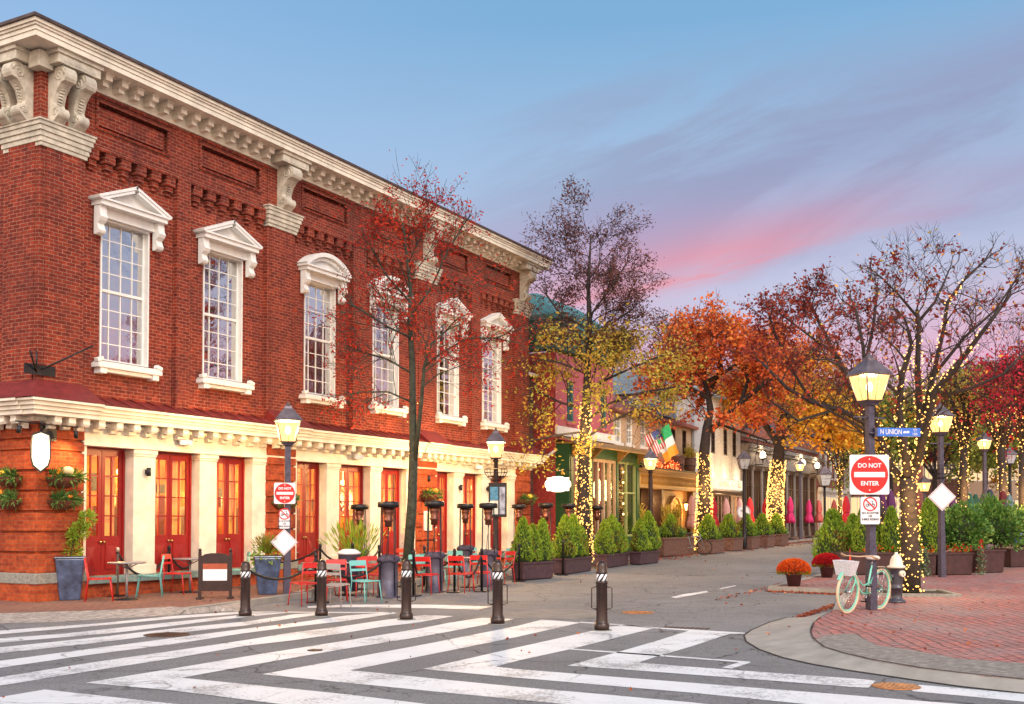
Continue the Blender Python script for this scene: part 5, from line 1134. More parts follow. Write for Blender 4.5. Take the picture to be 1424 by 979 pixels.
# poster case on the fourth lamp
q=Vector((LDp.x,LDp.y,LDp.z)); o=thing('poster_case','dark poster case with blue and white posters strapped to the basket lamp post','notice board',q+Vector((-.1,-.16,1.62)),face-.15)
b=MB(); b.box(-.30,.22,-.03,.05,0,.98); b.build('case',BLACK,o,bevel=.01); b=MB(); b.box(-.25,-.02,-.036,-.031,.48,.86); b.build('blue_poster',pm('poster_blue',(.06,.22,.36),.4,var=.5,vscale=14),o); b=MB(); b.box(-.25,-.02,-.036,-.031,.08,.47); b.build('white_poster',pm('poster_white',(.6,.62,.55),.4,var=.2),o); b=MB(); b.box(.02,.18,-.036,-.031,.08,.86); b.build('photo_poster',pm('poster_photo',(.3,.32,.40),.4,var=.9,vscale=7),o)
# bicycle
def bicycle():
    o=thing('bicycle','mint green cruiser bicycle with cream tyres and white front basket leaning on the post','bicycle')
    MINT=pm('mint_paint',(.20,.55,.42),.3,var=.05,spec=.6); CRT=pm('cream_tyre',(.62,.48,.32),.8); CHR=pm('chrome',(.6,.6,.62),.2,metal=1); TAN=pm('tan_grip',(.5,.33,.2),.5)
    Rw=.34
    def wheel(x):
        w=thing('wheel',None,None); w.parent=o; w.location=(x,0,Rw)
        t=MB(); t.tube([(Rw*math.cos(k*PI/16),0,Rw*math.sin(k*PI/16)) for k in range(33)],.022,8,cap=False); t.build('tyre',CRT,w)
        t=MB(); t.tube([((Rw-.034)*math.cos(k*PI/16),0,(Rw-.034)*math.sin(k*PI/16)) for k in range(33)],.016,6,cap=False); t.build('rim',MINT,w)
        s=MB()
        for k in range(28): a=k*PI/14; s.tube([(.02*math.cos(a+.8),.02*(-1)**k,.02*math.sin(a+.8)),((Rw-.045)*math.cos(a),0,(Rw-.045)*math.sin(a))],.0022,3)
        s.tube([(0,-.05,0),(0,.05,0)],.022,8); s.build('spokes',CHR,w)
    wheel(0); wheel(1.08)
    f=MB(); bb=(.62,0,.28); hd0=(.17,0,.60); hd1=(.14,0,.74)
    f.tube([hd0,hd1],.024,8); f.tube([(.17,0,.60),(.30,0,.42),(.46,0,.30),bb],.019,8); f.tube([(.155,0,.68),(.32,0,.52),(.5,0,.42),(.72,0,.47)],.016,8); f.tube([bb,(.76,0,.76)],.017,8)
    for s in (-1,1): f.tube([bb,(1.08,s*.055,Rw)],.011,6); f.tube([(.74,0,.66),(1.08,s*.055,Rw)],.010,6)
    f.build('frame',MINT,o)
    k=MB()
    for s in (-1,1): k.tube([(.17,s*.02,.58),(.13,s*.05,.5),(0,s*.055,Rw)],.013,6)
    k.build('fork',MINT,o)
    h=MB(); h.tube([hd1,(.12,0,.86)],.014,6); h.tube([(.38,-.30,.90),(.22,-.27,.95),(.10,-.12,.93),(.10,.12,.93),(.22,.27,.95),(.38,.30,.90)],.013,6); h.build('handlebar',TAN,o)
    for s in (-1,1): gq=MB(); gq.tube([(.36,s*.298,.905),(.24,s*.275,.945)],.019,7); gq.build('grip',TAN,o)
    bk=MB(); bk.frus((-.10,0,.62),.09,.12,.13,.17,.24); bk.build('basket',pm('white_wicker',(.6,.58,.6),.7,var=.3,vscale=60,bump=1),o); bk=MB(); bk.tube([(.14,0,.66),(-.02,0,.63)],.008,5); bk.build('basket_stay',CHR,o)
    s=MB(); s.tube([(.755,0,.75),(.77,0,.84)],.012,6); s.build('seat_post',CHR,o); s=MB(); s.lathe([(.01,0),(.11,.02),(.13,.05),(.09,.08),(.01,.09)],(.80,0,.84),12,sx=1.15,sy=.85); s.build('saddle',pm('cream_saddle',(.65,.55,.5),.5),o)
    for c_,nm in ((0,'front'),(1.08,'rear')):
        g_=MB(); pts=[(c_+.385*math.cos(R(a)),0,Rw+.385*math.sin(R(a))) for a in range(20 if c_ else 50,(165 if c_ else 150),12)]; 
        for a,b in zip(pts,pts[1:]): g_.add([(a[0],-.03,a[2]),(b[0],-.03,b[2]),(b[0],.03,b[2]),(a[0],.03,a[2])],[(0,1,2,3)])
        g_.build('mudguard',MINT,o)
    c=MB(); c.tube([(.62+.09*math.cos(k*PI/8),.04,.28+.09*math.sin(k*PI/8)) for k in range(17)],.006,4); c.tube([(.62,.05,.28),(.70,.05,.14)],.009,5); c.tube([(.62,-.05,.28),(.54,-.05,.42)],.009,5); c.tube([(.62,.045,.365),(1.08,.05,.38)],.004,3); c.tube([(.62,.045,.19),(1.08,.05,.30)],.004,3); c.build('crank',CHR,o)
    for (x,y,z) in ((.70,.09,.14),(.54,-.09,.42)): pdl=MB(); pdl.boxc((x,y,z),.09,.07,.02); pdl.build('pedal',BLACK,o)
    r=MB(); r.boxc((1.05,0,.72),.3,.1,.015); 
    for s in (-1,1): r.tube([(1.1,s*.05,.72),(1.08,s*.06,Rw)],.005,4)
    r.build('rear_rack',CHR,o)
    return o
bk=bicycle(); wf=at(1178,852); wr=at(1226,841); v=(wr-wf); ang=R(-18); bk.scale=(1.04,1.04,1.04); bk.location=wf; bk.rotation_euler=(R(3),0,ang)
# fire hydrant
q=at(1247,838); o=thing('fire_hydrant','black fire hydrant with cream bonnet beside the lit trunk','fire hydrant',q,face+.5); HB=pm('hydrant_black',(.045,.04,.055),.35,var=.3,spec=.6); HW=pm('hydrant_cream',(.72,.64,.52),.45,var=.12)
b=MB(); b.lathe([(.17,0),(.17,.03),(.15,.05),(.115,.08),(.105,.1),(.105,.26),(.13,.27),(.13,.30),(.112,.32),(.112,.36),(.12,.5),(.12,.66),(.14,.68)],seg=20); b.build('barrel',HB,o)
b=MB(); b.lathe([(.14,.66),(.17,.67),(.17,.70),(.125,.72),(.115,.80),(.085,.88),(.04,.92),(.03,.925),(.03,.965),(.001,.97)],seg=20); b.build('bonnet',HW,o)
b=MB(); b.tube([(0,-.10,.56),(0,-.17,.56)],.062,12); b.tube([(0,-.17,.56),(0,-.20,.56)],.02,5); b.build('front_cap',HW,o)
for s in (-1,1): b=MB(); b.tube([(s*.09,0,.50),(s*.17,0,.50)],.05,10); b.tube([(s*.17,0,.50),(s*.20,0,.50)],.02,5); b.build('side_nozzle',HB,o)
# mums
def mum(label,q,r,mat,dk,seed,potm):
    rn=random.Random(seed); o=thing('chrysanthemum_pot',label,'potted flowers',q); b=MB(); b.lathe([(.14,0),(.18,.25),(.195,.26),(.195,.30),(.16,.30)],seg=14); b.build('pot',potm,o)
    m=MB(); gmb=MB()
    for k in range(3200):
        a=rn.random()*6.28; u=rn.uniform(-.25,1); rr=math.sqrt(1-u*u); p=Vector((r*rr*math.cos(a),r*rr*math.sin(a),.36+r*.72*u))*1; n_=Vector((p.x,p.y,(p.z-.3)))
        if u<.05 and rn.random()<.7: gmb.leaf(p*.95,.05,rn,.5,d=n_); continue
        for _ in range(2): m.leaf(p+Vector((rn.gauss(0,.008),rn.gauss(0,.008),rn.gauss(0,.008))),.03,rn,.8,d=n_*1.5+Vector((rn.gauss(0,.25),rn.gauss(0,.25),rn.gauss(0,.25))))
    m.build('blossom',mat,o); gmb.build('foliage',LT,o); c=MB(); c.ball((0,0,.42),r*.82,10,6,.6); c.build('stem_mass',dk,o)
MO=leafmat('orange_petals',[(0,(.5,.04,.012)),(.5,(.75,.12,.015)),(1,(.85,.25,.04))],.2); MR=leafmat('red_petals',[(0,(.25,.005,.01)),(.5,(.5,.01,.015)),(1,(.65,.03,.03))],.2)
mum('round mound of orange chrysanthemums in a dark pot by the kerb',at(1104,815),.37,MO,pm('mum_dark_o',(.18,.03,.01),.9),1,pm('plastic_pot',(.06,.02,.02),.5))
mum('deep red chrysanthemums in a pot under the evergreens behind the bicycle',at(1150,803),.36,MR,pm('mum_dark_r',(.09,.005,.008),.9),2,MATS['plastic_pot'])
# manholes
def manhole(px,py,r,label,m_,off=RD):
    q=at(px,py,off); o=thing('manhole_cover',label,'manhole cover',(q.x,q.y,q.z+.002)); b=MB(); b.lathe([(r,0),(r,.006),(r*.9,.008),(.001,.009)],seg=36); b.build('cover',m_,o); b=MB()
    for k in range(-3,4): b.box(-r*.7,r*.7,k*r*.2-.012,k*r*.2+.012,.009,.014)
    b.build('ribs',m_,o)
IRON=pm('rusty_iron',(.10,.055,.04),.6,metal=.4,var=.4,bump=.4); IRO=pm('orange_lit_rusty_iron',(.42,.17,.06),.55,metal=.2,var=.5,vscale=9,bump=.4)  # lane cover's orange light is put into this colour; corner cover shares it
manhole(887,852,.30,'manhole cover coloured orange as if lit, in the lane past the bollards',IRO); manhole(1246,955,.24,'small rusty manhole cover cut into the white stripe near the corner ramp',IRO); manhole(232,883,.33,'brown manhole cover between the upper left stripes',IRON); manhole(438,905,.10,'tiny dark valve cover between the stripes',IRON)
q=at(955,873.5,RD); o=thing('drain_grate','long rusty drain grate behind the rightmost bollard','drain grate',(q.x,q.y,q.z+.002),math.atan2(-1.0,.12)); b=MB(); 
for k in range(9): b.boxc((k*.08-.32,0,.004),.05,.2,.006)
b.build('bars',IRON,o)
# fallen leaves (countless)
rn=random.Random(77); m=MB()
def litter(x0,x1,y0,y1,n,fz,sz=.055):
    for _ in range(n):
        x=rn.uniform(x0,x1); y=rn.uniform(y0,y1); m.leaf((x,y,fz(x)+.012),sz*rn.uniform(.6,1.4),rn,.7,d=Vector((rn.gauss(0,1),rn.gauss(0,1),.12)))
for _ in range(620): 
    t=rn.random()**1.0; a=Vector((10.98,-11.33)).lerp(Vector((10.72,-13.3)),t); m.leaf((a.x-abs(rn.gauss(0,.12))-.05,a.y+rn.gauss(0,.05),RD+.03),.06,rn,.7,d=Vector((rn.gauss(0,1),rn.gauss(0,1),.15)))
for _ in range(260): p=at(1093+rn.gauss(0,8),885+rn.gauss(0,2.5),RD+.03); m.leaf(p,.045,rn,.7,d=Vector((rn.gauss(0,1),rn.gauss(0,1),.12)))
for _ in range(500):
    t=rn.random(); p=at(1112+48*t+rn.gauss(0,2),859-17*t+abs(rn.gauss(0,1.6))-2,RD+.02); m.leaf(p,.055,rn,.7,d=Vector((rn.gauss(0,1),rn.gauss(0,1),.12)))
litter(12,60,-3.1,-2.45,1600,zr,.07); litter(25,60,-4.0,-2.4,900,zr,.07); litter(8,40,-11.2,-10.9,500,zr,.07); litter(-2,40,-12,-3,90,zr,.055); litter(0,12,-17,-13.6,60,zp,.05); litter(1,12,-3,-.5,60,zp,.05); litter(-9,0,-17,-6,26,zr,.04)
o=m.build('fallen_leaves',leafmat('litter_leaves',[(0,(.12,.04,.03)),(.5,(.26,.06,.035)),(.8,(.42,.13,.05)),(1,(.5,.27,.12))],.1)); tag(o,'orange leaves fallen along the kerbs and lane','fallen leaves',kind='stuff')

# earth pit round the big lit tree
q=at(1265,826); mb=MB()
for a in range(4):
    c=Matrix.Rotation(.35+a*PI/2,4,'Z')@Vector((.78,0,0)); mb.boxc((q.x+c.x,q.y+c.y,zp(q.x)+.025),.12,1.44+.24*(a%2),.07,rz=.35+a*PI/2)
tag(mb.build('tree_pit_kerb',GRAN),kind='structure'); mb=MB(); mb.boxc((q.x,q.y,zp(q.x)+.012),1.44,1.44,.02,rz=.35); tag(mb.build('earth',MATS['soil']),kind='structure')
# ================= PLANTERS =================
PLB=pm('planter_purple_metal',(.075,.04,.05),.5,metal=.2,var=.3); WOOD=pm('weathered_wood',(.15,.075,.055),.8,var=.4,vscale=9,bump=.5); WOODG=pm('grey_wood',(.17,.15,.17),.8,var=.3,vscale=9,bump=.5); PLD=pm('planter_dark_brown',(.055,.022,.022),.55,var=.3,bump=.2)
def planter(label,loc,rz,L,Wd,h,mat,name='planter_box',cat='planter',rim=.03,group=None):
    o=thing(name,label,cat,loc,rz,group); b=MB(); b.frus((0,0,.03),L/2-.03,Wd/2-.03,L/2,Wd/2,h-.03); b.build('box',mat,o,bevel=.01); t=MB()
    t.box(-L/2-rim,L/2+rim,-Wd/2-rim,-Wd/2+.04,h-.05,h); t.box(-L/2-rim,L/2+rim,Wd/2-.04,Wd/2+rim,h-.05,h); t.box(-L/2-rim,-L/2+.04,-Wd/2+.04,Wd/2-.04,h-.05,h); t.box(L/2-.04,L/2+rim,-Wd/2+.04,Wd/2-.04,h-.05,h); t.build('rim',mat,o); f=MB(); f.box(-L/2+.06,L/2-.06,-Wd/2+.06,Wd/2-.06,0,.03); f.build('foot',BLACK,o); s=MB(); s.box(-L/2+.04,L/2-.04,-Wd/2+.04,Wd/2-.04,h-.08,h-.02); s.build('soil',MATS['soil'],o); return o
GA='arborvitae in the dark planters of the left terrace'
rn=random.Random(9)
def arbs(c,u,offs,h0,hs,desc,grp=GA,wid=1.0):
    for k,(d,hh) in enumerate(zip(offs,hs)):
        hh*=rn.uniform(.9,1.08)
        p=c+u*d+Vector((0,0,h0)); ARB[(k+len(desc))%3](p,rn.random()*6,('first','second','third','fourth')[k]+' evergreen from the left in '+desc,grp,sc=(hh*wid,hh*wid,hh))
def row_planter(px0,py0,px1,py1,hbox,dsc,hs,depth=.55,z=RD,mat=PLB,wid=1.0):
    a=at(px0,py0,z); b=at(px1,py1,z); u=(b-a); L=u.length; u.normalize(); nrm=Vector((-u.y,u.x,0)); 
    c=(a+b)/2+nrm*depth/2; c.z=z+rise(c.x); planter('dark planter box holding '+dsc,c,math.atan2(u.y,u.x),L,depth,hbox,mat,group='dark planter boxes along the lane')
    n=len(hs); offs=[(-.5+(k+.5)/n)*L*.92 for k in range(n)]; arbs(c,u,offs,hbox-.05,hs,'the '+dsc.split('evergreens ')[-1] if 'evergreens ' in dsc else dsc,wid=wid)
row_planter(728,808,771,804.5,.50,'three evergreens right of the rope',(1.0,.9,1.05),depth=.45,wid=.95)
row_planter(788,800,824,794,.48,'three evergreens at the lit oak trunk',(.97,1.05,.86),depth=.45,wid=1.0)
row_planter(844,791,875,786,.46,'three evergreens before the green shop corner',(.90,1.0,.88),depth=.45,wid=1.1)
row_planter(891,786,917,783,.46,'two evergreens beneath the pub lamp',(.92,1.12),depth=.45,wid=1.05)
# timber planters further up
def timber(px,py,px1,py1,label,h=.62,mat=WOOD,shr=1):
    a=at(px,py,RD); b=at(px1,py1,RD); u=b-a; L=max(u.length,.5); u.normalize(); nrm=Vector((-u.y,u.x,0)); c=(a+b)/2+nrm*.35; c.z=RD+rise(c.x)
    planter(label,c,math.atan2(u.y,u.x),L,.7,h,mat,name='timber_planter',group='timber planters up the lane'); return c,h
timber(924,775,966,771,'long reddish timber planter in front of the pub arch',.75)
TP=[(992,771,1008,769,'timber planter just right of the parked bicycles'),(1021,767,1034,765.5,'second timber planter past the bicycles'),(1046,764.5,1057,763,'third timber planter past the bicycles'),(1068,761.5,1078,760.5,'fourth timber planter past the bicycles'),(1088,759.5,1097,758,'last timber planter at the far bend')]
CON=Place(bush(140,1.15,.5,n=1700,sz=.09,name='conical_shrub'))
RND=Place(rnd_bush(150,.32,.6,900,.07,LV,'round_shrub'))
for (a,b_,c_,d_,l) in TP:
    c,h=timber(a,b_,c_,d_,l); CON(c+Vector((-.1,.1,h-.05)),rn.random()*6,'conical evergreen in the '+l,'cone shaped evergreens up the lane',sc=.95)
    RND(c+Vector((.35,-.1,h-.1)),rn.random()*6,'round shrub in the '+l,'small round shrubs up the lane',sc=.8)
q=at(945,771,RD); CON(q+Vector((.0,.4,.7)),0,'conical evergreen in the long timber planter before the pub','cone shaped evergreens up the lane',sc=.85)
for px in (932,958): q=at(px,771,RD); RND(q+Vector((0,.4,.66)),1,('left' if px<940 else 'right')+' round shrub in the long timber planter','small round shrubs up the lane',sc=.8)
# rest of the left terrace is behind these: dark tables
# right side planters and bushes
GP='purple brown planters round the right terrace'
for (a,b_,c_,d_,h,l) in ((1279,801,1303,801,.62,'purple brown planter with trailing ivy behind the basket lamp post'),(1311,801,1354,800,.62,'wide purple brown planter right of the basket lamp post'),(1366,798,1398,797,.66,'purple brown planter under the tall laurel'),(1166,800,1246,800,.62,'long planter hidden behind the bicycle and hydrant'),(1406,790,1440,789,.6,'planter at the right edge of the view')):
    p=at(a,b_); q=at(c_,d_); u=q-p; L=u.length; u.normalize(); nrm=Vector((-u.y,u.x,0)); nrm=nrm if nrm.dot(HOR)>0 else -nrm; c=(p+q)/2+nrm*.35; c.z=zp(c.x); planter(l,c,math.atan2(u.y,u.x),L,.7,h,PLD,group=GP)
GB='evergreen bushes round the right terrace'
BG=Place(bush(160,1.75,.55,n=4200,sz=.075,name='evergreen_shrub'))
LAU=Place(rnd_bush(170,.62,1.25,3000,.095,LV,'laurel_shrub'))
def bush_at(pl,px,depth,ztop_py,hh,z0,l,rz=0,ws=1.0,g_=GB):
    q=dep(px,722,depth); q.z=zp(q.x)+z0; zt=dep(px,ztop_py,depth).z; s=(zt-q.z)/hh; pl(q,rz,l,g_,sc=(s*ws,s*ws,s))
bush_at(BG,1158,31,710,1.75,.25,'broad evergreen at the left end of the right terrace',0,1.15)
bush_at(BG,1186,33,716,1.75,.4,'evergreen behind the red chrysanthemums',2,1.0)
bush_at(BG,1201,30.5,704,1.75,.5,'evergreen seen just left of the near sign post',3,.8)
bush_at(BG,1219,32,718,1.75,.5,'evergreen seen just right of the near sign post',4.4,.8)
bush_at(BG,1240,31.5,706,1.75,.5,'tall evergreen above the fire hydrant',1,.85)
bush_at(BG,1291,31,695,1.75,.5,'evergreen between the lit trunk and the basket lamp post',2.2,.85)
bush_at(BG,1302,32,690,1.75,.5,'slimmer evergreen directly behind the basket lamp post',5,.7)
bush_at(LAU,1336,31,702,1.3,.52,'broad laurel right of the basket lamp post',0,1.0)
bush_at(LAU,1322,31.6,715,1.3,.5,'small laurel right beside the basket lamp post',2,.9)
bush_at(LAU,1384,31.6,700,1.3,.55,'tallest laurel with a pointed top',1,1.0)
bush_at(LAU,1378,31.8,690,1.3,.9,'pale tip of foliage rising behind the tallest laurel',4,.55)
bush_at(LAU,1422,36,706,1.3,.5,'laurel at the right edge of the view',3,1.0)
# ivy, flowers in planters
IV=leafmat('ivy_leaves',[(0,(.06,.09,.05)),(.6,(.18,.22,.13)),(1,(.35,.36,.26))],.2)
def trail(label,px,py,w,h,mat,n,seed,off=.02,name='trailing_ivy',cat='plant',sz=.06):
    rn=random.Random(seed); q=at(px,py); q=q-HOR*off; q.z=zp(q.x); o=thing(name,label,cat,q,face); m=MB()
    for _ in range(n):
        t=rn.random(); x=rn.gauss(0,w*(.35+.3*t)); m.leaf((x,-.04-.1*rn.random(),h*(1-t*.95)),sz*rn.uniform(.6,1.4),rn,.8)
    m.build('foliage',mat,o)
trail('grey-green ivy trailing down the planter left of the basket lamp',1282,802,.14,.72,IV,700,1); trail('ivy and orange flowers between the two right planters',1362,800,.1,.75,IV,260,2)
trail('scarlet flowers spilling between the two right planters',1362,799,.08,.95,MR,160,3,name='planter_flowers',cat='flowers'); trail('red and orange flowers at the foot of the right laurels',1335,800,.5,.8,MO,0,4,name='planter_flowers',cat='flowers') if 0 else None
def flowers(label,px,py,w,z0,mat,n,seed):
    rn=random.Random(seed); q=at(px,py)+HOR*.1; q.z=zp(q.x)+z0; o=thing('planter_flowers',label,'flowers',q,face); m=MB(); gm=MB()
    for _ in range(n):
        x=rn.uniform(-w,w); z=abs(rn.gauss(0,.08)); 
        for _ in range(4): m.leaf((x+rn.gauss(0,.01),-.02,z+rn.gauss(0,.01)),.045,rn,.9)
        for _ in range(5): gm.leaf((x+rn.gauss(0,.06),0,z+rn.gauss(0,.06)),.06,rn,.6)
    m.build('blossom',mat,o); gm.build('foliage',LT,o)
flowers('red flowers along the rim of the wide right planter',1333,800,.42,.62,MR,30,5); flowers('orange flowers along the planter left of the basket lamp',1292,801,.22,.62,MO,14,6); flowers('red and orange flowers along the planter behind the hydrant',1225,800,.45,.62,MO,26,7)
OC=pm('orange_fabric',(.75,.06,.015),.6)
for px,py,h,l in ((1183,775,.55,'orange red pennant standing among the evergreens behind the bicycle'),):
    q=dep(px,py,29.5); o=thing('garden_pennant',l,'flag',(q.x,q.y,q.z-.3),face); b=MB(); b.ext([(-.07,0),(.17,0),(.02,.12),(-.02,h)],lambda u,v,w:(u,w,v),-.01,.01); b.build('cloth',OC,o); b=MB(); b.tube([(-.05,0,-.3),(-.05,0,h)],.008,4); b.build('stick',BLACK,o)
# closed parasols
def parasol(mat,seed):
    rn=random.Random(seed); o=thing('closed_parasol','x','parasol'); m=MB(); seg=16
    prof=[(.03,2.5),(.07,2.42),(.12,2.2),(.16,1.9),(.12,1.6),(.2,1.3),(.23,1.05),(.16,1.0)]
    m.lathe(prof[::-1],seg=seg); m.v=[(x*(1+.28*math.cos(8*math.atan2(y,x))),y*(1+.28*math.cos(8*math.atan2(y,x))),z+(.05*math.sin(3*math.atan2(y,x)) if z<1.4 else 0)) for x,y,z in m.v]; m.build('canopy',mat,o)
    p=MB(); p.tube([(0,0,0),(0,0,2.56)],.022,6); p.build('pole',CG,o); b=MB(); b.lathe([(.25,0),(.25,.06),(.05,.09),(.02,.1)],seg=14); b.build('base',BLACK,o); s=MB(); s.lathe([(.15,1.63),(.16,1.66),(.15,1.69)],seg=12); s.build('strap',mat,o); return o
def fab(n,c): return pm(n,c,.75,var=.12)
PM={'red':fab('parasol_red',(.45,.012,.03)),'pale pink':fab('parasol_pale_pink',(.55,.30,.30)),'magenta':fab('parasol_magenta',(.62,.03,.16)),'coral':fab('parasol_coral',(.62,.13,.11)),'purple':fab('parasol_purple',(.09,.02,.10)),'maroon':fab('parasol_maroon',(.12,.012,.02)),'navy':fab('parasol_navy',(.02,.025,.06)),'green':fab('parasol_green',(.02,.09,.06)),'teal':fab('parasol_teal',(.10,.17,.20))}
PRS={k:Place(parasol(v,i)) for i,(k,v) in enumerate(PM.items())}
for c,px,y,x,top,l in (('pale pink',962,-1.6,0,688,'pale pink closed parasol right of the pub arch'),('red',992,-1.5,0,690,'red closed parasol just right of the lit orange oak'),('pale pink',1010,-1.2,0,692,'pale pink closed parasol behind the second timber planter'),('pale pink',1029,-1.3,0,692,'pale pink closed parasol left of the unlit black lantern'),('red',1043,-1.4,0,691,'red closed parasol just right of the unlit black lantern'),('red',1065,-1.5,0,692,'red closed parasol left of the lit thick oak'),('magenta',1099,-1.6,0,690,'magenta closed parasol right of the lit thick oak'),('magenta',1125,-1.6,0,694,'second magenta closed parasol from the lit thick oak'),('coral',1139,-1.8,0,694,'coral closed parasol left of the small lit bare tree'),('coral',1160,-2.2,0,694,'coral closed parasol right of the small lit bare tree'),('red',1177,None,46,688,'red closed parasol just left of the near red round sign'),('purple',1227,None,33,684,'purple closed parasol right of the near sign post'),('purple',1239,None,36,680,'darker purple closed parasol beside the lit trunk'),('maroon',1273,None,30,684,'maroon closed parasol just right of the big lit trunk'),('purple',1325,None,34,690,'purple closed parasol behind the diamond sign'),('green',1349,None,36,684,'green closed parasol right of the slim lit trunk'),('green',1357,None,39,685,'second green closed parasol right of the slim lit trunk'),('navy',1377,None,33,678,'navy closed parasol below the lit lamp behind the laurels'),('maroon',1395,None,35,680,'dark maroon closed parasol between the two far right lamps'),('teal',1404,None,33,686,'grey teal closed parasol at the right lamps'),('teal',1368,None,40,684,'grey teal closed parasol behind the navy one')):
    if y is not None: q=Vector((onx(px,y),y,0)); q.z=zp(q.x)
    else: q=gx(px,x)
    d=(q-CAM).dot(FWD); zt=dep(px,top,d).z; s=(zt-q.z)/2.56; PRS[c](q,px*.1,l,'closed parasols on the terraces',sc=(s*1.1,s*1.1,s))
# rope barrier far right
q=gx(1414,24)
for px,l in ((1410,'left slim barrier post of the blue rope at the right edge'),(1420,'right slim barrier post of the blue rope at the right edge')): p=gx(px,23.5); rp(p,0,l,'rope posts round the terrace')
BR=pm('blue_rope',(.03,.10,.5),.6); a=gx(1410,23.5); b_=gx(1420,23.5); o=rope(a+Vector((0,0,.1)),b_+Vector((0,0,.1)),.35,'short blue rope between the slim posts at the right edge',mat=BR)
# hidden street chairs behind the right planters are not shown by the photograph
# dark bicycles parked before the pub
def citybike(label,q,rz):
    o=thing('bicycle',label,'bicycle',q,rz,'dark bicycles parked by the timber planter'); 
    for x in (0,1.05):
        t=MB(); t.tube([(x+.33*math.cos(k*PI/12),0,.34+.33*math.sin(k*PI/12)) for k in range(25)],.02,6,cap=False); t.build('wheel',BLACK,o)
        t=MB()
        for k in range(14): t.tube([(x,0,.34),(x+.32*math.cos(k*PI/7),0,.34+.32*math.sin(k*PI/7))],.003,3)
        t.build('spokes',SBK,o)
    f=MB(); f.tube([(0,0,.34),(.15,0,.8),(.17,0,.92)],.016,6); f.tube([(.13,0,.72),(.5,0,.3),(.68,0,.85)],.016,6); f.tube([(.14,0,.78),(.66,0,.78)],.015,6); f.tube([(.5,0,.3),(1.05,0,.34),(.66,0,.78)],.012,6); f.build('frame',SBK,o)
    h=MB(); h.tube([(.2,-.25,1.0),(.17,0,.96),(.2,.25,1.0)],.013,6); h.build('handlebar',BLACK,o); s=MB(); s.boxc((.7,0,.9),.26,.14,.05); s.build('saddle',BLACK,o,bevel=.015); return o
q=at(979,772,RD); citybike('dark bicycle parked nearer the long timber planter',q,1.9); q=at(984,770.5,RD); citybike('second dark bicycle, parked behind the first',q+Vector((.3,.1,0)),2.1)
# banner ring sign on the far terrace
q=dep(1034,712,57); o=thing('round_sign','white round sign with grey emblem behind the timber planters','sign',(q.x,q.y,q.z-1.3),face); b=MB(); disc(b,.36,0,t=.03,cz=1.3); b.build('board',SW,o); b=MB(); disc(b,.34,-.04,t=.01,r0=.31,cz=1.3); b.boxc((0,-.04,1.3),.34,.01,.10,ry=.6); b.build('emblem',SBK,o); b=MB(); b.tube([(0,.02,-.1),(0,.02,1)],.03,6); b.build('post',BLACK,o)
# ================= THINGS ON THE HALL =================
WB=pm('wicker_basket',(.12,.035,.02),.8,bump=.8,var=.4,vscale=20); PUM=pm('pumpkin_orange',(.75,.22,.02),.5,var=.15); PUW=pm('squash_cream',(.75,.55,.28),.5,var=.1); GO=leafmat('golden_flowers',[(0,(.6,.12,.01)),(.5,(.8,.35,.02)),(1,(.85,.6,.08))],.2)
def basket(label,loc,rz,w=.34,gourd=None,fl=True,seed=0,group='half baskets of autumn greens on the brick piers'):
    rn=random.Random(seed); o=thing('wall_basket',label,'wall basket',loc,rz,group); b=MB()
    prof=[(-w,0),(w,0),(w*.85,-.12),(w*.5,-.22),(-w*.5,-.22),(-w*.85,-.12)]
    vs=[];n=10
    for j in range(5):
        t=j/4; r=w*(1-.5*t*t); 
        for k in range(n+1): a=PI+PI*k/n; vs.append((r*math.cos(a),r*.75*math.sin(a),-.19*t))
    b.add(vs,[(j*(n+1)+k,j*(n+1)+k+1,(j+1)*(n+1)+k+1,(j+1)*(n+1)+k) for j in range(4) for k in range(n)],True); b.build('basket',WB,o)
    m=MB()
    for _ in range(620): 
        v=Vector((rn.gauss(0,1),-abs(rn.gauss(0,.7)),rn.gauss(.05,.7))).normalized(); p=Vector((rn.uniform(-w*.8,w*.8),-rn.random()*w*.5,.02)); m.leaf(p+v*.1*rn.random(),.15*rn.uniform(.6,1.3),rn,.16,d=v)
    m.build('foliage',leafmat('fir_sprigs',[(0,(.03,.08,.025)),(.6,(.08,.17,.04)),(1,(.2,.26,.05))],.2),o)
    if gourd: gq=MB(); gq.ball(gourd[0],gourd[1],12,7,.8); gq.build('gourd',gourd[2],o)
    if fl:
        f=MB()
        for _ in range(7):
            c=Vector((rn.uniform(-w*.7,w*.9),-.16-rn.random()*.06,.08+rn.random()*.08))
            for k in range(12): a=k*PI/6; f.leaf(c,.05,rn,.5,d=Vector((math.cos(a),-.3,math.sin(a))))
        f.build('blossom',GO,o)
    return o
basket('upper basket with cream squash and sunflowers on the corner pier front',(.53,-.08,2.42),0,.38,((-.02,-.2,.13),.115,PUW),True,1)
basket('lower basket with small orange gourds on the corner pier front',(.53,-.08,1.98),0,.34,((.04,-.2,.07),.05,PUM),False,2)
basket('upper basket with yellow peppers on the corner pier left side',(-.08,.62,2.42),-PI/2,.36,((.0,-.2,.08),.06,pm('pepper_yellow',(.8,.5,.03),.4)),False,3)
basket('lower basket with an orange pumpkin on the corner pier left side',(-.08,.62,1.98),-PI/2,.34,((-.12,-.16,.12),.105,PUM),False,4)
basket('basket of greens half hidden behind the left lamp signs',(7.12,-.08,2.05),0,.42,None,False,5)
basket('basket of orange and yellow flowers on the third brick pier',(13.85,-.08,2.35),0,.46,((.1,-.2,.12),.1,PUM),True,6)
basket('basket of yellow flowers on the last brick pier',(20.1,-.08,2.3),0,.46,((.1,-.2,.1),.12,pm('pumpkin_yellow',(.85,.5,.04),.4)),True,7)
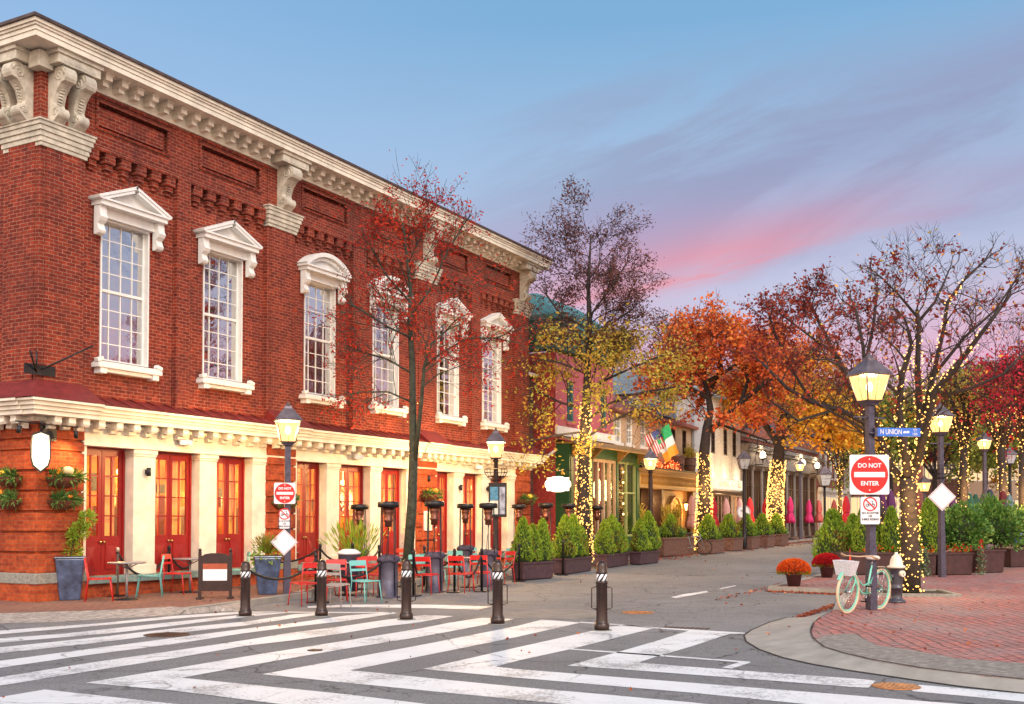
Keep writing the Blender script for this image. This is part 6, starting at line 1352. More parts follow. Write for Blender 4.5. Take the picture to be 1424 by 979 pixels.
# shield sign
SG=emitmat('lit_sign_face',(1,.80,.48),3.2)
o=thing('hanging_shield_sign','tall glowing blank shield sign on a black bracket at the corner pier','sign',(-.25,-.45,3.0),face+.5); b=MB(); pts=[(-.16,.32),(0,.38),(.16,.32),(.18,.1),(.18,-.15),(.14,-.3),(0,-.42),(-.14,-.3),(-.18,-.15),(-.18,.1)]
b.ext(pts,lambda u,v,w:(u,w,v-.1),-.02,.03); b.build('sign_frame',BLACK,o); b=MB(); b.ext([(u*.86,v*.9) for u,v in pts],lambda u,v,w:(u,w,v-.1),-.026,-.021); b.build('sign_face',SG,o)
b=MB(); b.tube([(0,0,.28),(0,0,.36),(.0,.0,.42)],.012,5); b.build('hanger',BLACK,o)
o=thing('sign_bracket','black iron bracket arm with two small spotlights on the corner pier','bracket',(.1,-.06,3.3)); b=MB(); b.tube([(.0,0,.12),(-.3,-.35,.14),(-.42,-.5,.14)],.03,6); b.tube([(-.95,-.45,.12),(-.1,-.3,.12),(.55,-.33,.12)],.014,5); b.boxc((.12,-.03,0),.32,.04,.34); b.build('arm',BLACK,o)
for x,y,dx in ((-.85,-.45,1),(.5,-.33,-1)):
    b=MB(); b.tube([(x,y,.12),(x,y,.05)],.01,5); b.tube([(x,y,.04),(x+dx*-.02,y+.02,-.10)],.04,8); b.build('spotlight',BLACK,o)
for x,y in ((-.75,-.5),(.6,-.4)):
    ld=bpy.data.lights.new('spot_light','SPOT'); ld.energy=90; ld.color=(1,.6,.24); ld.spot_size=R(130); ld.spot_blend=.8; ld.shadow_soft_size=.05; lo=bpy.data.objects.new('spot_light',ld); COL.objects.link(lo); lo.parent=o; lo.location=(x,y,-.12); lo.rotation_euler=Vector((-x*.7,.55,-1.2)).to_track_quat('-Z','Y').to_euler()
# cloud shaped lit sign
o=thing('hanging_cloud_sign','glowing blank white sign with wavy outline hanging past the hall end','sign',(20.75,-1.15,2.85),face-.25); pts=[]
for k in range(64): a=2*PI*k/64; r=1+.06*math.cos(8*a); pts.append((.46*math.copysign(abs(math.cos(a))**.5,math.cos(a))*r,.27*math.copysign(abs(math.sin(a))**.55,math.sin(a))*r))
b=MB(); b.ext(pts,lambda u,v,w:(u,w,v),-.02,.02); b.build('sign_frame',SW,o); b=MB(); b.ext([(u*.95,v*.95) for u,v in pts],lambda u,v,w:(u,w,v),-.026,-.021); b.build('sign_face',emitmat('lit_sign_white',(1,.82,.55),3.6),o)
b=MB(); b.tube([(-.5,0,.5),(.5,0,.5)],.02,6); b.tube([(-.3,0,.48),(-.3,0,.27)],.008,4); b.tube([(.3,0,.48),(.3,0,.27)],.008,4); b.tube([(.0,.0,.5),(0.1,1.0,.55)],.025,6); b.build('hanger',BLACK,o)
ld=bpy.data.lights.new('sign_light','POINT'); ld.energy=45; ld.color=(1,.7,.35); ld.shadow_soft_size=.1; lo=bpy.data.objects.new('sign_light',ld); COL.objects.link(lo); lo.parent=o; lo.location=(.1,-.2,.42)
# flood lights on the frieze, sconces, mailbox
def flood(x,l):
    o=thing('flood_light',l,'wall lamp',(x,-.09,3.32),0,'white twin flood lights under the lower cornice'); b=MB(); b.boxc((0,.01,0),.2,.05,.12); b.build('back_box',SW,o,bevel=.01)
    for s in (-1,1): h=MB(); h.boxc((s*.10,-.09,0),.16,.13,.11,rz=s*.5,rx=.3); h.build('lamp_head',SW,o,bevel=.015)
flood(3.75,'white twin flood light above the second red doors'); flood(10.2,'white twin flood light above the fifth red doors'); flood(16.8,'white twin flood light above the eighth red doors')
def sconce(x,z,l): o=thing('wall_sconce',l,'wall lamp',(x,-.02,z),0,'small black up-down wall lamps'); b=MB(); b.tube([(0,-.07,-.09),(0,-.07,.09)],.05,10); b.build('shade',BLACK,o); b=MB(); b.boxc((0,-.02,0),.06,.06,.1); b.build('mount',BLACK,o)
for x,z,l in ((2.75,2.62,'black wall lamp on the white column between first and second doors'),(13.9,2.85,'black wall lamp above the flower basket on the third pier'),(15.8,2.62,'black wall lamp on the column right of the seventh doors'),(17.6,2.62,'black wall lamp on the column right of the eighth doors')): sconce(x,z,l)
o=thing('menu_case','white framed menu case on the third brick pier under the flowers','notice board',(13.85,-.08,1.55)); b=MB(); b.boxc((0,0,0),.42,.06,.6); b.build('case',SW,o,bevel=.01); b=MB(); b.boxc((0,-.034,0),.32,.006,.5); b.build('menu',pm('menu_paper',(.6,.55,.4),.6,var=.3,vscale=20),o)
# window ledge birds are stone ornaments -> part of sills
# ================= ROW OF BUILDINGS =================
DG=glassmat('row_glass',(.55,.6,.7),.30); DGW=glassmat('shop_glass',(1,.95,.85),.08)
LITW=emitmat('lit_interior',(1,.55,.2),1.2)
class Bld:
    def __init__(s,name,label,x0,y,x1,dep_,zt,mat,cat='building',z0=-.3):
        s.o=thing(name,label,cat,(x0,y,zp(x0))); s.W=x1-x0; s.zt=zt-zp(x0); s.dep=dep_; s.mat=mat; s.holes=[]
    def wins(s,lst,wmat=WHITE,sill=True,gmat=DG,hood=None,cols=2,rows=4,wd=.9,shut=None):
        for c,z0,z1 in lst:
            s.holes.append((c-wd/2,c+wd/2,z0,z1)); f=MB(); walls(f,c-wd/2,c+wd/2,z0,z1,.02,.12,[(c-wd/2+.07,c+wd/2-.07,z0+.07,z1-.07)])
            for k in range(1,cols): x=c-wd/2+wd*k/cols; f.box(x-.015,x+.015,.05,.09,z0+.07,z1-.07)
            for k in range(1,rows): z=z0+(z1-z0)*k/rows; f.box(c-wd/2+.07,c+wd/2-.07,.055,.085,z-(.03 if k*2==rows else .013),z+(.03 if k*2==rows else .013))
            F=f.build('window',wmat,s.o); g_=MB(); g_.add([(c-wd/2+.05,.1,z0+.05),(c+wd/2-.05,.1,z0+.05),(c+wd/2-.05,.1,z1-.05),(c-wd/2+.05,.1,z1-.05)],[(0,1,2,3)]); g_.build('pane',gmat,F)
            if sill: q=MB(); q.box(c-wd/2-.1,c+wd/2+.1,-.08,.1,z0-.12,z0-.002); q.build('sill',hood or wmat,F)
            if hood: q=MB(); q.box(c-wd/2-.12,c+wd/2+.12,-.10,.1,z1+.002,z1+.2); q.box(c-wd/2-.18,c+wd/2+.18,-.16,.1,z1+.2,z1+.27); q.build('hood',hood,F)
            if shut:
                for sg in (-1,1): q=MB(); q.box(c+sg*(wd/2+.2)-.17,c+sg*(wd/2+.2)+.17,-.03,.0,z0,z1); q.build('shutter',shut,F)
    def shell(s,z0=0,front=True,zf=0):
        m=MB(); 
        if front: walls(m,0,s.W,zf,s.zt,0,.3,s.holes)
        m.box(0,.3,.3,s.dep,-.3,s.zt); m.box(s.W-.3,s.W,.3,s.dep,-.3,s.zt); m.box(.3,s.W-.3,s.dep-.3,s.dep,-.3,s.zt); m.build('wall',s.mat,s.o)
        m=MB(); m.box(.3,s.W-.3,2.2,2.25,-.2,s.zt-.1); m.build('inner_wall',pm('dim_inner_wall',(.05,.045,.045),.9),s.o)
    def boxp(s,name,mat,*bs,bevel=0):
        m=MB()
        for b in bs: m.box(*b)
        return m.build(name,mat,s.o,bevel=bevel)
    def gable(s,mat,zr_,along='x',ov=.3,name='roof'):
        m=MB(); W,D_,z=s.W,s.dep,s.zt
        if along=='x': m.add([(-ov,-ov,z),(W+ov,-ov,z),(W+ov,D_/2,zr_),(-ov,D_/2,zr_),(-ov,D_+ov,z),(W+ov,D_+ov,z),(-ov,-ov,z-.12),(W+ov,-ov,z-.12),(W+ov,D_+ov,z-.12),(-ov,D_+ov,z-.12)],[(0,1,2,3),(3,2,5,4),(0,3,4),(1,5,2),(0,6,7,1),(6,9,8,7),(0,4,9,6),(1,7,8,5),(4,5,8,9)])
        else: m.add([(-ov,-ov,z),(W/2,-ov,zr_),(W+ov,-ov,z),(-ov,D_+ov,z),(W/2,D_+ov,zr_),(W+ov,D_+ov,z),],[(0,1,4,3),(1,2,5,4),(0,2,1),(3,4,5),(0,3,5,2)])
        return m.build(name,mat,s.o)
PINK=pm('mauve_pink_render',(.42,.10,.13),.75,var=.08); CRIM=brickmat('crimson_brick',(.40,.05,.045),(.33,.035,.035),(.3,.06,.06),stain=.1); BEIGE=pm('beige_render',(.42,.30,.20),.85,var=.12,bump=.2); GRN=pm('green_shop_paint',(.022,.075,.026),.45,var=.15); GRNL=pm('pale_green_trim',(.28,.33,.12),.5,var=.1); TEAL=pm('verdigris_cornice',(.06,.17,.17),.6,var=.3); OCH=pm('ochre_trim',(.27,.15,.045),.5,var=.2); GOLD=pm('gold_board',(.42,.22,.04),.4,metal=.3,var=.2); DKW=pm('dark_shop_wood',(.04,.018,.014),.4,var=.3); GREYR=pm('pale_grey_render',(.36,.38,.42),.8,var=.1); LIME=pm('limestone',(.20,.175,.165),.8,var=.15,bump=.3); AWN=pm('slate_blue_roof',(.16,.22,.27),.6,var=.3); RROOF=pm('red_shingle_roof',(.22,.07,.055),.8,var=.35,bump=.6,bscale=20)
# dark brick wing with slate roof and gutter pipe
B=Bld('brick_wing','dark brick wing with a slate roof squeezed beside the hall end',20.72,.9,22.85,10,7.1,BRICKD); B.shell()
m=MB(); m.add([(-.0,-.15,B.zt),(2.1,-.15,B.zt),(2.1,5,B.zt+3.2),(0,5,B.zt+3.2),(0,5,B.zt),(2.1,5,B.zt)],[(0,1,2,3),(0,3,4),(1,5,2),(3,2,5,4)]); m.build('roof',SLATE,B.o); m=MB(); m.tube([(0,-.2,B.zt),(2.1,-.2,B.zt)],.07,6); m.tube([(1.35,-.1,B.zt-.1),(1.35,-.1,3.2),(1.35,-.1,.1)],.055,6); m.tube([(1.35,-.12,3.6),(1.9,-.7,3.9),(2.25,-1.0,4.2)],.05,6); m.build('gutter_pipe',WHITE,B.o)
# pink building with green shopfront
B=Bld('pink_shop_building','mauve pink building with verdigris roof cornice above a dark green shopfront',22.88,0,28.5,12,8.0,PINK); W=B.W
B.wins([(1.35,5.3,6.9),(3.0,5.3,6.9),(4.6,5.3,6.9)],wmat=TEAL,hood=PINK,wd=.62); B.shell(zf=4.6)
B.boxp('side_wall_facing',CRIM,(-.06,-.01,-.02,4,-.2,B.zt))
m=MB()
for a,b,p in ((8.0,8.25,.1),(8.25,8.6,.2),(8.6,8.78,.55),(8.78,9.0,.7),(9.0,9.2,.8)): m.box(-p,W+p,-p,.6,a,b); m.box(-p,.5,.6,5,a,b)
for k in range(14): x=.2+k*(W-.4)/13; m.box(x-.09,x+.09,-.5,-.2,8.3,8.6); m.box(x-.07,x+.07,-.35,-.2,8.1,8.3)
m.build('cornice',TEAL,B.o)
m=MB(); m.add([(-.3,-.3,9.2),(W+.3,-.3,9.2),(W+.3,12,9.2),(-.3,12,9.2),(.8,1.2,10.4),(W-.8,1.2,10.4),(W-.8,11,10.4),(.8,11,10.4)],[(0,1,5,4),(1,2,6,5),(2,3,7,6),(3,0,4,7),(4,5,6,7)]); m.build('roof',TEAL,B.o)
# shopfront: projects, glazed bays
SX=30.0-22.88
def glz(B,x0,x1,y,z0,z1,frame,n,fw=.09,gm=DGW,tr=None):
    m=MB()
    for k in range(n+1): x=x0+(x1-x0)*k/n; m.box(x-fw/2,x+fw/2,y-.05,y+.06,z0,z1)
    m.box(x0,x1,y-.045,y+.055,z0-.001,z0+fw); m.box(x0,x1,y-.045,y+.055,z1-fw,z1+.001)
    if tr: m.box(x0,x1,y-.044,y+.054,tr-.03,tr+.03)
    F=m.build('window',frame,B.o); g_=MB(); g_.add([(x0,y+.02,z0),(x1,y+.02,z0),(x1,y+.02,z1),(x0,y+.02,z1)],[(0,1,2,3)]); g_.build('pane',gm,F)
B.boxp('shop_base',GRN,(.1,SX,-.55,.0,-.2,.75)); glz(B,.35,2.0,-.5,.75,3.9,GRNL,2); glz(B,2.2,4.6,-.5,.75,3.9,BEIGE,4,.12); glz(B,4.8,6.8,-.5,.75,3.9,GRNL,2,tr=2.6)
for bx_ in ((.1,.35,-.62,.0,.75,3.9),(2.0,2.2,-.6,.0,.75,3.9),(4.6,4.8,-.6,.0,.75,3.9),(6.8,7.1,-.62,.0,.75,3.9)): B.boxp('shop_pilaster',GRN,bx_)
B.boxp('shop_fascia',GRN,(.1,SX,-.6,.0,3.9,4.35)); m=MB(); m.box(-.05,SX+.2,-.75,0,4.35,4.42); m.add([(-.1,-1.15,4.3),(SX+.3,-1.15,4.3),(SX+.3,-.0,4.68),(-.1,-.0,4.68),(-.1,-1.15,4.24),(SX+.3,-1.15,4.24)],[(0,1,2,3),(0,4,5,1)]); m.build('shop_awning',OCH,B.o)
for x in (.3,2.1,4.7,6.9): m=MB(); m.ext([(0,0),(.5,.45),(.5,.5),(0,.5)],lambda u,v,w:(w,-.6-u,3.82+v),x-.06,x+.06); m.build('bracket',OCH,B.o)
B.boxp('white_board',WHITE,(-.05,W,-.12,-.003,4.69,5.05))
B.boxp('side_panel',GRN,(0,.09,-.6,0,-.2,4.35))
m=MB(); m.box(.4,6.8,1.6,1.62,.2,3.9); m.build('shop_interior',pm('shop_inside',(.5,.27,.10),.8,var=.5,vscale=2),B.o)
for x in (1.2,3.4,5.8):
    ld=bpy.data.lights.new('shop_light','POINT'); ld.energy=55; ld.color=(1,.62,.3); ld.shadow_soft_size=.2; lo=bpy.data.objects.new('shop_light',ld); COL.objects.link(lo); lo.parent=B.o; lo.location=(x,.5,3.3)
m=MB()
for x in (2.75,3.4,6.0):
    for k in range(5): m.ball((x,-.3,3.5-k*.45),.045,6,4)
m.build('globe_lights',emitmat('globe_glow',(1,.6,.25),9,sample=False),B.o)
# beige pub building
B=Bld('pub_building','beige building with dark pub front, gold board and two flags',28.52,.05,38.8,12,6.3,BEIGE); W=B.W
B.wins([(.65,4.75,6.0),(1.95,4.75,6.0),(3.6,4.75,6.0)],hood=None,wd=.7); B.wins([(7.6,4.6,5.9),(9.2,4.6,5.9)],wmat=DKW,wd=.6,sill=False); B.shell(zf=3.6); B.gable(RROOF,8.8)
m=MB(); m.ext([(0,0),(2.2,0),(1.1,.9)],lambda u,v,w:(6.6+u,w,B.zt+.3+v),.2,4); m.build('dormer',AWN,B.o)
B.boxp('pub_fascia',GOLD,(1.6,9.7,-.6,.0,2.95,3.45)); m=MB()
for a,b,p in ((2.82,2.95,.66),(3.45,3.52,.66),(3.52,3.6,.8),(3.6,3.68,.9)): m.box(1.5-p*.2,9.8+p*.2,-p,0,a,b)
m.build('pub_cornice',OCH,B.o); B.boxp('balcony_rail',DKW,(1.6,9.6,-.72,-.66,3.7,3.78),(1.6,1.7,-.7,-.6,3.68,4.0),(9.5,9.6,-.7,-.6,3.68,4.0))
m=MB()
for k in range(60): x=1.8+k*.13; m.tube([(x,-.605,2.98),(x+.1,-.615,3.2),(x,-.605,3.42)],.012,3)
m.build('board_carving',OCH,B.o)

for bx_ in ((1.55,1.8,-.4,.3,-.2,2.82),(3.2,3.4,-.4,.3,-.2,2.82),(4.9,5.1,-.4,.3,-.2,2.82),(9.3,9.7,-.4,.3,-.2,2.82)): B.boxp('pub_pilaster',DKW,bx_)
B.boxp('pub_lower_wall',DKW,(0,1.54,-.02,.3,-.2,3.6),(1.81,3.19,.0,.3,-.2,.9),(3.41,4.89,1.0,1.1,-.2,2.8))
glz(B,1.8,3.2,.05,.9,2.8,DKW,2); m=MB(); m.box(3.55,4.7,.93,.99,0,2.3); m.build('door',pm('pub_door_red',(.3,.05,.02),.5),B.o); B.boxp('menu_board',SW,(3.75,4.05,.88,.92,1.1,1.9))
# gold plastered arch wall
YW=pm('golden_plaster',(.62,.36,.10),.8,var=.15); m=MB(); walls(m,5.11,9.29,-.2,2.81,-.1,.2,[(6.6,8.0,-.2,1.7)]); 
for k in range(8):
    a0,a1=PI*k/8,PI*(k+1)/8
m.build('arch_wall',OCH,B.o); m=MB(); seg=10; 
pts=[(7.3+.75*math.cos(PI*k/12),1.7+.75*math.sin(PI*k/12)) for k in range(13)]
m.ext([(6.55,0)]+[(x,z) for x,z in pts[::-1]]+[(8.05,0)],lambda u,v,w:(u,w,v),-.16,-.101); m.build('arch_recess',YW,B.o)
m=MB(); ap=[(7.3+.82*math.cos(PI*k/14),1.7+.82*math.sin(PI*k/14)) for k in range(15)]; m.tube([(x,-.2,z) for x,z in ap],.07,6); m.tube([(6.48,-.2,0),(6.48,-.2,1.7)],.07,6); m.tube([(8.12,-.2,0),(8.12,-.2,1.7)],.07,6); m.build('arch_moulding',OCH,B.o)
o=thing('wall_lantern','glowing wall lantern right of the golden pub arch','wall lamp',(B.o.location.x+8.6,-.3,2.2)); m=MB(); m.frus((0,0,-.15),.07,.07,.12,.12,.3); m.build('lantern_glass',emitmat('lantern_glow',(1,.5,.15),14),o); m=MB(); m.frus((0,0,.15),.15,.15,.03,.03,.12); m.tube([(0,0,.2),(0,.3,.2)],.02,5); m.build('lantern_hood',BLACK,o)
ld=bpy.data.lights.new('lantern_light','POINT'); ld.energy=150; ld.color=(1,.5,.15); ld.shadow_soft_size=.15; lo=bpy.data.objects.new('lantern_light',ld); COL.objects.link(lo); lo.parent=o; lo.location=(-.3,-.45,0)
for x in (2.5,4.2):
    ld=bpy.data.lights.new('porch_light','POINT'); ld.energy=90; ld.color=(1,.55,.2); ld.shadow_soft_size=.15; lo=bpy.data.objects.new('porch_light',ld); COL.objects.link(lo); lo.parent=B.o; lo.location=(x,-.5 if x>7 else .55,2.3)
# flowers and barrels on the pub balcony
X0=B.o.location.x
rn=random.Random(3)
for x,z,l,mt in ((X0+1.2,3.75,'dark green plants at the left of the pub balcony',LV),(X0+3.4,3.75,'red glowing flowers along the pub balcony',LO),(X0+5.6,3.75,'red glowing flowers on the pub balcony right of the lamp',LO),(X0+8.6,4.45,'plant in the right balcony barrel',LG)):
    o=thing('balcony_plants',l,'plants',(x,-.45,z+zp(x))); m=MB()
    for _ in range(600): m.leaf((rn.gauss(0,.45 if z<4 else .2),rn.gauss(0,.12),abs(rn.gauss(0,.22))),.11,rn,.6)
    m.build('foliage',mt,o)
    if mt is LO:
        m=MB()
        for _ in range(50): m.tri((rn.gauss(0,.5),-.15-rn.random()*.1,abs(rn.gauss(.1,.18))),.03)
        m.build('fairy_bulbs',emitmat('red_bulb',(1,.16,.05),6,sample=False),o); o.children[-1]['kind']='stuff'
for x,l in ((X0+7.0,'left wooden barrel planter on the pub balcony'),(X0+8.7,'right wooden barrel planter on the pub balcony')): o=thing('barrel_planter',l,'planter',(x,-.4,3.68+zp(x))); m=MB(); m.lathe([(.25,0),(.3,.35),(.33,.72),(.30,.72)],seg=14); m.build('barrel',WOOD,o); m=MB(); m.lathe([(.305,.3),(.31,.34)],seg=14); m.build('hoop',BLACK,o)
# corn stalk bundles
for x,l in ((X0+1.65,'dry corn stalk bundle at the left of the pub front'),(X0+4.95,'dry corn stalk bundle beside the pub door'),(X0+6.3,'dry corn stalk bundle left of the golden arch'),(X0+8.9,'autumn leaf bundle below the wall lantern')):
    o=thing('corn_stalks',l,'decoration',(x,-.55,zp(x))); m=MB()
    for _ in range(160): m.leaf((rn.gauss(0,.13),rn.gauss(0,.08),rn.uniform(.1,1.7)),.5,rn,.1,d=Vector((rn.gauss(0,.35),rn.gauss(0,.3),1)))
    for _ in range(160): m.leaf((rn.gauss(0,.2),-.1,rn.uniform(.6,2.1)),.12,rn,.6)
    m.build('stalks',LG,o)
# flags
def flag(label,px,py,x,cols,stars=False,name='flag',L=1.0,Hh=.62,droop=.5):
    q=Vector((x,-1.3,0)); base=dep(px,py,(Vector((x,-1.2,4))-CAM).dot(FWD)); o=thing(name,label,'flag',base)
    p=MB(); p.tube([(0,0,0),(-.55,.75,-.95)],.018,5); p.ball((0,0,.02),.035,6,4); p.build('flag_pole',OCH,o)
    # cloth hangs from the outer half of the pole, folded
    nu,nv=16,14; pts=[]
    a=Vector((-.02,.0,-.03)); bq=Vector((-.38,.52,-.66))
    return o,a,bq,nu,nv
def cloth(o,P,nu,nv,colf,name,mats):
    m=MB()
    g_=[[P(i/nu,j/nv) for j in range(nv+1)] for i in range(nu+1)]
    for i in range(nu):
        for j in range(nv):
            m.cur=colf(i/nu+.5/nu,j/nv+.5/nv); m.add([g_[i][j],g_[i+1][j],g_[i+1][j+1],g_[i][j+1]],[(0,1,2,3)],True)
    m.build(name,mats,o)
FR=pm('flag_red',(.5,.02,.03),.7,var=.05); FW=pm('flag_white',(.72,.7,.68),.7,var=.05); FB=pm('flag_blue',(.04,.05,.2),.7,var=.05); FG=pm('flag_green',(.03,.38,.12),.7,var=.05); FO=pm('flag_orange',(.85,.33,.03),.7,var=.05)
fd=(Vector((30,-1.2,4))-CAM).dot(FWD)
o=thing('stars_and_stripes_flag','drooping american flag on a pole over the pub front','flag',dep(905,598,fd)); p=MB(); p.tube([(0,0,0),(-.9,.5,-.78)],.016,5); p.build('flag_pole',OCH,o)
rr_,uu_=RGT,Vector((0,0,1))
def PU(u,v): # u along stripes (down the drape), v across
    w=rr_*(-.28+v*.62+u*.36)+uu_*(-.28+v*.33-u*.86+.0*v)+HOR*(.07*math.sin(9*v+2*u)+.03*math.sin(14*u)); return w
cloth(o,PU,20,13,lambda u,v:(2 if (u<.42 and v>.46) else (0 if int(v*13)%2==0 else 1)),'flag_cloth',[FR,FW,FB])
m=MB()
for i in range(5):
    for j in range(4): m.tri(PU(.05+i*.08,.53+j*.12)-HOR*.02,.016)
m.build('stars',FW,o); o.children[-1]['kind']='stuff'
o=thing('green_white_orange_flag','green, white and orange tricolour hanging over the pub','flag',dep(928,590,fd)); p=MB(); p.tube([(.02,0,.05),(-.5,.7,-1.1)],.016,5); p.build('flag_pole',OCH,o)
def PI_(u,v): return rr_*(-.50+.52*v+u*.42+.05*math.sin(8*v))+uu_*(-.52+.56*v-u*(1.15+.15*v))+HOR*(.08*math.sin(7*v+3*u))
cloth(o,PI_,21,10,lambda u,v:0 if u<.36 else (1 if u<.68 else 2),'flag_cloth',[FG,FW,FO])
# white painted brick building with lit sign band
WBR=brickmat('white_brick',(.60,.56,.50),(.52,.48,.44),(.40,.36,.33),stain=.15,dark=(.35,.32,.3))
B=Bld('white_brick_shop','white painted brick shop with a floodlit white sign band',38.82,0,47.3,12,8.3,WBR); W=B.W
B.wins([(1.2,4.9,6.4),(3.4,4.9,6.4),(5.6,4.9,6.4),(7.3,4.9,6.4)],wmat=DKW,wd=.7,sill=False); B.shell(zf=2.9); B.gable(AWN,9.8)
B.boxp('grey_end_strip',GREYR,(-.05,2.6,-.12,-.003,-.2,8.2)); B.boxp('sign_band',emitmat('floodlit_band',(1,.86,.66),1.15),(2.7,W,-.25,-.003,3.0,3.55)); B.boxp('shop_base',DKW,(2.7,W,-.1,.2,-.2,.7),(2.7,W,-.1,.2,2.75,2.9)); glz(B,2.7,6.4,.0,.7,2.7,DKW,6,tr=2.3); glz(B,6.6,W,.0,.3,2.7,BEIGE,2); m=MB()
for k in range(3): m.boxc((3.9+k*.75,-.27,3.27),.45,.02,.22)
m.boxc((7.4,-.27,3.27),.5,.02,.3); m.build('sign_letters_block',pm('faint_sign_mark',(.55,.42,.32),.6),B.o)
m=MB(); m.box(2.7,W-.3,1.4,1.45,0,2.9); m.build('shop_interior',MATS['shop_inside'],B.o)
for x in (4,6.5): ld=bpy.data.lights.new('shop_light','POINT'); ld.energy=70; ld.color=(1,.62,.3); ld.shadow_soft_size=.2; lo=bpy.data.objects.new('shop_light',ld); COL.objects.link(lo); lo.parent=B.o; lo.location=(x,.7,2.2)
for x in (3.2,5.4,7.6): ld=bpy.data.lights.new('sign_flood','POINT'); ld.energy=60; ld.color=(1,.75,.45); ld.shadow_soft_size=.1; lo=bpy.data.objects.new('sign_flood',ld); COL.objects.link(lo); lo.parent=B.o; lo.location=(x,-.6,3.7)
# grey limestone storefront with red brick above
B=Bld('stone_storefront','long grey stone storefront with red brick floor and tall triple windows above',47.32,0,66.7,14,10.3,BRICKF); W=B.W
BLW=pm('blue_grey_window',(.12,.15,.22),.5)
B.wins([(1.6+k*1.25+ (k//3)*1.3,6.6,9.2) for k in range(12)],wmat=BLW,wd=1.1,cols=3,rows=6,sill=False); B.shell(zf=5.9)
m=MB()
for a,b,p in ((4.7,5.5,.25),(5.5,5.66,.45),(5.66,5.9,.6),(6.3,6.45,.1),(9.3,9.5,.12),(9.9,10.1,.3),(10.1,10.35,.45)): m.box(-.05,W+.05,-p,.3,a-.2,b-.2)
m.build('stone_cornice',LIME,B.o); 
for k in range(10):
    x=.1+k*(W-.9)/9; B.boxp('stone_pier',LIME,(x,x+.42,-.06,.3,-.2,4.5),(x-.04,x+.46,-.12,.3,4.25,4.5),(x-.04,x+.46,-.12,.3,-.2,.5))
    if k<9:
        x1=x+(W-.9)/9; glz(B,x+.42,x1,.05,.7,4.3,DKW,3,.07,tr=3.3); B.boxp('stall_riser',DKW,(x+.42,x1,-.02,.2,-.2,.7))
m=MB(); m.box(.3,W-.3,2.0,2.05,0,4.5); m.build('shop_interior',MATS['shop_inside'],B.o)
for k in range(5): ld=bpy.data.lights.new('shop_light','POINT'); ld.energy=70; ld.color=(1,.66,.34); ld.shadow_soft_size=.2; lo=bpy.data.objects.new('shop_light',ld); COL.objects.link(lo); lo.parent=B.o; lo.location=(2+k*3.8,1.0,3.4)
for k,(x,l) in enumerate(((2.2,'first globe lamp from the left on the stone storefront'),(6.0,'second globe lamp on the stone storefront'),(12.2,'third globe lamp on the stone storefront'),(16.5,'fourth globe lamp on the stone storefront'))):
    o=thing('wall_globe_lamp',l,'wall lamp',(47.32+x,-.7,4.9+.3),0,'up-turned globe lamps on the stone storefront'); m=MB(); m.tube([(0,.45,-.35),(0,0,-.35),(0,0,-.1)],.03,5); m.lathe([(.06,-.1),(.14,-.02),(.15,.02)],seg=10); m.build('arm',BLACK,o); m=MB(); m.lathe([(.13,.02),(.2,.2),(.12,.42),(.01,.48)],seg=10); m.build('shade',emitmat('globe_shade',(1,.82,.55),5),o)
    ld=bpy.data.lights.new('wall_light','POINT'); ld.energy=60; ld.color=(1,.72,.4); ld.shadow_soft_size=.15; lo=bpy.data.objects.new('wall_light',ld); COL.objects.link(lo); lo.parent=o; lo.location=(0,-.1,.6)
q=Vector((47.32+9,-2.2,zp(56))); lamp('lit lantern glowing between the thick lit oak and the magenta parasols',Vector((onx(991+0,-2.9),-2.9,0)) if 0 else Vector((onx(1113,-2.6),-2.6,zp(60))),4.8,face,power=400,scale=.85,w=.2)
# red brick with white windows, white house with bays
B=Bld('brick_town_house','far red brick town house with white windows and white ground floor',66.72,0,76.5,12,9.6,BRICKF); B.wins([(1.4+k*1.75,z,z+2.0) for k in range(5) for z in (4.3,7.0)],wd=.9); B.shell(zf=0); B.boxp('ground_floor',WHITE,(.2,9.5,-.1,-.003,-.2,3.4),(.0,9.7,-.3,-.101,3.2,3.5)); B.gable(SLATE,12.0)
glz(B,1,9,-.15,.6,2.9,WHITE,8,gm=emitmat('lit_shop_window',(1,.66,.33),1.3))
B=Bld('white_bay_house','far white house with tall bay windows behind the small bare tree',76.52,-.3,86,12,9.8,pm('white_clapboard',(.62,.62,.60),.6,var=.08)); B.wins([(1.0+k*1.05+(k//3)*.9,z,z+2.3) for k in range(7) for z in (3.9,6.9)],wd=.85,cols=2,rows=2,wmat=GREYR); B.shell(); m=MB()
for z in (3.3,6.4,9.5): m.box(-.2,9.7,-.5,.1,z,z+.25)
m.build('cornice',WHITE,B.o); B.gable(AWN,11.5); glz(B,.8,9,-.05,.5,2.9,WHITE,6,gm=MATS['lit_shop_window'])
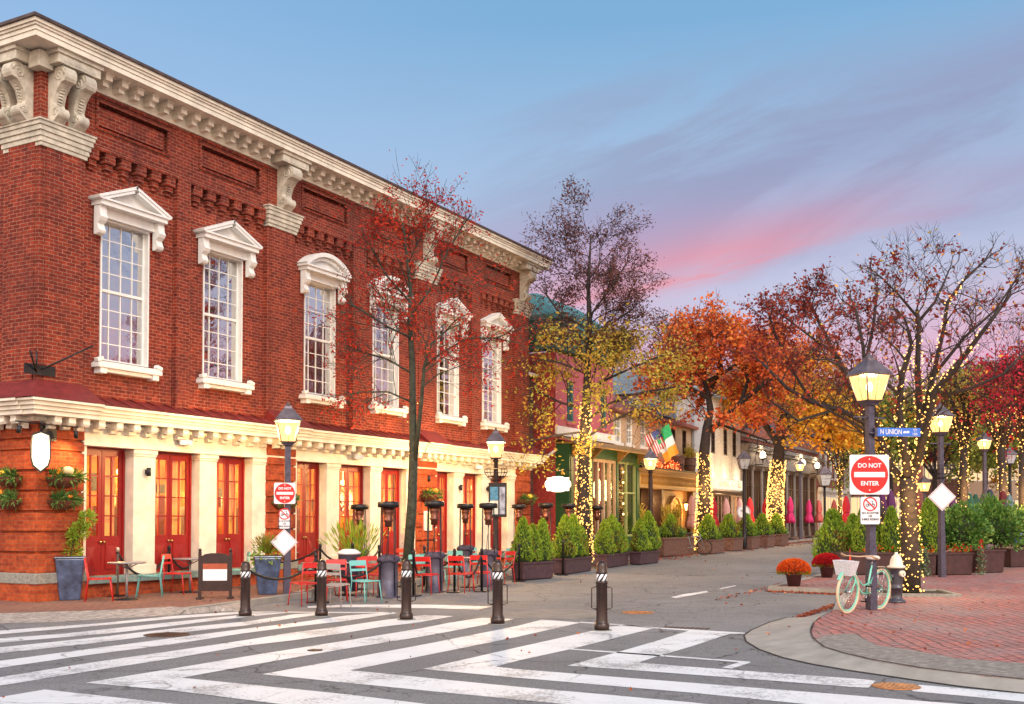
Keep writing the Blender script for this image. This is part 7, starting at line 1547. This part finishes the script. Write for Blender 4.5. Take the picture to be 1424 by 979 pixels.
# buildings that close the lane
def endb(name,label,px0,px1,x,pytop,mat,roof=None,pyr=None,rows=2,cols=4,gmat=DG):
    a=gx(px0,x); b=gx(px1,x); w=abs(a.y-b.y); zt=dep((px0+px1)/2,pytop,(a-CAM).dot(FWD)).z
    o=thing(name,label,'building',(x,a.y,zp(x)),-PI/2)   # local x runs towards -y, front faces -x
    m=MB(); hs=[]; 
    for r_ in range(rows):
        for c in range(cols): cx=w*(c+.5)/cols; z=1.0+(zt-1.5)*r_/rows; hs.append((cx-.5,cx+.5,z,z+min(1.9,(zt-1.5)/rows*.65)))
    walls(m,0,w,-.3,zt-o.location.z,0,.3,hs); m.box(0,.3,.3,9,-.3,zt-o.location.z); m.box(w-.3,w,.3,9,-.3,zt-o.location.z); m.box(0,w,9,9.3,-.3,zt-o.location.z); m.build('wall',mat,o)
    for h_ in hs:
        f=MB(); walls(f,h_[0],h_[1],h_[2],h_[3],.02,.1,[(h_[0]+.08,h_[1]-.08,h_[2]+.08,h_[3]-.08)]); f.box((h_[0]+h_[1])/2-.02,(h_[0]+h_[1])/2+.02,.04,.08,h_[2],h_[3]); F=f.build('window',WHITE,o); g_=MB(); g_.add([(h_[0],.09,h_[2]),(h_[1],.09,h_[2]),(h_[1],.09,h_[3]),(h_[0],.09,h_[3])],[(0,1,2,3)]); g_.build('pane',gmat,F)
    m=MB(); m.box(.3,w-.3,1.6,1.65,-.2,zt-o.location.z); m.build('inner_wall',MATS['dim_inner_wall'],o)
    if roof:
        zr_=dep((px0+px1)/2,pyr,(a-CAM).dot(FWD)).z-o.location.z; z=zt-o.location.z; m=MB()
        m.add([(-.4,-.4,z),(w/2,-.4,zr_),(w+.4,-.4,z),(-.4,9.6,z),(w/2,9.6,zr_),(w+.4,9.6,z)],[(0,1,4,3),(1,2,5,4),(0,2,1),(3,4,5),(0,3,5,2)]); m.build('roof',roof,o)
    return o
endb('gabled_house','far brown gabled house between the yellow tree and the near lamp',1160,1232,98,585,BRICKF,RROOF,522,2,5)
endb('brick_house','far red brick house with blue-green roof behind the street name sign',1186,1262,78,606,BRICKF,TEAL,574,2,6,gmat=MATS['lit_shop_window'])
endb('brick_house','far red brick house behind the basket lamp',1262,1335,104,618,BRICKF,SLATE,590,2,6,gmat=MATS['lit_shop_window'])
endb('beige_house','far beige house behind the lit lamps at the right',1335,1424,112,622,BEIGE,SLATE,600,2,7,gmat=MATS['lit_shop_window'])
endb('brick_house','far red brick house at the right edge behind green trees',1424,1470,90,560,BRICKF,SLATE,530,3,4)
# distant tree line and low hill so that the ground ends in trees
o=thing('tree_line','distant band of trees closing the horizon','trees',(150,0,.7)); o['kind']='stuff'; m=MB(); rn=random.Random(31)
for k in range(9000):
    y=rn.uniform(-90,60); h=7+2.5*math.sin(y*.21)+1.5*math.sin(y*.53); m.leaf((rn.uniform(-5,8),y,rn.random()**.8*h),1.3*rn.uniform(.6,1.3),rn,.7)
m.build('crowns',LG,o)
